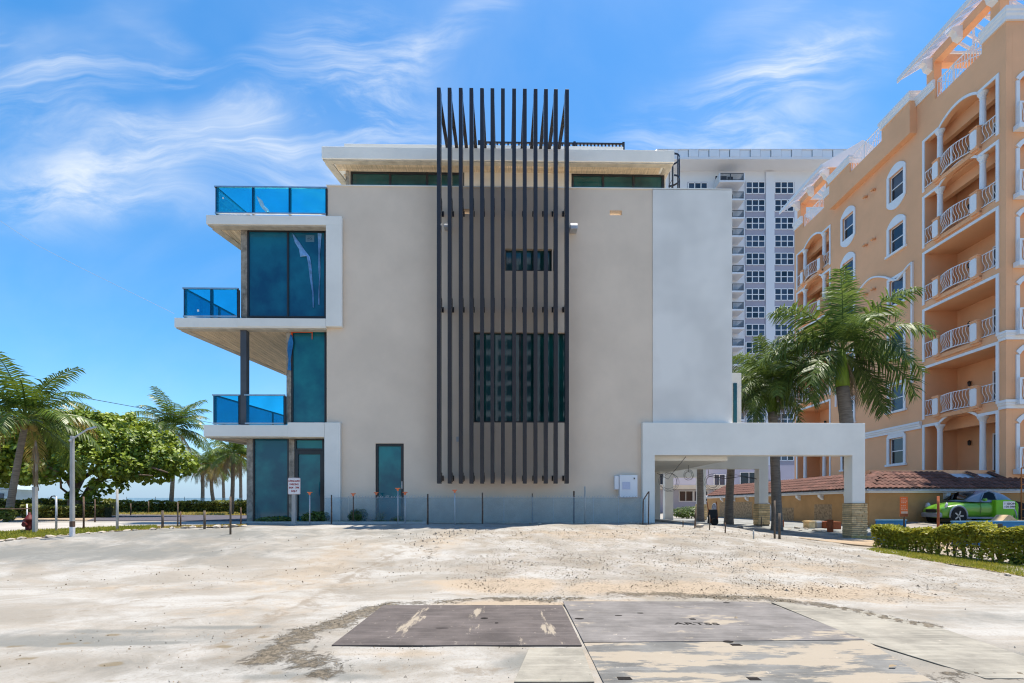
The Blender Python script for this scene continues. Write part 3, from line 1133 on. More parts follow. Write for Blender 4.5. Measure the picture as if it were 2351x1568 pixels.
def scrap(px_pts, v, m, name, parent, thick=.02, seed=1):
    """crumpled sheet: a fan of small facets over an outline"""
    rr = random.Random(seed)
    L_ = [B.on_v(a[0], a[1], v) for a in px_pts]
    Rr = [B.on_v(a[2], a[1] + a[3], v) for a in px_pts]
    mb2 = MB()
    for i, (a, b) in enumerate(zip(L_, Rr)):
        m_ = ((a[0] + b[0]) / 2, (a[1] + b[1]) / 2)
        mb2.v += [(a[0], v - rr.uniform(.0, .02), a[1]), (m_[0], v - rr.uniform(.03, .09), m_[1]), (b[0], v - rr.uniform(0, .03), b[1])]
    for i in range(len(L_) - 1):
        for k in (0, 1):
            q = i * 3 + k
            mb2.f.append((q, q + 1, q + 4, q + 3))
    o = part(mb2, name, m, parent)
    s = o.modifiers.new('skin', 'SOLIDIFY')
    s.thickness = .006
    return o


scrap([(672.5, 538, 674, 1), (677, 556, 690, 4), (687, 572, 699, 2), (690, 590, 707, -6), (704, 588, 712, 3), (708, 605, 715, 3), (712, 640, 717, 3), (717, 670, 720, 2), (719, 706, 721, 1)], VG + .04, 'film', 'torn_film', wu, seed=2)
scrap([(729.5, 536, 739, 1), (731, 556, 737, 0), (732, 585, 735, 0), (731, 612, 736, 1), (733, 640, 735, 0), (732, 668, 734, 0), (731, 700, 734, 0)], VG + .042, 'film', 'torn_film', wu, seed=4)
scrap([(667, 770, 671, 0), (662, 785, 674, 2), (660, 805, 671, 0), (663, 825, 668, 1), (661, 850, 669, 1)], VG - .02, 'bluecloth', 'hanging_cloth', wm, seed=6)
mbt = MB()
mbt.box(bu(668.5, VG), VG - .012, bw(764, 700, VG), bu(719, VG), VG - .004, bw(760, 700, VG))
mbt.box(bu(668.2, VG), VG - .012, bw(786, 700, VG), bu(672, VG), VG - .004, bw(764.2, 700, VG))
mbt.box(bu(716, VG), VG - .012, bw(779, 717, VG), bu(717.6, VG), VG - .005, bw(764.2, 700, VG))
part(mbt, 'orange_tape', 'orange_tape', wm)
part(MB().box(bu(722, -.1), -.12, w1t + .05, bu(741, -.1), .0, w1t + .11).box(bu(722, -.1), -.10, w1t + .0, bu(733, -.1), .02, w1t + .05), 'mortar_lump', 'rock')


def balustrade(pxs, py0, py1, v, back=5.0, bayl=1.6, top_over=3):
    """blue film glass guard: front panels, then a return along the skewed end"""
    wt, wb_ = bw(py0, pxs[0], v), bw(py1, pxs[0], v)
    us_ = [bu(x, v) for x in pxs]
    root = part(MB().bar((us_[0] - .05, v, wt), (us_[-1] + .04, v, wt), .07, .05).bar((us_[0] - .03, v - .002, wb_ + .03), (us_[-1], v - .002, wb_ + .03), .06, .05), 'balustrade', 'alu')
    for a, b in zip(us_[:-1], us_[1:]):
        part(MB().box(a + .012, v - .008, wb_ + .02, b - .012, v + .008, wt - .03), 'glass_panel', 'rail_gl', root)
    for i, a in enumerate(us_):
        part(MB().box(a - .03, v + .012, wb_, a + .05, v + .09, wt - .028), 'post', 'dark', root)
    n = int(back / bayl)
    mbr = MB().bar((us_[0] - .02, v, wt), (us_[0] + SK * back, v + back, wt), .07, .05)
    part(mbr, 'handrail', 'dark', root)
    for i in range(n):
        a, b = v + i * bayl + .03, v + (i + 1) * bayl - .03
        ua, ub = us_[0] + SK * (a - v), us_[0] + SK * (b - v)
        part(MB().prism([(ua, a), (ub, b), (ub + .016, b), (ua + .016, a)], 'z', wb_ + .02, wt - .03), 'glass_panel', 'rail_gl', root)
        part(MB().box(ub + .02, b, wb_, ub + .09, b + .07, wt - .028), 'post', 'dark', root)
    return root


balustrade((496, 580, 664, 748.5), 429, 491, -.04, 6.4)
balustrade((423, 484, 545), 662, 728, -.04, 6.4)
balustrade((491, 548), 907, 974, -.04, 6.4)
r_ = balustrade((565, 652), 907, 974, -.03, 0.0)

# penthouse set back on the roof deck
VP_, VF = 2.32, 1.65
wst, wsb = bw(335.5, 740, VF), bw(363.5, 740, VF)
uL4, uR4 = bu(738, VF), bu(1548.5, VF)
roof = part(MB().prism([(uL4, VF), (uR4, VF), (uR4, 10.4), (uL4 + SK * 8.7, 10.4)], 'z', wsb, wst), 'roof', 'white', bevel=.015)
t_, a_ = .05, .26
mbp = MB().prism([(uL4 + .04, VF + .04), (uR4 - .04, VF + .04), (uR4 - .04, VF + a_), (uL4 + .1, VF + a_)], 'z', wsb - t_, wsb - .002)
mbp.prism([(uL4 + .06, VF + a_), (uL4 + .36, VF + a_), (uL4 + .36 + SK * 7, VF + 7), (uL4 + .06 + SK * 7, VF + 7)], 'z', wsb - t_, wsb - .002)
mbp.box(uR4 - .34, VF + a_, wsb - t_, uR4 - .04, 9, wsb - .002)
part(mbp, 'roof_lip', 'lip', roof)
for i in range(3):
    for k in range(6):
        v = VF + a_ + .012 + i * .14
        L_ = (uR4 - uL4 - .9) / 6
        part(MB().box(uL4 + .45 + k * L_, v, wsb - .028, uL4 + .445 + (k + 1) * L_, v + .132, wsb - .004), 'soffit_board', 'wood', roof)
for i in range(8):
    v = VP_ + .25 + i * .2
    part(MB().box(uL4 + .42 + SK * (v - VF), v, wsb - .028, bu(800, VP_) + .1, v + .19, wsb - .004), 'soffit_board', 'wood', roof)
uPL, uPR = bu(803, VP_), bu(1527, VP_)
pw = [(uPL + .02, bu(1066, VP_), 12.9, wsb - .02), (bu(1312, VP_), uPR - .02, 12.9, wsb - .02)]
mbp = MB().wall('y', VP_, VP_ + .25, uPL - .12, uPR + .02, 12.15, wsb - .006, pw)
part(mbp, 'penthouse_wall', 'cream')
part(MB().box(uPL + .1, VP_ + .27, 12.2, uPR - .06, 9.4, wsb - .01), 'penthouse_core_wall', 'cream')
part(MB().box(bu(794, VP_), VP_ - .03, 12.2, bu(802.5, VP_), VP_ + .3, wsb - .055), 'column', 'raw')


def pent_window(px0, px1, mull):
    u0, u1 = bu(px0, VP_), bu(px1, VP_)
    us_ = [u0 + .05] + [bu(x, VP_) for x in mull] + [u1 - .05]
    w0, w1 = 12.95, wsb - .022
    fr = MB()
    for u in us_:
        fr.box(u - .045, VP_ + .03, w0, u + .045, VP_ + .13, w1)
    for a, b in zip(us_[:-1], us_[1:]):
        fr.box(a + .045, VP_ + .035, w1 - .09, b - .045, VP_ + .13, w1)
        fr.box(a + .045, VP_ + .035, w0, b - .045, VP_ + .13, w0 + .1)
    fo = part(fr, 'window', 'frame', bevel=.006)
    for a, b in zip(us_[:-1], us_[1:]):
        part(MB().box(a + .04, VP_ + .07, w0 + .09, b - .04, VP_ + .085, w1 - .08), 'pane', 'green', fo)


pent_window(803, 1066, (895, 980, 1030))
pent_window(1312, 1525, (1385, 1455))
# raised roof edge, roof rail, small plant on the roof
V5 = 2.62
part(MB().box(bu(790, V5), V5, wst + .002, bu(1431, V5), 9.8, bw(329.5, 800, V5)), 'roof_kerb', 'white', roof, bevel=.01)
part(MB().box(bu(1432, V5), V5 + .4, wst + .002, bu(1540, V5), 9.6, bw(348, 1500, V5)), 'roof_kerb', 'white', roof, bevel=.01)
V6 = 3.0
wk = bw(329.5, 800, V5)
rr = MB()
ra, rb, wtop = bu(1100, V6), bu(1431, V6), wk + .40
rr.bar((ra, V6, wtop), (rb, V6, wtop), .06, .06)
n = 40
for i in range(n + 1):
    u = ra + (rb - ra) * i / n
    rr.box(u - .03, V6 - .02, wk, u + .035, V6 + .03, wtop - .031)
for f_ in (0, .3, .66, 1):
    u = ra + (rb - ra) * f_
    rr.box(u - .05, V6 - .05, wk, u + .05, V6 + .05, wtop + .06)
part(rr, 'roof_railing', 'dark', roof)
part(MB().lathe([(.10, 0), (.16, .05), (.18, .12), (.13, .2), (.03, .25)], (bu(1505, 2.9), 2.9, bw(348, 1500, V5)), 12), 'roof_light', 'lens', roof, smooth=True)
# ladder with safety hoops at the right end
ld = MB()
uc, vc, rc = bu(1541, 3.2), 3.2, .36
lo_, hi_ = 13.0, bw(366, 1541, 3.2)
for s_ in (-.2, .2):
    ld.tube([(uc - .02, vc + s_, 12.2), (uc - .02, vc + s_, hi_ + .1)], .022, 6)
for k in range(13):
    ld.tube([(uc - .02, vc - .2, 12.4 + k * .28), (uc - .02, vc + .2, 12.4 + k * .28)], .014, 5)
part(ld, 'ladder', 'dark')
hp = MB()
ring = [(uc + rc * math.sin(t), vc - rc * math.cos(t)) for t in [math.pi * (i / 12) for i in range(13)]]
for k in range(5):
    w = lo_ + (hi_ - lo_) * k / 4
    for (a, b), (c, d) in zip(ring[:-1], ring[1:]):
        hp.bar((a, b, w), (c, d, w), .02, .075)
for i in (2, 6, 10):
    hp.bar((ring[i][0], ring[i][1], lo_), (ring[i][0], ring[i][1], hi_), .045, .045)
part(hp, 'ladder_cage', 'dark')

# thirteen fins: upright, bent back over the roof
SX = [1007.3, 1032, 1057.6, 1082, 1106.6, 1130.5, 1154.6, 1180.4, 1205, 1229.8, 1253.6, 1276.4, 1302]
VS, VB = -.85, -.56
for i, px in enumerate(SX):
    u = bu(px, VS)
    wT, wB = bw(200.5, 1007, VS), bw(1110, px, VS)
    h = .068
    f = MB()
    f.prism([(VS, wB), (VB, wB), (VB, wT - .25), (VF + .12, wT - .25), (VF + .12, wT - .19), (VB + .02, wT - .19), (VB, wT), (VS, wT)], 'x', u - h, u + h)
    # wall fixings
    fo = part(f, 'fin', 'dark', bevel=.006)
    fixn(fo)
    for py in (470, 697, 1096):
        w = bw(py, px, VB)
        b = MB().box(u + .02, VB - .1, w - .17, u + .035 + .045, VB + .08, w + .17)
        b.box(u - .03, VB + .001, w - .06, u + .019, -.002, w + .06)
        b.box(u - .07, -.02, w - .1, u + .07, -.003, w + .1)
        part(b, 'bracket', 'dark', fo)
    part(MB().box(u - .2, VF + .02, wT - .30, u + .2, VF + .17, wT - .252), 'foot_plate', 'dark', fo)

# small fittings on the front
hd = MB()
u0, u1, wz = bu(1307), bu(1323), bw(523, 1315)
hd.prism([(-.005, wz), (-.30, wz), (-.34, wz - .10), (-.34, wz - .22), (-.005, wz - .22)], 'x', u0, u1)
part(hd, 'vent_hood', 'galv', bevel=.006)
hd = MB()
u0, u1, wz = bu(1021), bu(1036), bw(521, 1028)
hd.prism([(-.005, wz), (-.22, wz), (-.25, wz - .08), (-.25, wz - .14), (-.005, wz - .14)], 'x', u0, u1)
part(hd, 'vent_hood', 'galv', bevel=.006)
part(MB().box(bu(1048), -.06, bw(1014, 1050), bu(1054), -.002, bw(1003, 1050)), 'junction_box', 'galv', bevel=.004)
eb = part(MB().box(bu(1419.5), -.22, bw(1142, 1440), bu(1460), -.003, bw(1091.5, 1440)), 'meter_cabinet', 'trim', bevel=.008)
part(MB().box(bu(1429, -.23), -.232, bw(1124, 1440), bu(1447, -.23), -.2205, bw(1107, 1440)), 'cabinet_notice', mat('pale_blue_notice', (.50, .53, .66), .6, .04, 9), eb)
part(MB().box(bu(1455, -.23), -.24, bw(1101, 1440), bu(1457.5, -.23), -.2205, bw(1097.5, 1440)), 'cabinet_lock', 'cable', eb)
eb2 = part(MB().box(bu(1409), -.17, bw(1124, 1413), bu(1418.6), -.003, bw(1093, 1413)), 'meter_cabinet', 'trim', bevel=.006)

# ------------------------------------------------------------------ white carport of three portal frames
cp = thing('carport', 'white carport of three portal frames on stone-clad piers beside the blank wall', 'carport', (BX, BY, 0), BA)
uc0, uc1, uc2, uc3 = bu(1475.5, -.2), bu(1503.5, -.2), bu(1957, -.2), bu(1986.5, -.2)
wbt, wbb = bw(970.5, 1700, -.2), bw(1045, 1700, -.2)
wfc = bw(1155, 1965, -.2)
portals = [(-.2, .25, uc0, uc1, .5), (6.35, 6.8, bu(1500, 6.35), bu(1516, 6.35), .3), (13.9, 14.35, bu(1527, 13.9), bu(1546, 13.9), .3)]
for k, (v0, v1, a, b, zb) in enumerate(portals):
    part(MB().prism([(a, zb), (b, zb), (b, wbb), (uc2, wbb), (uc2, wfc), (uc3, wfc), (uc3, wbt), (a, wbt)], 'y', v0, v1), 'portal_frame', 'white' if k == 0 else 'white_patch', cp, bevel=.01)
    # pier of thin stone courses
    zb0 = ground_z(BX + uc3, BY + v0) - .05
    hc = wfc - zb0 - .16
    pier = part(MB().box(uc2 - .03, v0 - .03, zb0, uc3 + .03, v1 + .03, wfc - .012), 'pier', 'mortar', cp)
    rr_ = random.Random(40 + k)
    nc = 17 if k == 0 else 9
    for j in range(nc):
        z = zb0 + .16 + j * hc / nc
        hh = hc / nc - .020
        cuts = [uc2 - .05] + sorted(rr_.uniform(uc2 + .05, uc3 - .05) for _ in range(2 if k == 0 else 1)) + [uc3 + .05]
        for q, (x, y) in enumerate(zip(cuts[:-1], cuts[1:])):
            e = rr_.uniform(.008, .05)
            z2 = z + rr_.uniform(-.003, .003)
            part(MB().box(x + .004, v0 - .03 - e, z2, y - .004, v0 - .031, z2 + hh), 'brick', 'ruststone', pier)
        e = rr_.uniform(.008, .03)
        part(MB().box(uc2 - .031 - e, v0 - .02, z, uc2 - .031, v1 + .02, z + hh), 'brick', 'ruststone', pier)
    if k == 0:
        for q in range(4):
            x = uc2 - .12 + q * .19
            part(MB().box(x, v0 - .14, zb0, x + .18, v0 - .068, zb0 + .15 + .02 * (q % 2)), 'footing_block', 'yellowstone', pier, bevel=.01)
part(MB().box(bu(1540, 3), .26, wbb + .32, bu(1540, 3) + .3, 6.34, wbt - .1), 'joist', 'cream', cp)
part(MB().box(uc1, .26, wbt - .45, uc2 - 3.6, 13.8, wbt - .25), 'ceiling', 'cream', cp)
# scraps of torn protective film left on the balustrade glass
rr3 = random.Random(9)
gpn = [o for o in house.children if o.name.startswith('balustrade')]
scrap([(590, 452, 593, 1), (594, 462, 603, 0), (598, 472, 608, 2), (604, 480, 616, 1), (612, 488, 620, 1)], -.06, mat('clear_film_scrap', (.35, .60, .72), .25, .2, 9, spec=.6), 'film', gpn[0], seed=11)
part(MB().box(bu(513), -.062, bw(459, 514), bu(516), -.058, bw(455, 514)), 'sticker', 'trim', gpn[0])
part(MB().box(bu(455), -.062, bw(717, 456), bu(459.5), -.058, bw(712, 456)), 'sticker', 'trim', gpn[1])
# ------------------------------------------------------------------ peach apartment building on the right
OZ = 23.8
OXc = (2310 - 1175.5) / F * OZ
OA = R(-0.78)
O = Frame(OXc, OZ, OA)
apt = thing('apartment_building', 'peach stucco apartment building with white trim, arched balconies and a roof pergola', 'apartment building', (OXc, OZ, 0), OA)
DEP, WID = 18.25, 9.0
FL = [3.2, 6.62, 10.05, 13.45, 16.84, 20.2]
BAYS = [(.48, 4.75), (13.5, 17.77)]
PW = 25.1          # parapet height


def ap(mb, name, m, parent=apt, **kw):
    return mb.obj(name, M[m] if isinstance(m, str) else m, parent, **kw)


ARCH = (0, 4, 5)
holes = []
for a, b in BAYS:
    for k, w in enumerate(FL):
        holes.append((a, b, w + (.15 if k else 0), w + (3.42 if k in ARCH else 3.0)))
WIN = []           # centre along the side, level, kind
for c in (6.9, 11.4):
    for k in range(6):
        WIN.append((c, k, 'arch2' if k == 5 else 'arch' if k in (0, 4) else 'rect'))
for c, k, kind in WIN:
    holes.append((c - .58, c + .58, FL[k] + .95, FL[k] + 2.62))
ap(MB().wall('x', 0, .3, 0, DEP, .2, PW, holes), 'side_wall', 'orange')
# front wall openings: arched windows and doors by the corner
fh = [(.62, 2.0, w + .05, w + 2.75) for w in FL[1:]] + [(.62, 2.0, 3.4, 5.9)]
fh += [(4.2, 5.6, w + .05, w + 2.75) for w in FL]
ap(MB().wall('y', -.003, .3, .301, WID, .2, PW, fh), 'front_wall', 'orange')
ap(MB().box(.02, DEP - .31, .2, WID, DEP, PW).box(WID - .3, .31, .2, WID, DEP - .32, PW), 'rear_wall', 'orange')
ap(MB().box(.31, .31, 23.75, WID - .31, DEP - .32, 23.95), 'roof_deck', 'concrete')

# ---- one arched and one square balcony, then copies
BW_ = 4.27


def s_rail(mb, pts, z0, z1, n, r=.016, belly=.10):
    """belly-curved bars along a path of points (x,y); outward is -x"""
    L_ = [0]
    for p, q in zip(pts[:-1], pts[1:]):
        L_.append(L_[-1] + math.hypot(q[0] - p[0], q[1] - p[1]))

    def P_(s):
        for i in range(len(pts) - 1):
            if s <= L_[i + 1] + 1e-9:
                t = (s - L_[i]) / max(L_[i + 1] - L_[i], 1e-9)
                return (pts[i][0] + (pts[i + 1][0] - pts[i][0]) * t, pts[i][1] + (pts[i + 1][1] - pts[i][1]) * t)
        return pts[-1]
    for i in range(n):
        x, y = P_(L_[-1] * (i + .5) / n)
        path = []
        for k in range(9):
            t = k / 8
            path.append((x - belly * math.sin(t * 2 * math.pi + math.pi) * (1.0 if t < .5 else .6), y, z0 + (z1 - z0) * t))
        mb.tube(path, r, 4, cap=False)
    for z in (z0, z1):
        for p, q in zip(pts[:-1], pts[1:]):
            mb.bar((p[0], p[1], z), (q[0], q[1], z), .05, .035)


def plaque_pts(cy, cz, w, h, c=.07):
    a, b = w / 2, h / 2
    return [(cy - a, cz - b + c), (cy - a + c * .6, cz - b + c * .6), (cy - a + c, cz - b), (cy + a - c, cz - b), (cy + a - c * .6, cz - b + c * .6), (cy + a, cz - b + c),
            (cy + a, cz + b - c), (cy + a - c * .6, cz + b - c * .6), (cy + a - c, cz + b), (cy - a + c, cz + b), (cy - a + c * .6, cz + b - c * .6), (cy - a, cz + b - c)]


def loggia(kind, ground=False):
    lo = .15 if not ground else 0
    H = 3.42 if kind == 'arch' else 3.0
    # inner faces of the recess
    rec = MB()
    rec.box(1.9, -.0, -.1, 2.05, BW_, H + .1)
    rec.box(.301, -.12, -.1, 1.899, -.001, H + .1).box(.301, BW_ + .001, -.1, 1.899, BW_ + .12, H + .1)
    rec.box(.301, 0, H + .001, 1.899, BW_, H + .11)
    rec.box(.301, 0, -.12, 1.899, BW_, lo * .3)
    if kind == 'arch':
        rec.box(.8, .002, H - .75, 1.1, BW_ - .002, H)      # beam seen across the arched ceiling
    root = ap(rec, 'loggia', 'orange')
    # sliding door on the back wall, street end
    d0, d1, dz = .25, 2.05, 2.25
    f = MB()
    for y in (d0, (d0 + d1) / 2, d1):
        f.box(1.84, y - .04, .02, 1.898, y + .04, dz)
    f.box(1.84, d0 + .04, dz - .08, 1.897, d1 - .04, dz)
    ap(f, 'door_frame', 'trim', root)
    ap(MB().box(1.868, d0 + .03, .03, 1.88, d1 - .03, dz - .07), 'door_pane', 'black_gl', root)
    # lantern
    ap(MB().lathe([(.02, 0), (.07, .03), (.085, .2), (.10, .22), (.02, .32)], (1.79, 3.4, 1.75), 6).bar((1.9, 3.4, 2.02), (1.79, 3.4, 2.02), .03), 'lantern', 'frame', root)
    # white band round the opening
    tr = MB()
    tw = .15
    if kind == 'rect':
        tr.box(-.05, -tw, lo - .15, -.001, 0, H + tw).box(-.05, BW_, lo - .15, -.001, BW_ + tw, H + tw).box(-.05, 0, H, -.001, BW_, H + tw)
    else:
        y0, y1, hl = .98, BW_ - .98, 2.95
        arc = [(y0 + (y1 - y0) * i / 16, hl + .47 * math.sin(math.pi * i / 16) ** .8) for i in range(17)]
        tr.box(-.05, -tw, lo - .15, -.001, 0, hl + tw).box(-.05, BW_, lo - .15, -.001, BW_ + tw, hl + tw)
        tr.box(-.05, 0, hl, -.001, y0 - .02, hl + tw).box(-.05, y1 + .02, hl, -.001, BW_, hl + tw)
        top = [(y, z + tw) for y, z in arc]
        for (p, q, r__, s_) in zip(arc[:-1], arc[1:], top[1:], top[:-1]):
            tr.prism([p, q, r__, s_], 'x', -.05, -.001)
        # wall above the side openings, cut by the arch
        spn = MB()
        for (p, q) in zip(arc[:-1], arc[1:]):
            spn.prism([p, q, (q[0], H + .02), (p[0], H + .02)], 'x', 0.0, .3)
        spn.box(0, -.001, hl, .3, y0, H + .02).box(0, y1, hl, .3, BW_ + .001, H + .02)
        ap(spn, 'arch_wall', 'orange', root)
        # the barrel under the arch
        for y in (y0 - .12, y1 + .12):
            zb_ = 1.18 if not ground else 0
            c = MB().lathe([(.19, zb_), (.19, zb_ + .08), (.145, zb_ + .12), (.135, zb_ + .9), (.125, hl - .36), (.15, hl - .34), (.13, hl - .28), (.17, hl - .16), (.235, hl - .05), (.235, hl - .002)], (.14, y, 0), 12)
            ap(c, 'pillar', 'trim', root, smooth=False)
    ap(tr, 'trim', 'trim', root)
    if not ground:
        for y in (.98, BW_ - .98):
            p = MB().box(-.24, y - .2, -.02, .16, y + .2, 1.12).box(-.27, y - .23, 1.121, .19, y + .23, 1.17)
            ap(p, 'balcony_pier', 'orange', root)
            ap(MB().prism(plaque_pts(y, .56, .36, .92), 'x', -.275, -.241), 'plaque', 'trim', root)
        ap(MB().box(-.12, .78, -.12, .12, BW_ - .78, .10), 'balcony_edge', 'orange', root)
        rl = MB()
        mid = [(-.12 - .24 * math.sin(math.pi * i / 8), 1.19 + (BW_ - 2.38) * i / 8) for i in range(9)]
        s_rail(rl, mid, .16, 1.10, 13)
        for ya, yb in ((.02, .76), (BW_ - .76, BW_ - .02)):
            r2 = MB()
            s_rail(r2, [(-.02, ya), (-.02, yb)], .2, 1.08, 4)
            ap(r2, 'railing', 'whitemetal', root)
        rl.box(-.38, BW_ / 2 - .03, .16, -.33, BW_ / 2 + .03, 1.1)
        ap(rl, 'railing', 'whitemetal', root)
    return root


protos = {'arch': loggia('arch'), 'rect': loggia('rect'), 'garden': loggia('arch', True)}
used = set()
for bi, (a, b) in enumerate(BAYS):
    for k, w in enumerate(FL):
        key = 'garden' if k == 0 else 'arch' if k in ARCH else 'rect'
        o = protos[key] if key not in used else dup(protos[key], apt)
        used.add(key)
        o.location = (0, a, w)


# ---- windows of the side
def apt_window(kind):
    hw, z0, z1 = .58, .95, 2.62
    fr = MB()
    if kind == 'rect':
        t = .17
        fr.box(-.06, -hw - t, z0, -.001, -hw, z1 + t).box(-.06, hw, z0, -.001, hw + t, z1 + t).box(-.06, -hw, z1, -.001, hw, z1 + t)
    else:
        t = .19
        fr.box(-.06, -hw - t, z0, -.001, -hw, z1).box(-.06, hw, z0, -.001, hw + t, z1)
        n = 14
        arc = [(-(hw + t) + 2 * (hw + t) * i / n, z1 + .08 + .50 * math.sin(math.pi * i / n) ** .75) for i in range(n + 1)]
        fr.prism([(-hw - t, z1)] + [(-hw - t, z1 + .08)] + arc[1:-1] + [(hw + t, z1 + .08), (hw + t, z1)], 'x', -.06, -.001)
    if kind == 'arch2':
        n = 14
        arc = [((hw + .19) - 2 * (hw + .19) * i / n, z0 - .12 - .48 * math.sin(math.pi * i / n) ** .75) for i in range(n + 1)]
        fr.prism([(hw + .19, z0)] + arc + [(-hw - .19, z0)], 'x', -.06, -.001)
    else:
        fr.box(-.13, -hw - .26, z0 - .13, -.001, hw + .26, z0)
    root = ap(fr, 'window', 'trim')
    sash = MB()
    for y in (-hw + .03, hw - .03):
        sash.box(.10, y - .03, z0, .16, y + .03, z1)
    for z in (z0 + .03, (z0 + z1) / 2, z1 - .03):
        sash.box(.102, -hw + .06, z - .03, .158, hw - .06, z + .03)
    ap(sash, 'sash', 'trim', root)
    zm = (z0 + z1) / 2
    ap(MB().box(.12, -hw + .05, zm + .02, .13, hw - .05, z1 - .05), 'pane', 'sky_gl', root)
    ap(MB().box(.135, -hw + .05, z0 + .05, .145, hw - .05, zm - .02), 'pane', 'sky_gl', root)
    return root


wp, wused = {k: apt_window(k) for k in ('rect', 'arch', 'arch2')}, set()
for c, k, kind in WIN:
    o = wp[kind] if kind not in wused else dup(wp[kind], apt)
    wused.add(kind)
    o.location = (0, c, FL[k])

# wavy raised band round the middle windows
mv = MB()
zt, zl = 15.9, 9.0
path = [(5.62, zl), (5.62, zt + .55)]
n = 24
for i in range(n + 1):
    t = i / n
    y = 5.62 + (12.68 - 5.62) * t
    z = zt + .55 - .55 * math.exp(-((t - .17) / .10) ** 2) + .62 * math.exp(-((t - .5) / .17) ** 2) - .55 * math.exp(-((t - .83) / .10) ** 2)
    path.append((y, z))
path += [(12.68, zl)]
for (p, q) in zip(path[:-1], path[1:]):
    mv.bar((-.03, p[0], p[1]), (-.03, q[0], q[1]), .10, .17, up=(1, 0, 0))
ap(mv, 'wavy_moulding', 'trim')
# little terracotta vents
for y, z in ((8.75, 22.95), (9.5, 22.95), (8.75, 19.6), (9.5, 19.6), (8.75, 16.2), (9.5, 16.2)):
    ap(MB().tube([(.0, y, z), (-.22, y, z), (-.26, y, z - .1)], .085, 8), 'vent', 'orange', smooth=True)


def cornice(pts, z, name='cornice', h=.42, out=.18):
    """white string course along a path of points on the walls, outward given by path order (left side)"""
    prof = [(0, 0), (out * .45, .0), (out * .45, h * .3), (out * .75, h * .45), (out * .75, h * .62), (out, h * .7), (out, h), (0, h)]
    mb2 = MB()
    P_ = [Vector((p[0], p[1], 0)) for p in pts]
    rows = []
    for i, p in enumerate(P_):
        ds = []
        if i > 0:
            ds.append((P_[i] - P_[i - 1]).normalized())
        if i < len(P_) - 1:
            ds.append((P_[i + 1] - P_[i]).normalized())
        ns = [Vector((-d.y, d.x, 0)) for d in ds]
        nn = sum(ns, Vector()).normalized()
        nn = nn / max(nn.dot(ns[0]), .3)
        rows.append([(p.x + nn.x * a, p.y + nn.y * a, z + b) for a, b in prof])
    k = len(prof)
    for r__ in rows:
        mb2.v += r__
    for i in range(len(rows) - 1):
        for j in range(k):
            mb2.f.append((i * k + j, i * k + (j + 1) % k, (i + 1) * k + (j + 1) % k, (i + 1) * k + j))
    mb2.f.append(tuple(range(k))[::-1])
    mb2.f.append(tuple((len(rows) - 1) * k + j for j in range(k)))
    o = ap(mb2, name, 'trim')
    fixn(o)
    return o


# string courses: first level along the side, then round the corner on two levels
cornice([(-.002, 4.95), (-.002, 13.3)], 6.12)
for z in (6.30, 9.72):
    cornice([(WID, -.006), (-.004, -.006), (-.004, .32)], z)

# jutting attic with its high capped blocks
ATT = (5.35, 12.9)
ap(MB().box(-.42, ATT[0], 24.15, -.002, ATT[1], PW + .3), 'attic_wall', 'orange')
for a, b in ((5.35, 7.6), (10.65, 12.9)):
    ap(MB().box(-.42, a, PW + .301, .3, b, 26.45), 'attic_wall', 'orange')
    cornice([(.3, a), (-.42, a), (-.42, b), (.3, b)], 26.1, h=.5, out=.16)
for a, b in ((4.05, 5.34), (12.91, 14.2)):
    ap(MB().box(0.0, a, PW + .001, .3, b, 26.1), 'parapet_block', 'orange')
    cornice([(-.002, a), (-.002, b)], 25.75, h=.5, out=.16)
for a, b in ((0, 1.25), (17.0, DEP)):
    ap(MB().box(0.0, a, PW + .001, 1.2, b, 26.0), 'parapet_block', 'orange')
cornice([(WID, -.006), (-.002, -.006), (-.002, 1.24)], 25.55, h=.6, out=.2)
cornice([(-.002, 17.0), (-.002, DEP)], 25.55, h=.6, out=.2)
ap(MB().box(1.2, 0, PW + .001, WID, .3, 25.6), 'front_parapet', 'orange')


def roof_rail(a, b, u, z0, z1):
    m = MB()
    for z in (z0 + .06, z1):
        m.bar((u, a, z), (u, b, z), .05)
    n = max(int((b - a) / .16), 2)
    for i in range(n + 1):
        y = a + (b - a) * i / n
        big = i % 10 == 0
        m.box(u - (.04 if big else .013), y - (.04 if big else .013), z0, u + (.04 if big else .013), y + (.04 if big else .013), z1 - .02)
    for i in range(0, n, 10):
        y0, y1 = a + (b - a) * i / n, a + (b - a) * min(i + 10, n) / n
        m.bar((u, y0, z0 + .1), (u, y1, z1 - .05), .03).bar((u, y1, z0 + .1), (u, y0, z1 - .05), .03)
    return ap(m, 'roof_railing', 'whitemetal')


roof_rail(1.3, 4.0, .1, PW - .02, 26.15)
roof_rail(14.25, 16.95, .1, PW - .02, 26.15)
roof_rail(7.65, 10.6, -.3, PW + .3, 26.55)


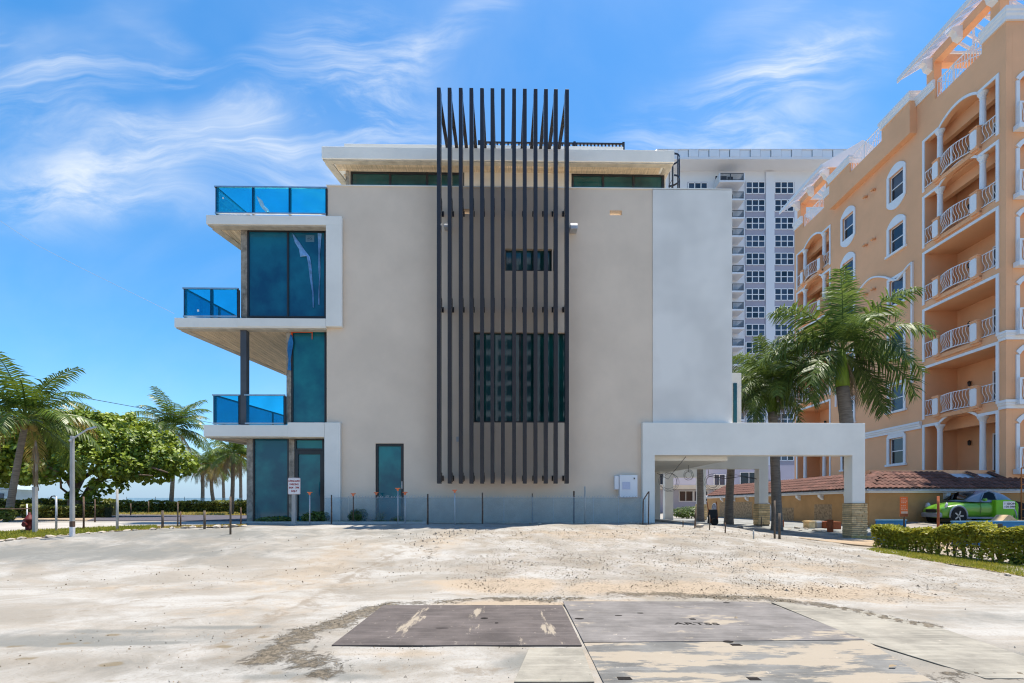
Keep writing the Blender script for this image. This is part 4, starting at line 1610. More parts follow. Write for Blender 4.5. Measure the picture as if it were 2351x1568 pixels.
def pergola(a, b, name='pergola'):
    """peach posts and beams under a sloping frame of white rafters"""
    root = ap(MB().box(.05, a, PW, .5, a + .5, 27.4).box(.05, b - .5, PW, .5, b, 27.4).box(3.4, a, 24, 3.9, a + .5, 27.4).box(3.4, b - .5, 24, 3.9, b, 27.4)
              .box(.05, a, 27.401, .5, b, 27.92).box(3.4, a, 27.401, 3.9, b, 27.92)
              .box(.501, a + .05, 27.41, 3.399, a + .45, 27.91).box(.501, b - .45, 27.41, 3.399, b - .05, 27.91), name, 'orange')
    m = MB()
    n = int((b - a + 1.4) / .52)
    for i in range(n + 1):
        y = a - .7 + (b - a + 1.4) * i / n
        m.bar((-1.05, y, 27.45), (2.0, y, 29.25), .07, .16).bar((5.0, y, 27.45), (2.0, y, 29.25), .07, .16)
        if i % 4 == 0:
            m.bar((.51, y, 27.6), (3.39, y, 27.6), .07, .12).bar((2, y, 27.6), (2, y, 29.1), .07, .1).bar((.7, y, 28.4), (2, y, 27.65), .06, .1).bar((3.3, y, 28.4), (2, y, 27.65), .06, .1)
    m.bar((2.0, a - .72, 29.3), (2.0, b + .72, 29.3), .08, .12)
    ap(m, 'rafter_frame', 'trim', root)
    ap(MB().box(-1.12, a - .76, 27.28, -1.05, b + .76, 27.56).box(5.0, a - .76, 27.28, 5.07, b + .76, 27.56).prism([(-1.05, 27.3), (5.0, 27.3), (5.0, 27.5), (2.0, 29.35), (1.7, 29.15), (-1.05, 27.5)], 'y', a - .78, a - .72), 'fascia_board', 'trim', root)
    for y in (a + .25, (a + b) / 2, b - .25):
        ap(MB().prism([(.049, 27.75), (-.55, 27.62), (-.55, 27.48), (-.32, 27.38), (-.25, 27.15), (.049, 27.0)], 'y', y - .16, y + .16), 'corbel', 'trim', root)


pergola(.35, 4.7)
pergola(13.5, 17.9)

# front wall: arched openings with small balconies at the corner
def front_balcony():
    fr = MB()
    n, x0, x1, z1 = 12, .62, 2.0, 2.30
    arc = [(x0 + (x1 - x0) * i / n, z1 + .45 * math.sin(math.pi * i / n) ** .8) for i in range(n + 1)]
    out = [(x0 - .17 + (x1 - x0 + .34) * i / n, z1 + .17 + .47 * math.sin(math.pi * i / n) ** .8) for i in range(n + 1)]
    fr.box(x0 - .17, -.06, 0, x0, -.004, z1).box(x1, -.06, 0, x1 + .17, -.004, z1)
    for i in range(n):
        fr.prism([arc[i], arc[i + 1], out[i + 1], out[i]], 'y', -.06, -.004)
    root = ap(fr, 'balcony', 'trim')
    sp_ = MB()
    for i in range(n):
        sp_.prism([arc[i], arc[i + 1], (arc[i + 1][0], 2.76), (arc[i][0], 2.76)], 'y', 0.0, .3)
    ap(sp_, 'arch_wall', 'orange', root)
    ap(MB().box(x0, .9, 0, x1, 1.0, 2.8), 'inner_wall', 'orange', root)
    ap(MB().box(x0 + .05, .86, 0, x1 - .05, .898, 2.0), 'door_pane', 'black_gl', root)
    ap(MB().box(x0 - .3, -.34, -.22, x1 + .3, -.004, .03), 'balcony_slab', 'trim', root, bevel=.02)
    rl = MB()
    for k in range(12):
        x = x0 - .08 + k * .14
        rl.tube([(x + .035 * math.sin(t * 2 * math.pi), -.24 - .06 * math.sin(t * math.pi), .06 + t * 1.0) for t in np.linspace(0, 1, 9)], .017, 4, cap=False)
    rl.bar((x0 - .22, -.24, 1.08), (x1 + .22, -.24, 1.08), .07).box(x0 - .22, -.27, .03, x0 - .13, -.2, 1.045).box(x1 + .13, -.27, .03, x1 + .22, -.2, 1.045)
    ap(rl, 'railing', 'whitemetal', root)
    return root


fb, first = front_balcony(), True
for k in range(6):
    for dx in (0, 3.58):
        o = fb if first else dup(fb, apt)
        first = False
        o.location = (dx, 0, FL[k] + .05)

# ------------------------------------------------------------------ white tower block far behind
TY = 75.0
tw = thing('tower_block', 'white high-rise slab with grey window bands far behind the beach house', 'tower block', ((1520 - 1175.5) / F * TY, TY, 0))
TX0 = tw.location.x


def tx(px):
    return (px - 1175.5) / F * TY - TX0


def tz(py):
    return HC + (1160 - py) / F * TY


def tp(mb, name, m, parent=tw, **kw):
    return mb.obj(name, M[m] if isinstance(m, str) else m, parent, **kw)


TR = tx(1960)
tp(MB().box(0, 0, .3, TR, 14, tz(384)), 'wall', 'tower')
tp(MB().box(-1.5, -2.6, tz(393), TR + 1, -.3, tz(393) + .35).box(-1.5, -2.6, tz(371.5), TR + 1, 14, tz(370)).box(-1.5, -.301, tz(393), TR + 1, 14.2, tz(392)), 'roof_edge', 'tower')
bandm = mat('pale_parapet_panel', (.74, .75, .78), .7, .03, .2)
pitch = 1.56
i = 0
x = -1.5
while x < TR:
    tp(MB().box(x + .05, -2.5 - (.12 if i % 2 else 0), tz(392) + .3, x + pitch - .05, -2.3, tz(372)), 'parapet_panel', bandm)
    x += pitch
    i += 1
PIT = 40.8
cols = [(1580, 1622, 1), (1712, 1755, 18), (1778, 1822, 18)]
# lavender-grey vertical bands, each window with white grid and six panes
for a, b, n in cols:
    tp(MB().box(tx(a - 1.5), -.05, .4, tx(b + 1.5), -.002, tz(418)), 'window_band', 'tower_grey')
tp(MB().box(tx(1757), -.22, .4, tx(1776.5), -.003, tz(396)), 'pilaster', 'tower')
proto = None
for ci, (a, b, n) in enumerate(cols):
    for r__ in range(n):
        z = tz(432 + PIT * r__ + (2 if ci == 0 else 0))
        if proto is None:
            w, h = tx(1755) - tx(1712), 26.5 / F * TY
            fr = MB()
            for q in range(4):
                x = w * q / 3
                fr.box(x - .07, -.14, -h / 2, x + .07, -.051, h / 2)
            for q in range(3):
                zz = -h / 2 + h * q / 2
                for s_ in range(3):
                    fr.box(w * s_ / 3 + .07, -.135, zz - .06, w * (s_ + 1) / 3 - .07, -.052, zz + .06)
            proto = tp(fr, 'window', 'trim')
            for q in range(3):
                for s_ in (0, 1):
                    tp(MB().box(w * q / 3 + .06, -.09, -h / 2 + s_ * h / 2 + .05, w * (q + 1) / 3 - .06, -.07, -h / 2 + (s_ + 1) * h / 2 - .05), 'pane', 'sky_gl', proto)
            o = proto
        else:
            o = dup(proto, tw)
        o.location = (tx(a), -.002, z)
# balconies stacked left of the bands
bal = None
for r__ in range(17):
    z = tz(435.5 + 41.0 * r__)
    if bal is None:
        x0, x1 = tx(1638), tx(1694)
        bal = tp(MB().box(x0, -2.2, -.25, x1, -.003, 0).box(x0, -2.2, .001, x0 + .12, -.01, 1.1).box(x1 - .12, -2.2, .001, x1, -.01, 1.1), 'balcony', 'tower')
        rl = MB()
        rl.bar((x0 + .13, -2.15, 1.05), (x1 - .13, -2.15, 1.05), .07).bar((x0 + .13, -2.15, .12), (x1 - .13, -2.15, .12), .06)
        n = 26
        for q in range(n + 1):
            x = x0 + .16 + (x1 - x0 - .32) * q / n
            rl.box(x - .022, -2.17, .12, x + .022, -2.13, 1.03)
        rl.box((x0 + x1) / 2 - .3, -2.2, 0.002, (x0 + x1) / 2 - .18, -2.1, 1.06)
        tp(rl, 'railing', 'steel', bal)
        tp(MB().box(x0 + .3, -.08, .02, x0 + 2.0, -.012, 2.1), 'door_pane', 'sky_gl', bal)
        tp(MB().box(x0 + 2.2, -.08, .5, x0 + 3.0, -.012, 2.0), 'pane', 'sky_gl', bal)
        o = bal
    else:
        o = dup(bal, tw)
    o.location = (0, 0, z)
# a plain slab across the street behind the viewer: only its reflection shows, in the dark windows
op = thing('opposite_tower', 'white high-rise across the street, mirrored in the big dark window behind the fins', 'tower block', (-18, -58, 0))
MB().box(0, -12, 0, 46, 0, 50).obj('wall', M['tower'], op)
ob, og = MB(), MB()
for q in range(11):
    for r__ in range(16):
        og.box(1.2 + q * 4.1, .005, 2 + r__ * 3.0, 4.2 + q * 4.1, .04, 3.9 + r__ * 3.0)
        ob.box(2.6 + q * 4.1, .041, 2 + r__ * 3.0, 2.8 + q * 4.1, .10, 3.9 + r__ * 3.0)
og.obj('windows', M['sky_gl'], op, kind='stuff')
ob.obj('mullions', M['trim'], op, kind='stuff')
# low annexe of the tower seen through the carport
ann = thing('annexe_building', 'low pale lavender annexe with dark windows seen through the carport', 'building', ((1500 - 1175.5) / F * 58, 58, 0))
ax0 = ann.location.x


def axx(px):
    return (px - 1175.5) / F * 58 - ax0


def azz(py):
    return HC + (1160 - py) / F * 58


annm = mat('lavender_wall', (.46, .46, .56), .9, .05, .3)
hl_ = [(axx(a), axx(b), azz(d), azz(c)) for a, b, c, d in ((1515, 1540, 1085, 1112), (1560, 1590, 1128, 1150), (1594, 1624, 1128, 1150), (1640, 1664, 1090, 1140), (1700, 1740, 1085, 1112))]
ann_w = MB().wall('y', 0, .3, axx(1480), axx(1830), .3, azz(1068), hl_)
ann_w.obj('wall', annm, ann)
for a, b, c, d in hl_:
    fr = MB().box(a - .1, -.06, c - .1, a, -.002, d + .1).box(b, -.06, c - .1, b + .1, -.002, d + .1).box(a, -.06, d, b, -.002, d + .1).box(a, -.06, c - .1, b, -.002, c).box((a + b) / 2 - .04, .04, c, (a + b) / 2 + .04, .08, d)
    w_ = fr.obj('window', M['trim'], ann)
    MB().box(a, .1, c, b, .12, d).obj('pane', M['sky_gl'], w_)
MB().box(axx(1480), -2.2, azz(1124), axx(1650), -.01, azz(1118)).box(axx(1480), -2.21, azz(1118), axx(1650), -2.1, azz(1115)).obj('canopy', M['cream'], ann)

# ------------------------------------------------------------------ garden wall with a clay tile roof
gw = thing('garden_wall', 'stained ochre garden wall with a clay tile roof below the peach building', 'wall', (17.3, 23.5, 0))
GL = 19.0        # run away from the street
GR = 12.5        # run along the street


def gwp(mb, name, m, parent=gw, **kw):
    return mb.obj(name, M[m] if isinstance(m, str) else m, parent, **kw)


wt2 = 2.10
gwp(MB().box(0, .002, .1, .3, GL, wt2), 'side_wall', 'ochre')
gwp(MB().box(0.0, -.3, .1, GR, .0, wt2), 'front_wall', 'ochre')
gwp(MB().box(-.12, -.42, wt2 + .001, GR, -.05, wt2 + .13).box(-.12, -.049, wt2 + .001, .25, GL, wt2 + .13), 'eaves_trim', 'trim')
# bed of the tiles: sloping up towards the building
e, zt0, zt1, run = .32, wt2 + .16, wt2 + 1.02, 1.35
bed = MB()
bed.add([(-e, -.3 - e, zt0), (GR, -.3 - e, zt0), (GR, -.3 + run, zt1), (run, -.3 + run, zt1), (-e, GL, zt0), (run, GL, zt1),
         (-e, -.3 - e, zt0 - .07), (GR, -.3 - e, zt0 - .07), (-e, GL, zt0 - .07)],
        [(0, 1, 2, 3), (4, 0, 3, 5), (6, 7, 1, 0), (8, 6, 0, 4)])
gwp(bed, 'roof_bed', 'underlay')
gwp(MB().box(1.0, 1.06, wt2 + .2, GR, 1.3, 3.3), 'back_wall', 'orange')
slope = math.atan2(zt1 - zt0, run + e)
ROWS = 5
tl = math.hypot(zt1 - zt0, run + e) / ROWS


def tile_mesh(wd=.30, ln=None, s=0.055):
    ln = ln or tl * 1.22
    m = MB()
    prof = []
    for i in range(7):
        t = i / 6
        prof.append((-wd / 2 + wd * t, .018 + s * math.sin(math.pi * t) ** 1.0 if t <= 1 else 0))
    n = len(prof)
    for y in (0, ln):
        lift = .030 if y == 0 else 0.0
        for x, z in prof:
            m.v.append((x, y, z + lift + .02))
    for x, z in prof:
        m.v.append((x, 0, z + .02))
    for i in range(n - 1):
        m.f.append((i, i + 1, n + i + 1, n + i))
        m.f.append((2 * n + i, 2 * n + i + 1, i + 1, i))
    return m.mesh('tile', M['tile'], smooth=False)


tme = tile_mesh()
rt = random.Random(5)
count = 0
gap_cols = (17, 24)
nfr = int((GR - .2) / .27)
stuff_t = MB()


def put_tile(loc, rz, sl, roll=0.0, keep=True):
    global count
    rot = Matrix.Rotation(rz, 4, 'Z') @ Matrix.Rotation(sl, 4, 'X') @ Matrix.Rotation(roll, 4, 'Z')
    if count < 290 and keep:
        o = bpy.data.objects.new('tile', tme)
        link(o, gw)
        o.matrix_local = Matrix.Translation(loc) @ rot
        count += 1
    else:
        Mx = Matrix.Translation(loc) @ rot
        stuff_t.add([tuple(Mx @ v.co) for v in tme.vertices], [tuple(p.vertices) for p in tme.polygons])


ca, sa = math.cos(slope), math.sin(slope)
for c in range(nfr):
    for r__ in range(ROWS):
        x = -e + .2 + c * .27
        y, z = -.3 - e + r__ * tl * ca, zt0 + r__ * tl * sa
        if x < y + .3 - .05:
            continue
        if 19 <= c <= 26 and r__ in (3, 4) and not (c == 23):
            continue
        put_tile((x, y - .05, z + rt.uniform(0, .012)), rt.uniform(-.03, .03) + (.25 if (c == 23 and r__ > 2) else 0), slope, rt.uniform(-.03, .03), keep=(x < 8.6))
for c in range(int(GL / .27)):
    for r__ in range(ROWS):
        y = -.3 - e + .2 + c * .27
        x, z = -e + r__ * tl * ca, zt0 + r__ * tl * sa
        if y < x - .3 - .05:
            continue
        put_tile((x - .05, y, z + rt.uniform(0, .012)), R(-90) + rt.uniform(-.03, .03), slope, rt.uniform(-.03, .03), keep=(c < 24))
gwp(stuff_t, 'roof_tiles', 'tile', kind='stuff')
# plaster brackets, arched stone niches, peeled patches
for k in range(8):
    y = 1.0 + k * 2.1
    gwp(MB().prism([(-.001, wt2 - .02), (-.22, wt2 - .02), (-.2, wt2 - .14), (-.001, wt2 - .3)], 'y', y, y + .2), 'corbel', 'trim')
for px in (2145, 2175, 2240, 2345, 2397):
    x = (px + 20 - 1175.5) / F * 23.2 - 17.3
    gwp(MB().prism([(-.301, wt2 - .02), (-.5, wt2 - .02), (-.47, wt2 - .14), (-.301, wt2 - .3)], 'x', x, x + .2), 'corbel', 'trim')


def niche(yc, w=1.0, h=1.35):
    pts = [(yc - w / 2, .35), (yc + w / 2, .35)] + [(yc + w / 2 * math.cos(t), .35 + h - w / 2 + w / 2 * math.sin(t)) for t in np.linspace(0, math.pi, 9)]
    fr = MB().prism(pts, 'x', -.05, -.001)
    o = gwp(fr, 'niche', 'trim')
    q = [(yc + (a - yc) * .86, .40 + (b - .35) * .92) for a, b in pts]
    gwp(MB().prism(q, 'x', -.075, -.0505), 'stone_panel', mat('grey_veined_stone', (.20, .19, .20), .8, .6, 6, .4, 20), o)


niche(8.9)
niche(19 - 1.6)
gwp(MB().box(-.012, 5.9, .3, -.001, 7.7, 1.35).box(-.013, 2.4, .4, -.001, 3.9, 1.55).box(-.012, 11.0, .25, -.001, 16.4, 1.75).box(-.014, 1.0, .2, -.001, 18, .38), 'peeling_patch', 'dirty')
gwp(MB().box(.3, -.315, .2, 1.5, -.301, .75), 'peeling_patch', 'dirty')
# arched gateway behind the car: a flat slab, its shade put into the colour
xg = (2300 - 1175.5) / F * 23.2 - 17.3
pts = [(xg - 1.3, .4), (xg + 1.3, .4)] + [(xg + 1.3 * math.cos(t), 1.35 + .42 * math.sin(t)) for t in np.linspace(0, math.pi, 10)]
gwp(MB().prism(pts, 'y', -.33, -.301), 'gateway', mat('gateway_shade', (.03, .022, .018), .9, .3, 3))
# ------------------------------------------------------------------ palms, trees, hedges, grass
def frond_mesh(name, mats, L, e0, droop, leaf, n, hang, plumose=False, seed=0, wid=.035, curl=0.0):
    """one palm leaf leaving the crown along +x: arching midrib with its leaflets as narrow folded blades"""
    rr = random.Random(seed)
    mb = MB()
    pts = []
    x = z = yb = 0.0
    a = e0
    S = 14
    for i in range(S + 1):
        pts.append(Vector((x, yb, z)))
        x += math.cos(a) * L / S
        z += math.sin(a) * L / S
        yb += curl * L / S * (i / S)
        a -= droop / S * (0.5 + 1.0 * i / S)
    mb.tube(pts, [.030 * (1 - .85 * i / S) + .004 for i in range(S + 1)], 4, cap=False)
    for i in range(n):
        t = .14 + .86 * (i + rr.random() * .6) / n
        f = t * S
        k = min(int(f), S - 1)
        p = pts[k].lerp(pts[k + 1], f - k)
        d = (pts[k + 1] - pts[k]).normalized()
        up = Vector((-d.z, 0, d.x))
        ll = leaf * (.45 + .75 * math.sin(math.pi * min(t * .86 + .12, 1))) * rr.uniform(.85, 1.12)
        for s in (1, -1):
            out = Vector((0, s, 0))
            v = (out * .85 + d * .55).normalized()
            if plumose:
                v = (v + up * rr.uniform(-.55, .75)).normalized()
            else:
                v = (v + up * rr.uniform(-.05, .25)).normalized()
            h = hang * rr.uniform(.75, 1.2)
            q1 = p + v * ll * .5 + Vector((0, 0, -h * .18 * ll))
            v2 = (v + Vector((0, 0, -h))).normalized()
            q2 = q1 + v2 * ll * .5
            w = wid * rr.uniform(.8, 1.15)
            side = d * w
            mb.add([p - side * .4, p + side * .4, q1 + side * .55, q1 - side * .55, q2], [(0, 1, 2, 3), (3, 2, 4)])
    me = bpy.data.meshes.new(name)
    me.from_pydata([tuple(v) for v in mb.v], [], mb.f)
    me.materials.append(mats)
    me.update()
    return me


COCO = [frond_mesh('frond', M['frond'], 3.1, R(e), R(d), .74, 38, h, False, 10 + i, wid=.058, curl=c) for i, (e, d, h, c) in
        enumerate(((76, 60, .8, .1), (55, 85, 1.0, -.12), (32, 92, 1.2, .15), (10, 80, 1.4, -.1), (-15, 62, 1.6, .12)))]
YEL = [frond_mesh('frond', M['yfrond'], 2.8, R(e), R(d), .65, 52, h, False, 30 + i) for i, (e, d, h) in enumerate(((15, 95, 1.4), (-25, 60, 1.8)))]
DEAD = [frond_mesh('dead_frond', M['dead'], 2.3, R(e), R(d), .6, 42, h, False, 40 + i) for i, (e, d, h) in enumerate(((-45, 50, 2.2), (-66, 22, 2.4)))]
ROY = [frond_mesh('frond', M['royal'], 3.3, R(e), R(d), .80, 76, h, True, 50 + i, wid=.052, curl=c) for i, (e, d, h, c) in
       enumerate(((80, 50, .6, .1), (58, 85, .8, -.1), (36, 90, .9, .12), (14, 82, 1.0, -.12), (-8, 70, 1.1, .1), (-28, 48, 1.3, 0)))]


def palm(label, base, top, r0, r1, size, fr, seed, group=None, bark='bark', shaft=0.0, name='palm_tree', bend=0.0, nuts=False, dead=2):
    """leaning ringed trunk, then single leaves set round the crown"""
    rr = random.Random(seed)
    root = thing(name, label, 'palm tree', tuple(base), 0, group)
    h = Vector(top) - Vector(base)
    pts, rs = [], []
    n = 22
    for i in range(n + 1):
        t = i / n
        s = t + bend * math.sin(math.pi * t) * .5
        p = Vector((h.x * (t ** 1.6 if bend >= 0 else t), h.y * t, h.z * t - .15 * (1 - t)))
        p.x += bend * math.sin(math.pi * t)
        pts.append(p)
        flare = .35 * math.exp(-t * 9)
        rs.append((r0 + (r1 - r0) * t) * (1 + flare) * (1.03 if i % 2 else .985))
    MB().tube(pts, rs, 10).obj('trunk', M[bark], root, smooth=True)
    c = pts[-1]
    if shaft > 0:
        MB().tube([c - Vector((0, 0, .02)), c + Vector((-.01, 0, shaft * .3)), c + Vector((-.03, 0, shaft * .75)), c + Vector((-.05, 0, shaft * 1.05))],
                  [r1 * 1.12, r1 * 1.02, r1 * .74, r1 * .45], 10).obj('crownshaft', M['shaft'], root, smooth=True)
        c = c + Vector((-.05, 0, shaft))
    for var, cnt, off_ in fr:
        for k in range(cnt):
            me = var
            o = bpy.data.objects.new('dead_frond' if 'dead' in me.name else 'frond', me)
            link(o, root)
            o.location = c + Vector((0, 0, rr.uniform(-.06, .06)))
            az = 2 * math.pi * (k + off_ + rr.uniform(-.22, .22)) / cnt
            if shaft > 0 and var in (ROY[4], ROY[5], DEAD[1]):        # low leaves hang to the sides of the green shaft
                az = (0.35 if math.cos(az) > 0 else math.pi - .35) * (1 if math.sin(az) > 0 else -1) + rr.uniform(-.3, .3)
            o.rotation_euler = (rr.uniform(-.10, .10), rr.uniform(-.13, .13), az)
            s = size * rr.uniform(.88, 1.1)
            o.scale = (s, s, s)
    if nuts:
        for k in range(6):
            a = k * 1.05
            MB().lathe([(.02, -.14), (.10, -.08), (.12, 0), (.09, .09), (.02, .13)], c + Vector((math.cos(a) * .24, math.sin(a) * .24, -.28 - .06 * (k % 2))), 8).obj('coconut', M['yfrond'], root, smooth=True)
    return root


def coco(a=3, b=5, c=5, d=4, e=2, y=1, dd=2):
    out = [(COCO[0], a, .1), (COCO[1], b, .3), (COCO[2], c, .6), (COCO[3], d, .2), (COCO[4], e, .45)]
    if y:
        out += [(YEL[0], y, .3), (YEL[1], y, .7)]
    if dd:
        out += [(DEAD[0], dd, .2), (DEAD[1], dd, .6)]
    return [q for q in out if q[1] > 0]


def on_ground(px, y):
    x = (px - 1175.5) / F * y
    return Vector((x, y, ground_z(x, y)))


p = palm('tall coconut palm leaning over the grass verge left of the round sea tree', on_ground(16, 19.5), at(60, 962, 19.5), .125, .10, .95, coco(4, 6, 6, 4, 2, 2, 0), 3, bend=-.02, nuts=True)
p = palm('coconut palm rising behind the right side of the wide sea tree', on_ground(391, 40), at(397, 985, 40), .17, .13, 1.13, coco(4, 6, 6, 5, 3, 1, 1), 5, bend=.15)
palm('yellowing coconut palm just right of the wide sea tree', on_ground(463, 44), at(463, 1070, 44), .17, .13, .80, coco(3, 5, 5, 4, 2, 3, 2), 8, 'coconut palms by the beach', bend=.1)
palm('short coconut palm with brown skirt, second from the house', on_ground(498, 40), at(488, 1066, 40), .15, .12, .68, coco(2, 4, 4, 3, 2, 2, 4), 9, 'coconut palms by the beach', bend=-.25)
palm('slim coconut palm in the middle of the beach palms', on_ground(514, 50), at(511, 1068, 50), .16, .12, .75, coco(3, 4, 5, 4, 2, 1, 2), 11, 'coconut palms by the beach')
palm('nearer coconut palm with bare stem beside the glazed corner', on_ground(531, 33), at(535, 1040, 33), .14, .11, .70, coco(3, 5, 5, 4, 2, 1, 3), 12, 'coconut palms by the beach', bend=.06)
palm('coconut palm half hidden by the glazed corner column', on_ground(553, 46), at(552, 1050, 46), .15, .12, .85, coco(3, 5, 5, 4, 3, 1, 2), 14, 'coconut palms by the beach')
roy = [(ROY[0], 2, .2), (ROY[1], 4, .1), (ROY[2], 5, .45), (ROY[3], 5, .7), (ROY[4], 4, .3), (ROY[5], 3, .15), (DEAD[1], 3, .35)]
palm('large royal palm with bright green crownshaft behind the carport', on_ground(1958, 20.5), at(1934, 887, 20.5), .28, .25, 1.05, roy, 23, bark='bark_grey', shaft=1.5, name='royal_palm', bend=.03)
palm('smaller royal palm rising through the middle of the carport', on_ground(1784, 22.0), at(1773, 945, 22.0), .21, .19, .74, roy, 29, bark='bark_grey', shaft=1.2, name='royal_palm')
palm('royal palm in the carport with its crown behind the white wing', on_ground(1673, 25.5), at(1690, 925, 25.5), .20, .18, .66, roy, 31, bark='bark_grey', shaft=.85, name='royal_palm')
palm('farthest royal palm trunk seen deep in the carport', on_ground(1608, 30), at(1606, 980, 30), .20, .18, .6, roy[:5], 33, bark='bark_grey', shaft=.7, name='royal_palm')

# hanging dry leaf beside the leaning palm is on a snapped stem of its own
ds = thing('dry_palm_leaf', 'brown dry palm leaf hanging down beside the leaning palm', 'palm leaf', tuple(on_ground(82, 19.3)))
zt_ = at(82, 1010, 19.3).z - ds.location.z
MB().tube([(0, 0, 0), (.03, 0, zt_ * .5), (.0, 0, zt_ * .97)], [.05, .045, .03], 6).obj('stalk', M['pole'], ds)
mbh = MB()
rh = random.Random(77)
for i in range(130):
    z = zt_ * rh.uniform(.52, 1.0)
    a = rh.uniform(0, 6.28)
    r_o = rh.uniform(.02, .15)
    l = rh.uniform(.3, .75)
    p0 = Vector((.02 * math.cos(a), .02 * math.sin(a), z))
    p1 = Vector((r_o * math.cos(a), r_o * math.sin(a), z - l))
    s = Vector((-math.sin(a), math.cos(a), 0)) * .02
    mbh.add([p0 - s, p0 + s, p1 + s * .6, p1 - s * .6], [(0, 1, 2, 3)])
mbh.obj('leaflets', M['dead'], ds)


def leaf_cloud(mb, lobes, count, size, rr, shell=.55, flat=1.0, disc=6, upb=.5):
    """single leaves spread through overlapping ellipsoids, thicker near the outside"""
    wts = [l[3] * l[4] * l[5] for l in lobes]
    for _ in range(count):
        cx, cy, cz, rx, ry, rz = rr.choices(lobes, wts)[0]
        while True:
            v = Vector((rr.gauss(0, 1), rr.gauss(0, 1), rr.gauss(0, 1))).normalized()
            if v.z > -.75 or rr.random() < .5:
                break
        q = rr.random() ** (1 / 3) * (1 - shell) + shell * rr.uniform(.72, 1.05)
        p = Vector((cx + v.x * rx * q, cy + v.y * ry * q, cz + v.z * rz * q))
        nrm = (v * .6 + Vector((rr.uniform(-.7, .7), rr.uniform(-.7, .7), upb + rr.uniform(-.4, .5)))).normalized()
        a = nrm.orthogonal().normalized()
        a = (Matrix.Rotation(rr.uniform(0, 6.28), 3, nrm) @ a)
        b = nrm.cross(a)
        s = size * rr.uniform(.65, 1.25)
        if disc == 6:
            vs = [p + (a * math.cos(t) + b * math.sin(t) * .92) * s for t in (0, 1.05, 2.1, 3.14, 4.19, 5.24)]
            vs[0] += nrm * s * .22
            vs[3] += nrm * s * .22
            mb.add(vs, [(0, 1, 5), (1, 2, 4, 5), (2, 3, 4)])
        else:
            mb.add([p - a * s, p + b * s * .5 + nrm * s * .1, p + a * s, p - b * s * .5 + nrm * s * .1], [(0, 1, 2), (0, 2, 3)])


# the wide round-leaved sea tree
TZ = 27.0
sg = thing('sea_grape_tree', 'wide low tree with round glossy leaves over the left verge', 'tree', tuple(on_ground(168, TZ)))
bx_, bz_ = sg.location.x, sg.location.z


def tl_(px, py, dy=0.0):
    y = TZ + dy
    q = at(px, py, y)
    return Vector((q.x - bx_, dy, q.z - bz_))


MB().tube([tl_(168, 1186), tl_(166, 1155), tl_(170, 1128), tl_(190, 1095, .4)], [.28, .22, .2, .14], 9).obj('trunk', M['treebark'], sg, smooth=True)
MB().tube([tl_(186, 1186, .6), tl_(188, 1150, .6), tl_(205, 1122, .6), tl_(240, 1098, .2)], [.22, .17, .15, .10], 9).obj('trunk', M['treebark'], sg, smooth=True)
for pts, r0 in (([(205, 1122, .6), (240, 1090, -.4), (290, 1066, -1), (340, 1070, -1.6), (385, 1085, -1.8)], .13), ([(190, 1098, .4), (250, 1058, .2), (300, 1040, -.4), (330, 1018, -1)], .12), ([(170, 1128, 0), (150, 1092, -.6), (110, 1070, -.8), (60, 1060, -1)], .12),
                ([(168, 1128, 0), (180, 1070, .6), (190, 1010, .8), (200, 975, .6)], .12), ([(166, 1140, 0), (140, 1120, -.9), (138, 1090, -1.4), (100, 1095, -1.7)], .07), ([(240, 1098, .2), (300, 1088, -1.6), (350, 1092, -2.3)], .08)):
    MB().tube([tl_(*q) for q in pts], [r0 * (1 - .7 * i / (len(pts) - 1)) for i in range(len(pts))], 7).obj('limb', M['treebark'], sg, smooth=True)
lob = []
for px, py, dy, rx, ry, rz in ((60, 1040, 0, 2.2, 2.2, 1.5), (10, 1070, .5, 2.4, 2.2, 1.25), (150, 1000, .6, 2.3, 2.4, 1.5), (235, 1000, .2, 2.0, 2.4, 1.35), (320, 1030, 0, 1.9, 2.2, 1.3), (385, 1060, -.4, 1.3, 1.6, .95),
                               (300, 1072, -1.0, 1.7, 1.6, .8), (215, 1055, -1.3, 1.7, 1.4, 1.0), (110, 1085, -1.0, 1.6, 1.5, .7), (345, 1090, -.8, 1.0, 1.2, .6), (-60, 1060, 0, 2.2, 2.2, 1.5), (180, 968, .6, 1.2, 1.4, .6), (265, 972, .3, 1.1, 1.3, .6),
                               (415, 1075, -.3, .7, .9, .55), (50, 1000, .4, 1.1, 1.2, .7), (250, 1115, -.6, 1.0, 1.0, .55), (205, 1140, -.2, .7, .7, .35)):
    c = tl_(px, py, dy)
    lob.append((c.x, c.y, c.z, rx, ry, rz))
rr = random.Random(91)
cl = MB()
leaf_cloud(cl, lob, 19000, .105, rr, .62)
# sprigs that break the outline
tw_ = []
for _ in range(130):
    l = rr.choice(lob)
    v = Vector((rr.gauss(0, 1), rr.gauss(0, 1), abs(rr.gauss(.2, .9)))).normalized()
    tw_.append((l[0] + v.x * l[3] * 1.08, l[1] + v.y * l[4] * 1.08, l[2] + v.z * l[5] * 1.1, .26, .26, .24))
leaf_cloud(cl, tw_, 4200, .095, rr, .3)
cl.obj('crown', M['grape'], sg)


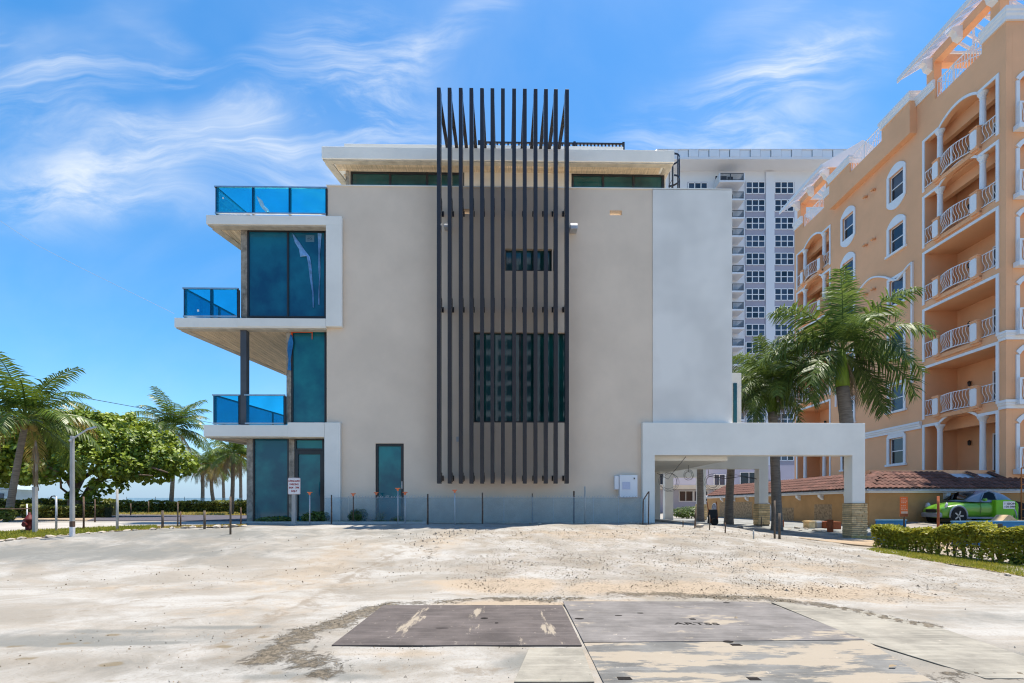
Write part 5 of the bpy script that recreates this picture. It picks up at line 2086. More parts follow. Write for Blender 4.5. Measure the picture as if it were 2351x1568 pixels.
def hedge(name, label, line, z_h, depth, n, size, m, seed, cat='hedge', group=None, bottom=.05, stems=0, disc=4, top_var=.06):
    """clipped hedge along a ground line: leaves through a box-like volume, with stems inside"""
    rr_ = random.Random(seed)
    o0 = line[0]
    root = thing(name, label, cat, (o0[0], o0[1], ground_z(*o0)), 0, group)
    mb = MB()
    L_ = [math.hypot(b[0] - a[0], b[1] - a[1]) for a, b in zip(line[:-1], line[1:])]
    hs_ = z_h if isinstance(z_h, (list, tuple)) else [z_h] * len(line)
    ph = [rr_.uniform(0, 6.28) for _ in range(6)]
    for _ in range(n):
        i = rr_.choices(range(len(L_)), L_)[0]
        t = rr_.random()
        a, b = line[i], line[i + 1]
        d = Vector((b[0] - a[0], b[1] - a[1], 0)).normalized()
        nr = Vector((-d.y, d.x, 0))
        x, y = a[0] + (b[0] - a[0]) * t, a[1] + (b[1] - a[1]) * t
        s_ = i * 7 + t * L_[i]
        h = (hs_[i] + (hs_[i + 1] - hs_[i]) * t) * (1 + top_var * (math.sin(s_ * 2.3 + ph[0]) + .7 * math.sin(s_ * 5.9 + ph[1])))
        # mostly on the faces of the box
        f = rr_.random()
        if f < .42:
            q, z = rr_.uniform(-.5, .5), h * (1 + rr_.uniform(-.10, .05))
        elif f < .80:
            q, z = -.5 + rr_.uniform(-.07, .12), bottom + (h - bottom) * rr_.random() ** .75
        else:
            q, z = rr_.uniform(-.4, .5), bottom + (h - bottom) * rr_.random() ** .7
        if stems and z < h * .55 and rr_.random() < .45 + .3 * math.sin(s_ * 4 + ph[2]):
            continue
        p = Vector((x, y, 0)) + nr * q * depth * (1 + .12 * math.sin(s_ * 3.1 + ph[3]))
        p = Vector((p.x - o0[0], p.y - o0[1], ground_z(x, y) + z - root.location.z))
        nrm = Vector((rr_.uniform(-.8, .8), rr_.uniform(-1, .3), rr_.uniform(0, 1.2))).normalized()
        u = Matrix.Rotation(rr_.uniform(0, 6.28), 3, nrm) @ nrm.orthogonal().normalized()
        v = nrm.cross(u)
        s = size * rr_.uniform(.6, 1.3)
        mb.add([p - u * s, p + v * s * .55 + nrm * s * .15, p + u * s, p - v * s * .55 + nrm * s * .15], [(0, 1, 2), (0, 2, 3)])
    mb.obj('foliage', m, root)
    if not stems:                                    # dense twigs that fill the inside
        core = MB()
        for (a, b) in zip(line[:-1], line[1:]):
            d = Vector((b[0] - a[0], b[1] - a[1], 0)).normalized()
            nr = Vector((-d.y, d.x, 0)) * depth * .36
            za, zb_ = ground_z(*a) - root.location.z, ground_z(*b) - root.location.z
            h = min(hs_) * .86
            p_ = [Vector((a[0] - o0[0], a[1] - o0[1], za)), Vector((b[0] - o0[0], b[1] - o0[1], zb_))]
            vs = [p_[0] - nr, p_[1] - nr, p_[1] + nr, p_[0] + nr]
            core.add(vs + [v + Vector((0, 0, h)) for v in vs], [(0, 3, 2, 1), (4, 5, 6, 7), (0, 1, 5, 4), (1, 2, 6, 5), (2, 3, 7, 6), (3, 0, 4, 7)])
        core.obj('twigs', M['twig'], root)
    if stems:
        st = MB()
        tot = sum(L_)
        for k in range(stems):
            s = tot * (k + rr_.uniform(.2, .8)) / stems
            i = 0
            while s > L_[i] and i < len(L_) - 1:
                s -= L_[i]
                i += 1
            t = s / L_[i]
            x, y = line[i][0] + (line[i + 1][0] - line[i][0]) * t - o0[0], line[i][1] + (line[i + 1][1] - line[i][1]) * t - o0[1]
            z = ground_z(x + o0[0], y + o0[1]) - root.location.z
            h = hs_[i] * .8
            for b_ in range(3):
                st.tube([(x, y, z - .03), (x + rr_.uniform(-.05, .05), y + rr_.uniform(-.05, .05), z + h * .4), (x + rr_.uniform(-.22, .22), y + rr_.uniform(-.15, .15), z + h)], [.022, .016, .006], 5, cap=False)
        st.obj('stems', M['treebark'], root)
    return root


hl = [tuple(gp(2019, 1260)[:2]), tuple(gp(2130, 1274)[:2]), tuple(gp(2240, 1288)[:2]), tuple(gp(2360, 1303)[:2]), tuple(gp(2480, 1318)[:2])]
hl = off(hl, .45)
hh_ = [at(0, 1214, hl[0][1]).z, at(0, 1213, hl[1][1]).z, at(0, 1212, hl[2][1]).z, at(0, 1209, hl[3][1]).z, at(0, 1208, hl[4][1]).z]
hh_ = [a - ground_z(*b) for a, b in zip(hh_, hl)]
hedge('hedge', 'yellow-green clipped hedge in front of the blue boards', hl, hh_, .75, 18500, .05, M['hedge'], 4, stems=22, top_var=.09)
hedge('hedge', 'long dark clipped hedge between the far lawn and the sea', [(-33, 39), (-26, 39.5), (-18.2, 39.0)], .95, .9, 5500, .10, M['hedge_far'], 6, group=None)
hedge('hedge', 'clipped hedge under the round sea tree beside the leaning palm', [(-31, 29), (-26.5, 29.3), (-24.5, 29.5)], .95, 1.1, 2600, .10, M['hedge_far'], 7)
hedge('hedge', 'low hedge on the sandy strip in front of the sea tree trunk', [(-24.5, 24.2), (-22.8, 24.4), (-20.9, 24.8)], .62, .8, 2000, .075, M['hedge_far'], 8)
hedge('hedge', 'dark rounded bushes behind the road next to the glazed corner', [(-18.5, 33), (-17.4, 32.8), (-16.4, 31.5)], .95, 1.3, 1800, .10, M['hedge_far'], 9)


def shrub(label, px, py_base, y, w, h, n, m, seed, size=.06, spiky=False, name='shrub', group=None):
    x = (px - 1175.5) / F * y
    rr_ = random.Random(seed)
    root = thing(name, label, 'shrub', (x, y, ground_z(x, y)), 0, group)
    mb = MB()
    if spiky:
        for _ in range(n):
            a, e = rr_.uniform(0, 6.28), rr_.uniform(.3, 1.4)
            l = h * rr_.uniform(.6, 1.2)
            d = Vector((math.cos(a) * math.cos(e), math.sin(a) * math.cos(e), math.sin(e)))
            s = Vector((-math.sin(a), math.cos(a), 0)) * .025
            m_ = d * l * .55
            t = d * l + Vector((0, 0, -.25 * l))
            mb.add([-s * .5, s * .5, m_ + s, m_ - s, t], [(0, 1, 2, 3), (3, 2, 4)])
    else:
        leaf_cloud(mb, [(0, 0, h * .5, w / 2, w / 2.4, h * .52), (w * .2, 0, h * .65, w * .28, w * .25, h * .36), (-w * .22, -.05, h * .45, w * .28, w * .25, h * .4)], n, size, rr_, .4, disc=4)
    mb.obj('foliage', m, root)
    st = MB()
    for k in range(4):
        st.tube([(rr_.uniform(-.04, .04), 0, -.03), (rr_.uniform(-.1, .1), rr_.uniform(-.08, .08), h * .4), (rr_.uniform(-.2, .2), rr_.uniform(-.1, .1), h * .75)], [.018, .013, .006], 5, cap=False)
    st.obj('stem', M['treebark'], root)
    return root


yb = 17.45
shrub('dark round shrub between the sign post and the white corner column', 725, 0, yb, 1.05, .42, 900, M['shrub'], 1)
shrub('bushy dark shrub left of the dark door', 822, 0, yb, .70, .52, 800, M['shrub'], 2)
shrub('flat shrub hugging the glazed corner', 630, 0, yb, 1.3, .25, 700, M['shrub'], 3, .05)
shrub('spiky agave-like plant under the dark door', 873, 0, yb, .7, .55, 60, M['shrub'], 4, spiky=True)
shrub('low leafy shrub right of the spiky plant', 912, 0, yb, .5, .25, 350, M['shrub'], 5)
shrub('green shrub beyond the last portal of the carport', 1580, 0, 37, 2.6, .95, 1300, M['shrub'], 6, .10)
shrub('dry rounded bush around the foot of the leaning palm', 14, 0, 18.6, .7, .6, 600, M['hedge_far'], 8, .06)
shrub('little weed in front of the hedge at the picture edge', 2345, 0, 11.35, .55, .28, 160, M['shrub'], 9, .06)


def grass(name, poly_a, poly_b, n, m, h, seed, w=.012):
    rr_ = random.Random(seed)
    mb = MB()
    for _ in range(n):
        t, s = rr_.random(), rr_.random()
        k = t * (len(poly_a) - 1)
        i = min(int(k), len(poly_a) - 2)
        f = k - i
        ax, ay = poly_a[i][0] + (poly_a[i + 1][0] - poly_a[i][0]) * f, poly_a[i][1] + (poly_a[i + 1][1] - poly_a[i][1]) * f
        bx2, by2 = poly_b[i][0] + (poly_b[i + 1][0] - poly_b[i][0]) * f, poly_b[i][1] + (poly_b[i + 1][1] - poly_b[i][1]) * f
        x, y = ax + (bx2 - ax) * s, ay + (by2 - ay) * s
        z = ground_z(x, y)
        a = rr_.uniform(0, 6.28)
        hh = h * rr_.uniform(.4, 1.2)
        dx, dy = math.cos(a) * w, math.sin(a) * w
        lx, ly = rr_.uniform(-.5, .5) * hh, rr_.uniform(-.5, .5) * hh
        mb.add([(x - dx, y - dy, z), (x + dx, y + dy, z), (x + lx, y + ly, z + hh)], [(0, 1, 2)])
    return mb.obj(name, m, kind='stuff')


grass('grass', off(EDGE[:5], .05), off(VERGE[:5], -.03), 13000, M['grass'], .09, 1, .02)
grass('grass', off(EDGE[4:], .05), off(VERGE[4:], -.1), 2500, M['drygrass'], .06, 2, .02)
fr_ = gpl((1985, 1264), (2100, 1283), (2230, 1303), (2360, 1326), (2480, 1345))
bk_ = off(hl, -.25)
bk_ = [bk_[0], bk_[1], bk_[2], bk_[3], bk_[4]]
drape('grass_verge', fr_, bk_, M['soil'], .008, 20, 2)
grass('grass', fr_, bk_, 11000, M['grass'], .07, 3, .010)
pl = [(on_ground(px, 17.15)[0], 17.15) for px in (585, 700, 850, 970)]
pl2 = [(on_ground(px, 17.62)[0], 17.62) for px in (585, 700, 850, 970)]
grass('grass', pl, pl2, 3500, M['grass'], .10, 4, .014)
grass('grass', [(-34, 33.5), (-24, 32.5), (-14.2, 30)], [(-38, 39), (-26, 39), (-18, 38)], 3500, M['drygrass'], .16, 5, .05)
# ------------------------------------------------------------------ street furniture and things on the lot
def O_(mb, name, m, parent, **kw):
    return mb.obj(name, M[m] if isinstance(m, str) else m, parent, **kw)


# planter kerb along the front
k = MB()
xa, xb = on_ground(560, 17.05).x, on_ground(978, 17.05).x
MB().box(xa, 17.0, .6, xb, 17.13, Z0 + .07).obj('planter_kerb', M['concrete'], kind='structure', bevel=.015)

# parking sign
sx = on_ground(673, 16.6)
sg_ = thing('parking_sign', 'white LIFEGUARD PARKING sign on a thick concrete-grey post', 'sign', tuple(sx))
zt = at(673, 1095, 16.6).z - sx.z
MB().prism([(-.10, -.05), (.10, -.05), (.075, .05), (.072, zt - .02), (-.05, zt - .02), (-.06, .05)], 'y', .0, .11).obj('post', M['pole'], sg_, bevel=.006)
zc = at(673, 1116, 16.6).z - sx.z
sw, sh = 28.5 / F * 16.6, 38 / F * 16.6


def rrect(w, h, r, n=5):
    pts = []
    for cx, cz, a0 in ((w / 2 - r, -h / 2 + r, -90), (w / 2 - r, h / 2 - r, 0), (-w / 2 + r, h / 2 - r, 90), (-w / 2 + r, -h / 2 + r, 180)):
        for i in range(n + 1):
            a = R(a0 + 90 * i / n)
            pts.append((cx + r * math.cos(a), cz + r * math.sin(a)))
    return pts


def plate(pts, y0, y1, dx, dz, name, m, parent):
    return O_(MB().prism([(a + dx, b + dz) for a, b in pts], 'y', y0, y1), name, m, parent)


ox_ = .04
pn = plate(rrect(sw, sh, .035), -.012, -.002, ox_, zc, 'sign_panel', 'signwhite', sg_)
plate(rrect(sw - .012, sh - .012, .031), -.0135, -.0125, ox_, zc, 'sign_border', 'signred', pn)
plate(rrect(sw - .026, sh - .026, .026), -.0150, -.0140, ox_, zc, 'sign_face', 'signwhite', pn)
for i, (s_, q) in enumerate((('LIFEGUARD', .80), ('PARKING', .80), ('8AM - 7PM', .80), ('DAILY', .80))):
    t = text_mesh(s_, .094, M['signred'], 'lettering', pn, .0008, sx=q, bold=.0035)
    t.rotation_euler = (R(90), 0, 0)
    t.location = (ox_, -.0165, zc + sh * (.30 - .2 * i))
for dz in (.215, -.215):
    O_(MB().lathe([(.009, 0), (.009, .006)], (0, 0, 0), 8), 'bolt', 'rust', pn, loc=(ox_ + .005, -.015, zc + dz * .98 - .0), rot=(R(90), 0, 0))

# street lamp
lx = gp(166, 1232)
lp = thing('street_lamp', 'pale concrete street lamp with a short slanted arm beside the sea tree', 'street lamp', tuple(lx))
zl_ = at(166, 1001, lx.y).z - lx.z
r0 = 3.6 / F * lx.y
O_(MB().prism([(-r0 * 1.1, -r0), (r0 * 1.1, -r0), (r0 * 1.1, r0), (-r0 * 1.1, r0)], 'z', -.05, .28), 'painted_base', 'signwhite', lp, bevel=.01)
O_(MB().prism([(-r0 * 1.1, -r0), (r0 * 1.1, -r0), (r0 * 1.1, r0), (-r0 * 1.1, r0)], 'z', .281, .44), 'rust_band', 'rust', lp, bevel=.008)
pol = MB()
pol.add([(-r0, -r0, .441), (r0, -r0, .441), (r0, r0, .441), (-r0, r0, .441), (-r0 * .85, -r0 * .85, zl_), (r0 * .85, -r0 * .85, zl_), (r0 * .85, r0 * .85, zl_), (-r0 * .85, r0 * .85, zl_)],
        [(0, 3, 2, 1), (4, 5, 6, 7), (0, 1, 5, 4), (1, 2, 6, 5), (2, 3, 7, 6), (3, 0, 4, 7)])
O_(pol, 'pole', 'pole', lp, bevel=.008)
ae = at(205, 985, lx.y)
O_(MB().tube([(0, -.03, zl_ - .12), (.2, -.03, zl_ + .02), (ae.x - lx.x, -.03, ae.z - lx.z)], .022, 6).bar((ae.x - lx.x - .02, -.03, ae.z - lx.z - .01), (ae.x - lx.x + .22, -.03, ae.z - lx.z + .06), .07, .035), 'arm', 'alu', lp)
O_(MB().tube([(-.03, -r0 - .01, zl_ - .14), (.03, -r0 - .01, zl_ - .14)], .03, 8), 'clamp', 'galv', lp)


def post(label, px, pt, pb, w, m, y=None, cap=False, name='fence_post', cat='post', group=None, lean=0.0, square=False):
    b = gp(px, pb) if y is None else on_ground(px, y)
    h = at(px, pt, b.y).z - b.z
    root = thing(name, label, cat, tuple(b), 0, group)
    r = w / 2 / F * b.y
    mb = MB()
    if square:
        mb.prism([(-r, -r), (r, -r), (r, r), (-r, r)], 'z', -.08, h)
    else:
        mb.tube([(0, 0, -.08), (lean * .5 + .004, 0, h * .5), (lean, 0, h)], [r * 1.08, r, r * .94], 8)
    O_(mb, 'shaft', m, root, smooth=not square)
    if cap:
        O_(MB().box(-.075, -.05, h + .02, .075, .05, h + .055).prism([(-.025, h - .05), (.025, h - .05), (.04, h + .0195), (-.04, h + .0195)], 'y', -.025, .025), 'cap', 'cap', root, bevel=.004)
    return root


gL = 'posts along the left edge of the lot'
post('stout pale post beside the hanging dry palm leaf', 80.5, 1118, 1225, 7, 'pole', square=True, group=gL)
post('tall grey post with a bent hook, right of the stout pale post', 129, 1140, 1222, 4, 'galv', group=gL)
post('slim dark post just right of the street lamp', 192, 1140, 1218, 3.6, 'rust', group=gL)
post('short slim post behind the verge, under the middle of the sea tree', 218, 1146, 1199, 2.6, 'rust', group=gL)
post('pale weathered post with a concrete foot under the sea tree edge', 269, 1123, 1219, 5, 'pole', group=gL)
post('stubby stake standing before the long far hedge', 300, 1156, 1184, 2.5, 'postwood', group=gL)
post('tall thin stake before the road, below the sea tree tip', 341, 1151, 1180, 2.4, 'postwood', group=gL)
post('short brown wooden post at the lot edge left of the twin stakes', 373, 1172, 1214, 5, 'postwood', group=gL)
post('taller of the twin stakes at the lot edge', 408, 1152, 1211, 2.8, 'postwood', group=gL)
post('shorter of the twin stakes at the lot edge', 414.5, 1174, 1211, 3.2, 'rust', group=gL)
post('squat grey post on the lot edge beyond the twin stakes', 469.5, 1172, 1215, 5, 'postwood', group=gL)
post('lone dark stake standing out on the bare lot', 529, 1140, 1228, 4.2, 'postwood')
post('dark stake beside the foot of the glazed corner column', 553, 1165, 1207, 3, 'rust')
post('pale thin pipe by the low hedge on the verge', 62, 1157, 1218, 2.5, 'signwhite')
# hook of the grey post
hk = bpy.data.objects['fence_post.001']
hz = at(129, 1140, hk.location.y).z - hk.location.z
O_(MB().tube([(0, 0, hz - .01), (-.05, 0, hz + .02), (-.13, 0, hz + .01), (-.2, 0, hz - .08)], .018, 6).box(.02, -.015, hz - .62, .06, .015, hz - .6), 'hook', 'cable', hk)
cr = gp(80, 1225)
chn = MB()
pts = [(on_ground(px, cr.y).x, cr.y, at(px, py, cr.y).z) for px, py in ((-40, 1166), (0, 1168), (40, 1168.5), (80, 1167))]
chn.tube(pts, .016, 5)
tag(chn.obj('sagging_cable', M['rust']), 'rusty sagging cable running to the stout pale post', 'cable')
hy = gp(68, 1222)
hd_ = thing('fire_hydrant', 'dark red fire hydrant on the left verge', 'fire hydrant', tuple(hy))
s_ = hy.y / 20
O_(MB().lathe([(.15, -.03), (.15, .04), (.10, .05), (.10, .34), (.14, .36), (.14, .40), (.10, .43), (.06, .52), (.03, .54), (.03, .6)], (0, 0, 0), 12), 'body', 'hydrant', hd_, smooth=True)
O_(MB().tube([(-.18, 0, .28), (.18, 0, .28)], .055, 8).tube([(0, -.18, .24), (0, 0, .24)], .07, 8), 'nozzle', 'hydrant', hd_)

# lifeguard hut behind the leaning palm
hx = on_ground(30, 31)
hut = thing('beach_hut', 'pale blue boarded beach hut behind the leaning palm', 'hut', (hx.x, 31, ground_z(hx.x, 31)))
hw = 22 / F * 31
hb = MB()
for i in range(7):
    hb.box(-hw, -hw + .02 * (i % 2), .25 + i * .2, hw, hw, .25 + i * .2 + .195)
O_(hb, 'wall', 'hut', hut)
O_(MB().prism([(-hw * 1.3, 1.66), (hw * 1.3, 1.66), (hw * 1.1, 1.95), (-hw * 1.1, 1.95)], 'y', -hw * 1.3, hw * 1.2), 'roof', 'hut', hut)
O_(MB().box(-hw * .5, -hw - .02, .8, hw * .1, -hw - .001, 1.4), 'window', 'sky_gl', hut)
O_(MB().box(-hw * 1.6, -hw - .6, .2, hw * 1.6, hw, .249).box(-hw * 1.6, -hw - .6, .8, hw * 1.6, -hw - .55, .86), 'deck', 'hut', hut)
for a in (-1, 1):
    O_(MB().box(a * hw * .9 - .05, -hw, -.2, a * hw * .9 + .05, -hw + .1, .2), 'leg', 'hut', hut)

# ---- mesh screen fence in front of the blank wall
SY = 17.28
zs = at(1000, 1143, SY).z
sf = thing('screen_fence', 'see-through blue mesh screen fence before the blank wall, barbed wire on top', 'fence', (0, SY, Z0))
xs_ = [on_ground(px, SY).x for px in (745, 800, 900, 982, 1044, 1107.6, 1157, 1222, 1270, 1318, 1362, 1420, 1484)]
for a, b in zip(xs_[:-1], xs_[1:]):
    O_(MB().box(a + .004, -.003, .02, b - .004, .003, zs - Z0), 'mesh_panel', 'screen', sf)
for i, x in enumerate(xs_[4:-1]):
    O_(MB().tube([(x, .015, -.05), (x, .015, zs - Z0 + .03)], .009, 5), 'upright', 'galv', sf)
wire = MB()
rw = random.Random(12)
x = xs_[0]
pts = []
while x < xs_[-1]:
    pts.append((x, .0, zs - Z0 + .015 + .012 * math.sin(x * 3)))
    x += .2
wire.tube(pts, .004, 4)
x = xs_[1]
while x < xs_[-1] - .2:
    zz = zs - Z0 + .03
    a = rw.uniform(.03, .06)
    wire.bar((x - a * .6, 0, zz - .03), (x + a * .6, 0, zz + a * 1.1), .008).bar((x + a * .6, .01, zz - .03), (x - a * .6, .01, zz + a), .008)
    x += rw.uniform(.07, .13)
O_(wire, 'barbed_wire', 'galv', sf)
# and a paler one far left by the sea
SY2 = 42.0
for (pa, pb, lab) in ((-40, 160, 'pale blue mesh screen behind the leaning palm and beach hut'), (290, 556, 'pale blue mesh screen behind the beach palms')):
    x0, x1 = on_ground(pa, SY2).x, on_ground(pb, SY2).x
    s2 = thing('screen_fence', lab, 'fence', (x0, SY2, ground_z(x0, SY2)))
    n = 4
    z1 = at(0, 1143, SY2).z - s2.location.z
    for i in range(n):
        O_(MB().box((x1 - x0) * i / n, -.004, .03, (x1 - x0) * (i + 1) / n - .01, .004, z1), 'mesh_panel', 'screen_far', s2)
    for i in range(n + 1):
        O_(MB().tube([((x1 - x0) * i / n, .02, -.05), ((x1 - x0) * i / n, .02, z1 + .1)], .025, 5), 'upright', 'galv', s2)

gS = 'stakes along the screen fence'
post('orange-capped stake in front of the glass door by the sign', 711, 1133, 1203, 3.2, 'galv', cap=True, group=gS, name='stake')
post('dark stake before the white corner column', 761, 1136, 1203, 3, 'rust', group=gS, name='stake')
post('orange-capped stake above the bushy shrub', 811, 1136, 1202, 2.6, 'rust', cap=True, group=gS, name='stake')
post('orange-capped stake at the left jamb of the dark door', 864, 1133.5, 1201, 3, 'rust', cap=True, group=gS, name='stake')
post('tallest orange-capped stake before the dark door', 913.5, 1124, 1206, 2.5, 'galv', cap=True, group=gS, name='stake')
post('orange-capped stake at the right jamb of the dark door', 930, 1133, 1204, 2.4, 'galv', cap=True, group=gS, name='stake')
post('dark thick stake at the end of the planter kerb', 982, 1134, 1204, 3.8, 'rust', group=gS, name='stake')
post('orange-capped stake below the second fin', 1044, 1128, 1205, 2.6, 'galv', cap=True, group=gS, name='stake')
post('dark stake below the fifth fin', 1107.6, 1131, 1203, 3.4, 'rust', group=gS, name='stake')
post('rusty stake with a curled tip below the middle fins', 1222, 1133, 1201, 2.6, 'rust', group=gS, name='stake')
post('dark stake right of the last fin', 1317.6, 1127, 1201, 4, 'rust', group=gS, name='stake')
post('tallest pale stake, between the fins and the meter cabinet', 1342.8, 1117, 1202, 3, 'pole', group=gS, name='stake')
bp_ = gp(1477, 1204)
bt = thing('bent_pipe', 'pair of dark stakes joined by a bent pipe at the carport corner', 'post', tuple(bp_))
f_ = lambda px, py: (at(px, py, bp_.y).x - bp_.x, 0, at(px, py, bp_.y).z - bp_.z)
O_(MB().tube([f_(1476, 1206), f_(1477, 1148), f_(1489, 1129)], .022, 6).tube([f_(1488.5, 1206), f_(1490, 1128)], .020, 6), 'pipe', 'rust', bt)

gC = 'stakes along the carport side of the lot'
post('short dark stake deepest in the carport', 1568, 1195, 1208, 2.5, 'rust', group=gC, name='stake')
post('leaning dark stake left of the carport stone pile', 1595, 1170, 1212, 3.4, 'rust', group=gC, name='stake', lean=.03)
post('pale thin stake in front of the wheelbarrow', 1629, 1182, 1217, 2.6, 'postwood', group=gC, name='stake')
post('short dark stake before the hidden palm trunk', 1665, 1200, 1223, 3, 'rust', group=gC, name='stake')
post('low grey stub near the second portal column', 1730, 1217, 1237, 3, 'pole', group=gC, name='stake')
post('slim post against the second portal column', 1748, 1186, 1210, 2.6, 'postwood', group=gC, name='stake')
post('left one of the pair of weathered posts before the middle royal palm', 1778.5, 1149, 1238, 4.2, 'postwood', group=gC, name='stake')
post('right one of the pair of weathered posts before the middle royal palm', 1789.5, 1178, 1237, 5, 'postwood', group=gC, name='stake')
post('square rust-orange post left of the stone pier', 1906, 1193, 1222, 9, 'redblock', square=True, name='block_post')


def block(label, px0, px1, pt, pb, m, name='block', cat='block', rz=.1, d=.4, bev=.015):
    b = gp((px0 + px1) / 2, pb)
    w = (px1 - px0) / F * b.y
    h = at(px0, pt, b.y).z - b.z
    root = thing(name, label, cat, tuple(b), rz)
    O_(MB().box(-w / 2, -.02, -.03, w / 2, d, h), 'body', m, root, bevel=bev)
    return root


q = block('buff stone plinth left of the white crate under the garden wall', 1857, 1871, 1196, 1214, 'ruststone', 'plinth', 'plinth')
O_(MB().box(-.19, -.05, .31, .19, .42, .36), 'cap', 'ruststone', q)
q = block('white crate with rough lid between the plinth and the red crate', 1875, 1893, 1196, 1213, 'concrete', 'crate', 'crate')
O_(MB().box(-.24, -.05, .27, .24, .42, .31), 'lid', 'trim', q)
q = block('red clay crate behind the rust-orange post', 1894, 1906, 1197, 1214, 'redblock', 'crate', 'crate')
q = block('darker red crate nearest the stone pier', 1914, 1931, 1198, 1216, 'redblock', 'crate', 'crate', .0)
q = block('brown crate behind the paired weathered posts', 1792, 1800, 1194, 1211, 'redblock', 'crate', 'crate')

# hand barrow under the carport
b = gp(1637, 1207)
wb = thing('wheelbarrow', 'upended wheelbarrow leaning before the arched niche in the carport', 'wheelbarrow', tuple(b), .2)
O_(MB().prism([(-.28, .12), (.28, .12), (.22, .78), (-.22, .78)], 'y', -.04, .06), 'tray', 'cable', wb, bevel=.03)
O_(MB().lathe([(.17, -.05), (.19, 0), (.17, .05)], (0, 0, 0), 14), 'wheel', 'rubber', wb, loc=(0, -.12, .19), rot=(R(90), 0, 0))
for s_ in (-1, 1):
    O_(MB().tube([(s_ * .16, -.1, .15), (s_ * .22, .02, .7), (s_ * .26, .1, 1.15)], .02, 6), 'handle', 'redblock', wb)

# loops of cable hanging in the carport
def cable_coil(label, px, py, r, y, seed, lead=None):
    rr_ = random.Random(seed)
    c = at(px, py, y)
    mb = MB()
    for k in range(4):
        ra, rb = r * rr_.uniform(.75, 1.1), r * rr_.uniform(.8, 1.15)
        dx, dz = rr_.uniform(-.05, .05), rr_.uniform(-.05, .05)
        mb.tube([(dx + ra * math.cos(t), .03 * math.sin(2 * t + k), dz + rb * math.sin(t)) for t in np.linspace(0, 2 * math.pi, 19)], .0055, 4, cap=False)
    if lead:
        q = [at(a, b_, y) - c for a, b_ in lead]
        mb.tube([tuple(v) for v in q], .010, 4)
    o = mb.obj('cable_coil', M['coil'])
    o.location = c
    return tag(o, label, 'cable', 'cable coils hanging in the carport')


cable_coil('widest loose coil of cable hanging near the first portal leg', 1536, 1106, .36, 18.2, 3, ((1575, 1048), (1545, 1085), (1534, 1100), (1508, 1086)))
cable_coil('small tight coil of cable hanging highest in the carport', 1581, 1091, .20, 19.5, 4, ((1581, 1084), (1581, 1068)))
cable_coil('narrow coil of cable hung on the third portal column', 1635, 1106, .26, 18.6, 5, ((1628, 1094), (1626, 1078)))
ow = MB()
ow.tube([tuple(at(a, b_, 24.6)) for a, b_ in ((1628, 1094), (1668, 1099), (1700, 1094), (1745, 1101), (1770, 1103))], .014, 5)
ow.tube([tuple(at(a, b_, 24.7)) for a, b_ in ((1640, 1097), (1690, 1090), (1735, 1098), (1768, 1100))], .010, 5)
tag(ow.obj('overhead_cable', M['cable']), 'slack overhead cable crossing behind the carport columns', 'cable')
pwl = MB()
pts = [(at(165, 908, 24)), (at(330, 938, 30)), (at(480, 970, 36)), (at(700, 1000, 44))]
pwl.tube([tuple(p) for p in pts], .016, 5)
tag(pwl.obj('power_line', M['cable']), 'thin power line dipping between the leaning palm and the balcony', 'cable')
pwl = MB()
pwl.tube([tuple(at(a, b_, 30)) for a, b_ in ((-40, 480), (80, 560), (180, 612), (400, 720))], .010, 5)
tag(pwl.obj('guy_wire', M['galv']), 'hair-thin pale wire slanting down to the middle balcony', 'cable')

# ---- right side: sign, boards, car, box, planks
b = gp(2078, 1262)
b = Vector((b.x, hl[0][1] - .35, ground_z(b.x, hl[0][1] - .35)))
b.x = (2077 - 1175.5) / F * b.y
os_ = thing('notice_sign', 'narrow orange notice on a thin dark stake in the hedge', 'sign', tuple(b))
y_ = b.y
zz = lambda py: at(0, py, y_).z - b.z
w_ = 18 / F * y_
dx = -.03
O_(MB().tube([(0, .02, -.05), (0, .02, zz(1150))], .022, 6), 'stake', 'rust', os_)
pn = O_(MB().box(dx - w_ / 2, -.012, zz(1186), dx + w_ / 2, .0, zz(1140.5)), 'sign_panel', 'signorange', os_, bevel=.003)
O_(MB().box(dx - w_ / 2, -.016, zz(1186), dx + w_ / 2, -.0125, zz(1179.5)), 'sign_footer', 'redblock', pn)
O_(MB().box(dx - w_ / 2 + .03, -.014, zz(1179), dx + w_ / 2 - .01, -.0125, zz(1174)), 'sign_strip', mat('faded_print', (.60, .40, .30), .6, .1, 20), pn)
st = MB()
rs_ = random.Random(8)
for k, py in enumerate((1145, 1150, 1154, 1161, 1166, 1170)):
    x = dx - w_ / 2 + .03
    while x < dx + w_ / 2 - .05:
        l = rs_.uniform(.02, .06)
        st.box(x, -.0135, zz(py + .9), min(x + l, dx + w_ / 2 - .02), -.0125, zz(py - .4))
        x += l + .015
O_(st, 'worn_print', mat('worn_pale_print', (.70, .48, .36), .6, .1, 20), pn)


def board(label, px0, px1, pt, pb, y, m='blueboard'):
    x0, x1 = on_ground(px0, y).x, on_ground(px1, y).x
    xm = (x0 + x1) / 2
    z = at(0, pt, y).z
    root = thing('blue_board', label, 'board', (xm, y, ground_z(xm, y)))
    g = root.location.z
    O_(MB().box(x0 - xm, -.015, -.1, x1 - xm, .015, z - g), 'panel', m, root, bevel=.004)
    O_(MB().box(x0 - xm, -.05, z - g + .001, x1 - xm, .05, z - g + .03), 'top_rail', mat('light_blue_edge', (.16, .38, .56), .5, .1, 4), root)
    for a in (x0 - xm + .1, x1 - xm - .1):
        O_(MB().box(a - .04, .016, -.1, a + .04, .08, z - g - .02), 'batten', 'plank', root)
    return root


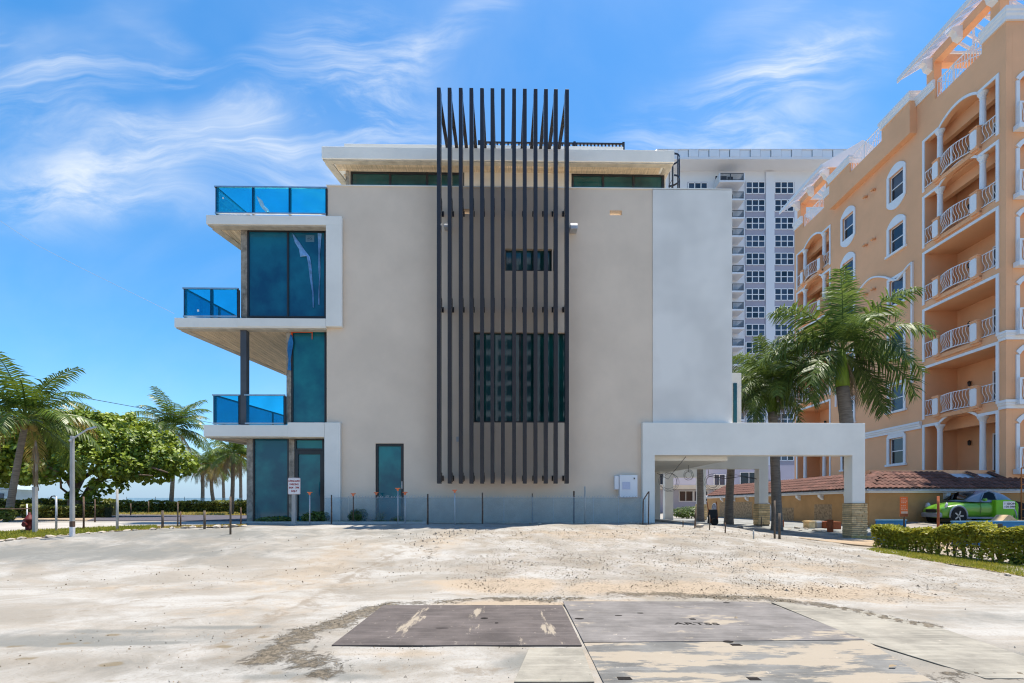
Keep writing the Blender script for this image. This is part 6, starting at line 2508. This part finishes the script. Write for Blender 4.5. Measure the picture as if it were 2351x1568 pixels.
YB = hl[1][1] + 2.2
board('short blue board behind the left end of the hedge', 2011, 2080, 1195, 1208, YB)
board('long blue board behind the right end of the hedge, before the green car', 2185, 2480, 1198, 1210, YB - .6)
post('dark square stake inside the right part of the hedge', 2296.5, 1202, 1300, 5.5, 'postwood', y=hl[2][1] - .42, square=True)
post('rusty pipe standing before the nose of the green car', 2154, 1139, 1199, 5, 'redblock', y=20.2, name='pipe_post')
jg = on_ground(2054, 21.2)
ju = thing('jug', 'white battered jug beside the orange notice', 'jug', tuple(jg))
sc_ = 21.2 / F
O_(MB().lathe([(5 * sc_, 0), (5.6 * sc_, 1.5 * sc_), (5.6 * sc_, 9 * sc_), (3 * sc_, 12 * sc_), (3 * sc_, 14 * sc_)], (0, 0, 0), 12), 'body', 'signwhite', ju, smooth=False)
O_(MB().box(-4 * sc_, -.02, 10.5 * sc_, 4 * sc_, .02, 13 * sc_), 'handle', 'cable', ju)

# green car: sections lofted from nose to tail
CY = 22.0
cx0 = on_ground(2222, CY)
car = thing('green_car', 'small lime green car with grey roof half hidden by the green box', 'car', (cx0.x, CY, ground_z(cx0.x, CY)), R(-9))
# outline (x towards the tail): lower body and roof line heights, half widths
ST = [(-1.62, .30, .50, .50, .50, .55, .60), (-1.55, .22, .60, .60, .62, .66, .70), (-1.30, .18, .70, .74, .76, .74, .78), (-.95, .17, .76, .82, .83, .78, .80), (-.62, .17, .80, .87, .88, .80, .80),
      (-.15, .17, .83, 1.12, 1.17, .81, .70), (.30, .17, .84, 1.24, 1.29, .81, .64), (.75, .17, .85, 1.22, 1.27, .81, .62), (1.15, .18, .86, 1.10, 1.14, .80, .62), (1.45, .20, .84, .92, .95, .77, .66), (1.72, .30, .70, .74, .76, .70, .66)]
lower, upper = MB(), MB()
for x, zb, zs_, ze, zr, wl_, wr in ST:
    zm = (zb + zs_) / 2
    lower.v += [(x, -wl_ * .9, zb), (x, -wl_, zm - .05), (x, -wl_ * 1.01, zm + .12), (x, -wl_ * .97, zs_), (x, 0, max(zs_ + .015, zs_) + (.03 if zr - zs_ < .1 else 0)), (x, wl_ * .97, zs_), (x, wl_ * 1.01, zm + .12), (x, wl_, zm - .05), (x, wl_ * .9, zb)]
k = 9
for i in range(len(ST) - 1):
    for j in range(k):
        a, b2 = i * k + j, i * k + (j + 1) % k
        lower.f.append((a, b2, b2 + k, a + k))
lower.f.append(tuple(range(k)))
lower.f.append(tuple((len(ST) - 1) * k + j for j in range(k))[::-1])
bo = O_(lower, 'body', 'greenpaint', car, smooth=True)
fixn(bo)
bo.modifiers.new('smooth', 'SUBSURF').levels = 2
bo.modifiers['smooth'].render_levels = 2
cab = [(-.72, .84, .86, .70), (-.12, .80, 1.15, .62), (.30, .80, 1.265, .58), (.75, .80, 1.25, .56), (1.15, .82, 1.12, .58), (1.50, .84, .90, .62)]
gh = MB()
for x, z0_, z1_, w2 in cab:
    gh.v += [(x, -.76, z0_), (x, -w2 - .02, z1_ - .07), (x, -w2 + .12, z1_), (x, w2 - .12, z1_), (x, w2 + .02, z1_ - .07), (x, .76, z0_)]
k = 6
for i in range(len(cab) - 1):
    for j in range(k - 1):
        a = i * k + j
        gh.f.append((a, a + 1, a + k + 1, a + k))
gh.f += [tuple(range(k)), tuple((len(cab) - 1) * k + j for j in range(k))[::-1]]
cb = O_(gh, 'roof', 'car_grey', car, smooth=True)
fixn(cb)
cb.modifiers.new('smooth', 'SUBSURF').levels = 1
cb.modifiers['smooth'].render_levels = 1
# side glass, windscreen
for sgn in (-1, 1):
    def sp3(x, z):
        t = (z - .82) / .42
        return (x, sgn * (.775 - .17 * t), z)
    gl = MB()
    gl.add([sp3(.02, .90), sp3(.62, .90), sp3(.60, 1.12), sp3(.42, 1.19), sp3(.20, 1.13)], [(0, 1, 2, 3, 4)])
    g_ = O_(gl, 'side_window', 'black_gl', car)
    g_.modifiers.new('skin', 'SOLIDIFY').thickness = .02
    fr = MB().tube([sp3(-.02, .88), sp3(.20, 1.15), sp3(.42, 1.22), sp3(.63, 1.14), sp3(.66, .88)], .02, 5)
    O_(fr, 'window_trim', 'car_grey', car)
    O_(MB().box(.52, sgn * .815, .62, .66, sgn * .845, .655), 'door_handle', 'car_grey', car, bevel=.008)
    O_(MB().box(.0, sgn * .80, .84, .10, sgn * .98, .94), 'mirror', 'greenpaint', car, bevel=.03)
    O_(MB().tube([(-.10, sgn * .828, .34), (-.06, sgn * .833, .6), (-.08, sgn * .80, .84)], .008, 4).tube([(.74, sgn * .828, .34), (.76, sgn * .833, .6), (.74, sgn * .80, .84)], .008, 4), 'door_seam', 'cable', car)
    for wx, nm in ((-.98, 'wheel'), (1.05, 'wheel')):
        ty = O_(MB().lathe([(.20, -.09), (.285, -.085), (.30, -.04), (.30, .04), (.285, .085), (.20, .09)], (0, 0, 0), 22), nm, 'rubber', car, loc=(wx, sgn * .735, .30), rot=(R(90), 0, 0), smooth=False)
        rm = MB().lathe([(.205, -.06), (.205, .06), (.19, .075), (.04, .05)], (0, 0, 0), 22)
        for q in range(5):
            a = q * 2 * math.pi / 5
            rm.bar((.03 * math.cos(a), .03 * math.sin(a), sgn * -.085), (.19 * math.cos(a), .19 * math.sin(a), sgn * -.085), .05, .03)
        O_(rm, 'rim', 'rim', ty)
        arch_ = MB().tube([(wx + .37 * math.cos(t), sgn * .80, .30 + .37 * math.sin(t)) for t in np.linspace(-.15, math.pi + .15, 12)], .035, 6)
        O_(arch_, 'wheel_arch', 'car_grey', car, smooth=True)
        O_(MB().lathe([(.345, -.02), (.345, .02)], (0, 0, 0), 20), 'wheel_well', 'cable', car, loc=(wx, sgn * .775, .30), rot=(R(90), 0, 0))
    hl2 = MB().lathe([(.02, -.05), (.11, -.02), (.12, .03), (.02, .06)], (0, 0, 0), 12)
    O_(hl2, 'headlight', 'lens', car, loc=(-1.36, sgn * .60, .68), rot=(0, R(-70), R(sgn * 25)), smooth=True)
ws_ = MB().add([(-.62, -.60, .90), (-.62, .60, .90), (-.06, .50, 1.19), (-.06, -.50, 1.19)], [(0, 1, 2, 3)])
o = O_(ws_, 'windscreen', 'black_gl', car)
o.modifiers.new('skin', 'SOLIDIFY').thickness = .02
O_(MB().box(-1.66, -.62, .24, -1.52, .62, .42), 'bumper', 'car_grey', car, bevel=.04)
O_(MB().box(-1.645, -.34, .43, -1.58, .34, .55), 'grille', 'cable', car, bevel=.015)
O_(MB().box(-.64, -.835, .20, .78, -.80, .27), 'sill', 'car_grey', car)

car.scale = (.93, 1, 1.22)

# green plastic box with notice
gx_ = on_ground(2313, 21.0)
gb = thing('green_box', 'lime green plastic site box with a white company notice behind the car', 'site box', tuple(gx_))
s_ = 21.0 / F
h1 = at(0, 1147, 21.0).z - gx_.z
prof = [(-26 * s_, -.02), (26 * s_, -.02), (26 * s_, h1 - .18), (18 * s_, h1 - .05), (0, h1), (-26 * s_, h1 - .02)]
O_(MB().prism(prof, 'y', 0, .9), 'body', 'greenplastic', gb, bevel=.035)
nw, nh = 27 * s_, 17 * s_
nz_ = at(0, 1159.5, 21.0).z - gx_.z
np_ = plate(rrect(nw, nh, .04), -.012, -.002, 3 * s_, nz_, 'notice', 'signwhite', gb)
t = text_mesh('ISION', .125, M['ink'], 'lettering', np_, .001, sx=1.25, bold=.003)
t.rotation_euler = (R(90), 0, 0)
t.location = (8 * s_, -.0145, nz_ + .055)
t = text_mesh('20-5060', .115, M['ink'], 'lettering', np_, .001, sx=1.1, bold=.003)
t.rotation_euler = (R(90), 0, 0)
t.location = (7 * s_, -.0145, nz_ - .075)
O_(MB().box(-8.5 * s_, -.0145, nz_ - .11, -3 * s_, -.0125, nz_ - .04).box(-8.5 * s_, -.0145, nz_ + .02, -5 * s_, -.0125, nz_ + .11), 'blurred_print', 'galv', np_)


def pile(label, px, y, n, l, seed, rz=0.0):
    b_ = on_ground(px, y)
    root = thing('plank_pile', label, 'timber pile', tuple(b_), rz)
    rr_ = random.Random(seed)
    for i in range(n):
        r_ = Matrix.Translation((rr_.uniform(-.15, .15), rr_.uniform(-.1, .25), .03 + .055 * i)) @ Matrix.Rotation(rr_.uniform(-.16, .16), 4, 'Z') @ Matrix.Rotation(rr_.uniform(-.03, .05), 4, 'Y')
        ll = l * rr_.uniform(.7, 1)
        O_(MB().box(-ll / 2, -.14, 0, ll / 2, .14, .045, r_), 'plank', 'plank', root)
    return root


pile('stack of tan planks under the tail of the green car', 2258, 20.6, 4, 1.35, 3)
pile('stack of tan planks in front of the green site box', 2330, 20.3, 6, 1.1, 5, .1)
sh_ = on_ground(2318, 20.05)
pk = thing('cardboard_sheet', 'folded tan cardboard sheet on the planks before the site box', 'cardboard', (sh_.x, sh_.y, sh_.z + .34))
O_(MB().prism([(-.32, 0), (.34, 0), (.36, .02), (.02, .27), (-.04, .27)], 'y', 0, .5), 'sheet', 'plank', pk)
# orange scaffold frame at the picture edge
sc0 = on_ground(2353, 21.6)
sf2 = thing('scaffold_frame', 'rust-orange scaffold frame at the right picture edge', 'scaffold', tuple(sc0))
m = MB()
zt_ = at(0, 1074, 21.6).z - sc0.z
for x in (-.16, 1.0):
    m.tube([(x, 0, -.05), (x, 0, zt_)], .025, 6)
for z in np.linspace(.3, zt_, 7):
    m.tube([(-.16, 0, z), (1.0, 0, z)], .02, 6)
O_(m, 'frame', mat('scaffold_orange', (.36, .12, .03), .7, .2, 6), sf2)

# ---- steel road plates
def gplane(px, py):
    t = HC * F / (py - 1160.0)
    return Vector(((px - 1175.5) / F * t, t, 0))


def plate_mat(name, colr, sand_lo, sand_hi, st=(1, 1, 1)):
    m_, nt, N, L, P = new_mat(name)
    geo = N.new('ShaderNodeNewGeometry')

    def nz(scale, detail, rough, s=(1, 1, 1), rot=0):
        mp = N.new('ShaderNodeMapping')
        mp.inputs['Scale'].default_value = s
        mp.inputs['Rotation'].default_value = (0, 0, rot)
        n = N.new('ShaderNodeTexNoise')
        n.inputs['Scale'].default_value = scale
        n.inputs['Detail'].default_value = detail
        n.inputs['Roughness'].default_value = rough
        L.new(geo.outputs['Position'], mp.inputs[0])
        L.new(mp.outputs[0], n.inputs['Vector'])
        return n.outputs[0]

    def rng(v, a, b, c=0., d=1.):
        n = N.new('ShaderNodeMapRange')
        n.interpolation_type = 'SMOOTHSTEP'
        for i, q in enumerate((a, b, c, d)):
            n.inputs[i + 1].default_value = q
        L.new(v, n.inputs[0])
        return n.outputs[0]

    def mix(f, a, b):
        n = N.new('ShaderNodeMix')
        n.data_type = 'RGBA'
        L.new(f, n.inputs['Factor'])
        for k_, q in (('A', a), ('B', b)):
            if isinstance(q, tuple):
                n.inputs[k_].default_value = (*q, 1)
            else:
                L.new(q, n.inputs[k_])
        return n.outputs['Result']
    c = mix(rng(nz(1.6, 6, .65), .3, .7), tuple(v * .72 for v in colr), tuple(v * 1.3 for v in colr))
    c = mix(rng(nz(3.5, 6, .7, (.35, 5, 1)), .45, .75, 0, .55), c, tuple(v * 1.7 + .03 for v in colr))
    c = mix(rng(nz(1.3, 10, .68, st), sand_lo, sand_hi, 0, .85), c, (.325, .275, .21))
    c = mix(rng(nz(9, 7, .75), .62, .70, 0, .7), c, (.50, .44, .36))
    c = mix(rng(nz(16, 4, .6, (1, 1, 1)), .70, .76, 0, .8), c, tuple(v * .35 for v in colr))
    L.new(c, P.inputs['Base Color'])
    P.inputs['Roughness'].default_value = .75
    P.inputs['Specular IOR Level'].default_value = .25
    bp2 = N.new('ShaderNodeBump')
    bp2.inputs['Strength'].default_value = .25
    bp2.inputs['Distance'].default_value = .01
    L.new(nz(40, 5, .7), bp2.inputs['Height'])
    L.new(bp2.outputs[0], P.inputs['Normal'])
    return m_


def road_plate(label, corners, m, th=.022, z0=.0, holes_=(), name='road_plate', cat='road plate'):
    P_ = [gplane(*c) for c in corners]
    c0 = sum(P_, Vector()) / len(P_)
    c0.z = z0
    root = thing(name, label, cat, tuple(c0))
    pts = [(p_.x - c0.x, p_.y - c0.y) for p_ in P_]
    body = O_(MB().prism(pts, 'z', 0, th), 'slab', m, root, bevel=.004)
    for (px, py, w, d, sq) in holes_:
        q = gplane(px, py) - c0
        if sq:
            pp = [(q.x - w / 2, q.y - d / 2), (q.x + w / 2, q.y - d / 2), (q.x + w / 2 * .9, q.y + d / 2), (q.x - w / 2, q.y + d / 2)]
        else:
            pp = [(q.x + w / 2 * math.cos(t), q.y + d / 2 * math.sin(t)) for t in np.linspace(0, 2 * math.pi, 14)[:-1]]
        O_(MB().prism(pp, 'z', th + .0005, th + .003), 'lifting_hole', mat('cutout_shade', (.012, .009, .007), .95, .1, 5) if 'cutout_shade' not in bpy.data.materials else bpy.data.materials['cutout_shade'], body)  # flat dark shape on top; the hole's inner shade is only colour
    return root, c0, th


plA = plate_mat('brown_steel_plate', (.088, .074, .069), .575, .63, (2.6, .42, 1))
plB = plate_mat('grey_steel_plate', (.150, .138, .130), .57, .62, (.7, 1.8, 1))
plC = plate_mat('sand_strewn_plate', (.135, .132, .124), .47, .52, (.6, 1.9, 1))
conc = plate_mat('dusty_concrete_slab', (.235, .217, .180), .60, .70, (.7, 1.2, 1))
road_plate('dark brown steel plate with pale sand streaks, left of the grey one', [(761, 1485), (1336, 1485), (1291, 1392), (880, 1392)], plA, .016, .004, ((1112, 1423, .10, .075, False), (1015, 1446, .16, .03, False), (1140, 1434, .05, .05, False)))
gp_, c0, th = road_plate('grey steel plate cut with the letters ARTSS', [(1340, 1478), (1985, 1472), (1757, 1384), (1292, 1383)], plB, .016, .004,
                         ((1330, 1424, .12, .08, False), (1672, 1477, .11, .07, False), (1470, 1411, .09, .05, False), (1420, 1417, .10, .04, False), (1668, 1387, .10, .06, False), (1590, 1425, .07, .06, True)))
q = gplane(1599, 1436) - c0
t = text_mesh('ARTSS', .15, bpy.data.materials['cutout_shade'], 'lettering', bpy.data.objects[[c.name for c in gp_.children][0]], .001, sx=1.35, bold=.0015)
t.location = (q.x, q.y, th + .002)
t.rotation_euler = (0, 0, R(-2))
road_plate('sand-strewn grey plate nearest the camera', [(1420, 1640), (2260, 1640), (1988, 1473), (1340.5, 1479)], plC, .012, .004, ((1690, 1484, .11, .07, True), (1731, 1563, .10, .07, True), (1434, 1562, .12, .07, True)))
road_plate('dusty concrete slab right of the grey plate', [(2002, 1480), (2262, 1560), (2500, 1560), (2150, 1440), (1985, 1405), (1800, 1384), (1770, 1384)], conc, .010, .003, name='concrete_slab', cat='concrete slab')
road_plate('worn concrete slab below the brown plate', [(1180, 1568), (1365, 1568), (1337, 1490), (1215, 1490)], conc, .010, .003, name='concrete_slab', cat='concrete slab')

# ---- stones, rubble, crumbs
def rock_mesh(seed, s=1.0):
    rr_ = random.Random(seed)
    import bmesh
    bm = bmesh.new()
    bmesh.ops.create_icosphere(bm, subdivisions=1, radius=.5)
    for v in bm.verts:
        v.co *= rr_.uniform(.7, 1.15)
        v.co.z *= .6
    me = bpy.data.meshes.new('rock')
    bm.to_mesh(me)
    bm.free()
    me.materials.append(M['rock'])
    return me


RK = [rock_mesh(i) for i in range(5)]


def rock(label, p_, s, seed, group=None, name='rock'):
    rr_ = random.Random(seed)
    o = bpy.data.objects.new(name, RK[seed % 5])
    link(o)
    o.location = (p_.x, p_.y, p_.z + s * .12)
    o.rotation_euler = (rr_.uniform(-.2, .2), rr_.uniform(-.2, .2), rr_.uniform(0, 6))
    o.scale = (s, s * .8, s * .8)
    return tag(o, label, 'rock', group)


rock('fist-sized pale rock on the sand before the hedge', gp(2314, 1321), .15, 1)
gR = 'rubble stones along the foot of the screen fence'
rr = random.Random(55)
for i, px in enumerate((1450, 1455, 1461, 1467, 1472, 1482, 1500, 1240, 1218, 1160, 1060, 1350, 1395)):
    rock('pale rubble stone at the foot of the screen fence', gp(px, 1202.5 + rr.uniform(-1, 1.5)), rr.uniform(.10, .2), i, gR)
gR2 = 'rubble stones on the carport floor'
for i, (px, py) in enumerate(((1852, 1216), (1830, 1214), (1813, 1216), (1880, 1222), (1868, 1219), (1900, 1225), (1700, 1213), (1640, 1212), (1606, 1211), (1838, 1219), (1921, 1228))):
    rock('pale broken stone on the carport floor', gp(px, py), rr.uniform(.14, .4), i + 1, gR2)
gR3 = 'stones of the lot edge below the verge'
for i in range(26):
    t = i / 25
    k = t * (len(EDGE) - 1)
    j = min(int(k), len(EDGE) - 2)
    x = EDGE[j][0] + (EDGE[j + 1][0] - EDGE[j][0]) * (k - j) + rr.uniform(-.1, .1)
    y = EDGE[j][1] + (EDGE[j + 1][1] - EDGE[j][1]) * (k - j)
    o = rock('low pale edging stone between lot and verge', Vector((x, y, ground_z(x, y) - .02)), rr.uniform(.16, .34), i, gR3, 'edging_stone')
    o['category'] = 'edging stone'
# leaves
def dry_leaf(label, px, py, s, seed):
    p_ = gp(px, py)
    mb = MB().add([(-s, 0, 0), (-.2 * s, .4 * s, .2 * s), (s, .05 * s, .05 * s), (-.1 * s, -.35 * s, .18 * s), (0, 0, .02)], [(0, 4, 1), (1, 4, 2), (0, 3, 4), (3, 2, 4)])
    o = mb.obj('dry_leaf', M['dead'])
    o.location = (p_.x, p_.y, p_.z + .03)
    o.rotation_euler = (0, 0, seed)
    return tag(o, label, 'leaf')


dry_leaf('curled dry leaf on the near sand-strewn plate', 2050, 1538, .055, .3)
dry_leaf('reddish dry leaf on the sand right of the plates', 2194, 1345, .07, 1.2)
dry_leaf('tiny pale leaf on the grey lettered plate', 1690, 1424, .03, 2.2)

# loose crumbs of gravel and clods: nobody could count them
def crumbs(name, areas, m, seed):
    rr_ = random.Random(seed)
    mb = MB()
    for pts, spread, n, s0, s1 in areas:
        W_ = [gp(*p_) for p_ in pts]
        for _ in range(n):
            i = rr_.randrange(len(W_) - 1) if len(W_) > 1 else 0
            t = rr_.random()
            p_ = W_[i].lerp(W_[min(i + 1, len(W_) - 1)], t)
            x, y = p_.x + rr_.gauss(0, spread), p_.y + rr_.gauss(0, spread * .8)
            if y < 2.5:
                continue
            z = ground_z(x, y)
            s = s0 + (s1 - s0) * rr_.random() ** 3
            v = [(x + rr_.uniform(-1, 1) * s, y + rr_.uniform(-1, 1) * s, z - .2 * s) for _ in range(3)] + [(x, y, z + s * rr_.uniform(.5, 1))]
            mb.add(v, [(0, 1, 3), (1, 2, 3), (2, 0, 3)])
    return mb.obj(name, m, kind='stuff')


crumbs('gravel', [([(1000, 1300), (1500, 1290), (2100, 1330)], 1.3, 1800, .006, .035), ([(900, 1240), (1500, 1230), (1800, 1260)], 2.0, 1500, .008, .04), ([(300, 1480), (1000, 1520)], .8, 500, .004, .02),
                  ([(1400, 1500), (2000, 1530)], .6, 260, .004, .014), ([(2000, 1450), (2300, 1500)], .5, 300, .005, .02), ([(1000, 1240), (1050, 1215)], .5, 300, .01, .06)], M['rock'], 1)
crumbs('soil_clods', [([(620, 1515), (680, 1455), (760, 1436), (830, 1407), (895, 1388)], .11, 1500, .006, .03), ([(650, 1500), (745, 1540)], .12, 600, .006, .03), ([(1000, 1383), (1330, 1372)], .10, 500, .006, .028),
                      ([(1440, 1366), (1740, 1371), (1850, 1388), (1950, 1400), (2050, 1424), (2130, 1438)], .10, 1700, .006, .028)], M['mortar'], 2)
crumbs('brown_clods', [([(1000, 1290), (1500, 1280), (2050, 1320)], 1.2, 3800, .006, .028), ([(1020, 1340), (1500, 1340), (2000, 1350)], .55, 3200, .006, .03), ([(1000, 1235), (1500, 1225), (1850, 1260)], 1.8, 2600, .008, .034),
                       ([(100, 1500), (500, 1480), (900, 1520)], .7, 500, .004, .02), ([(200, 1320), (900, 1300)], 1.6, 700, .006, .03), ([(760, 1487), (1330, 1488)], .05, 260, .004, .016), ([(1345, 1482), (1970, 1476)], .04, 240, .004, .014)],
       mat('brown_soil_clod', (.27, .205, .14), .95, .3, 8), 3)
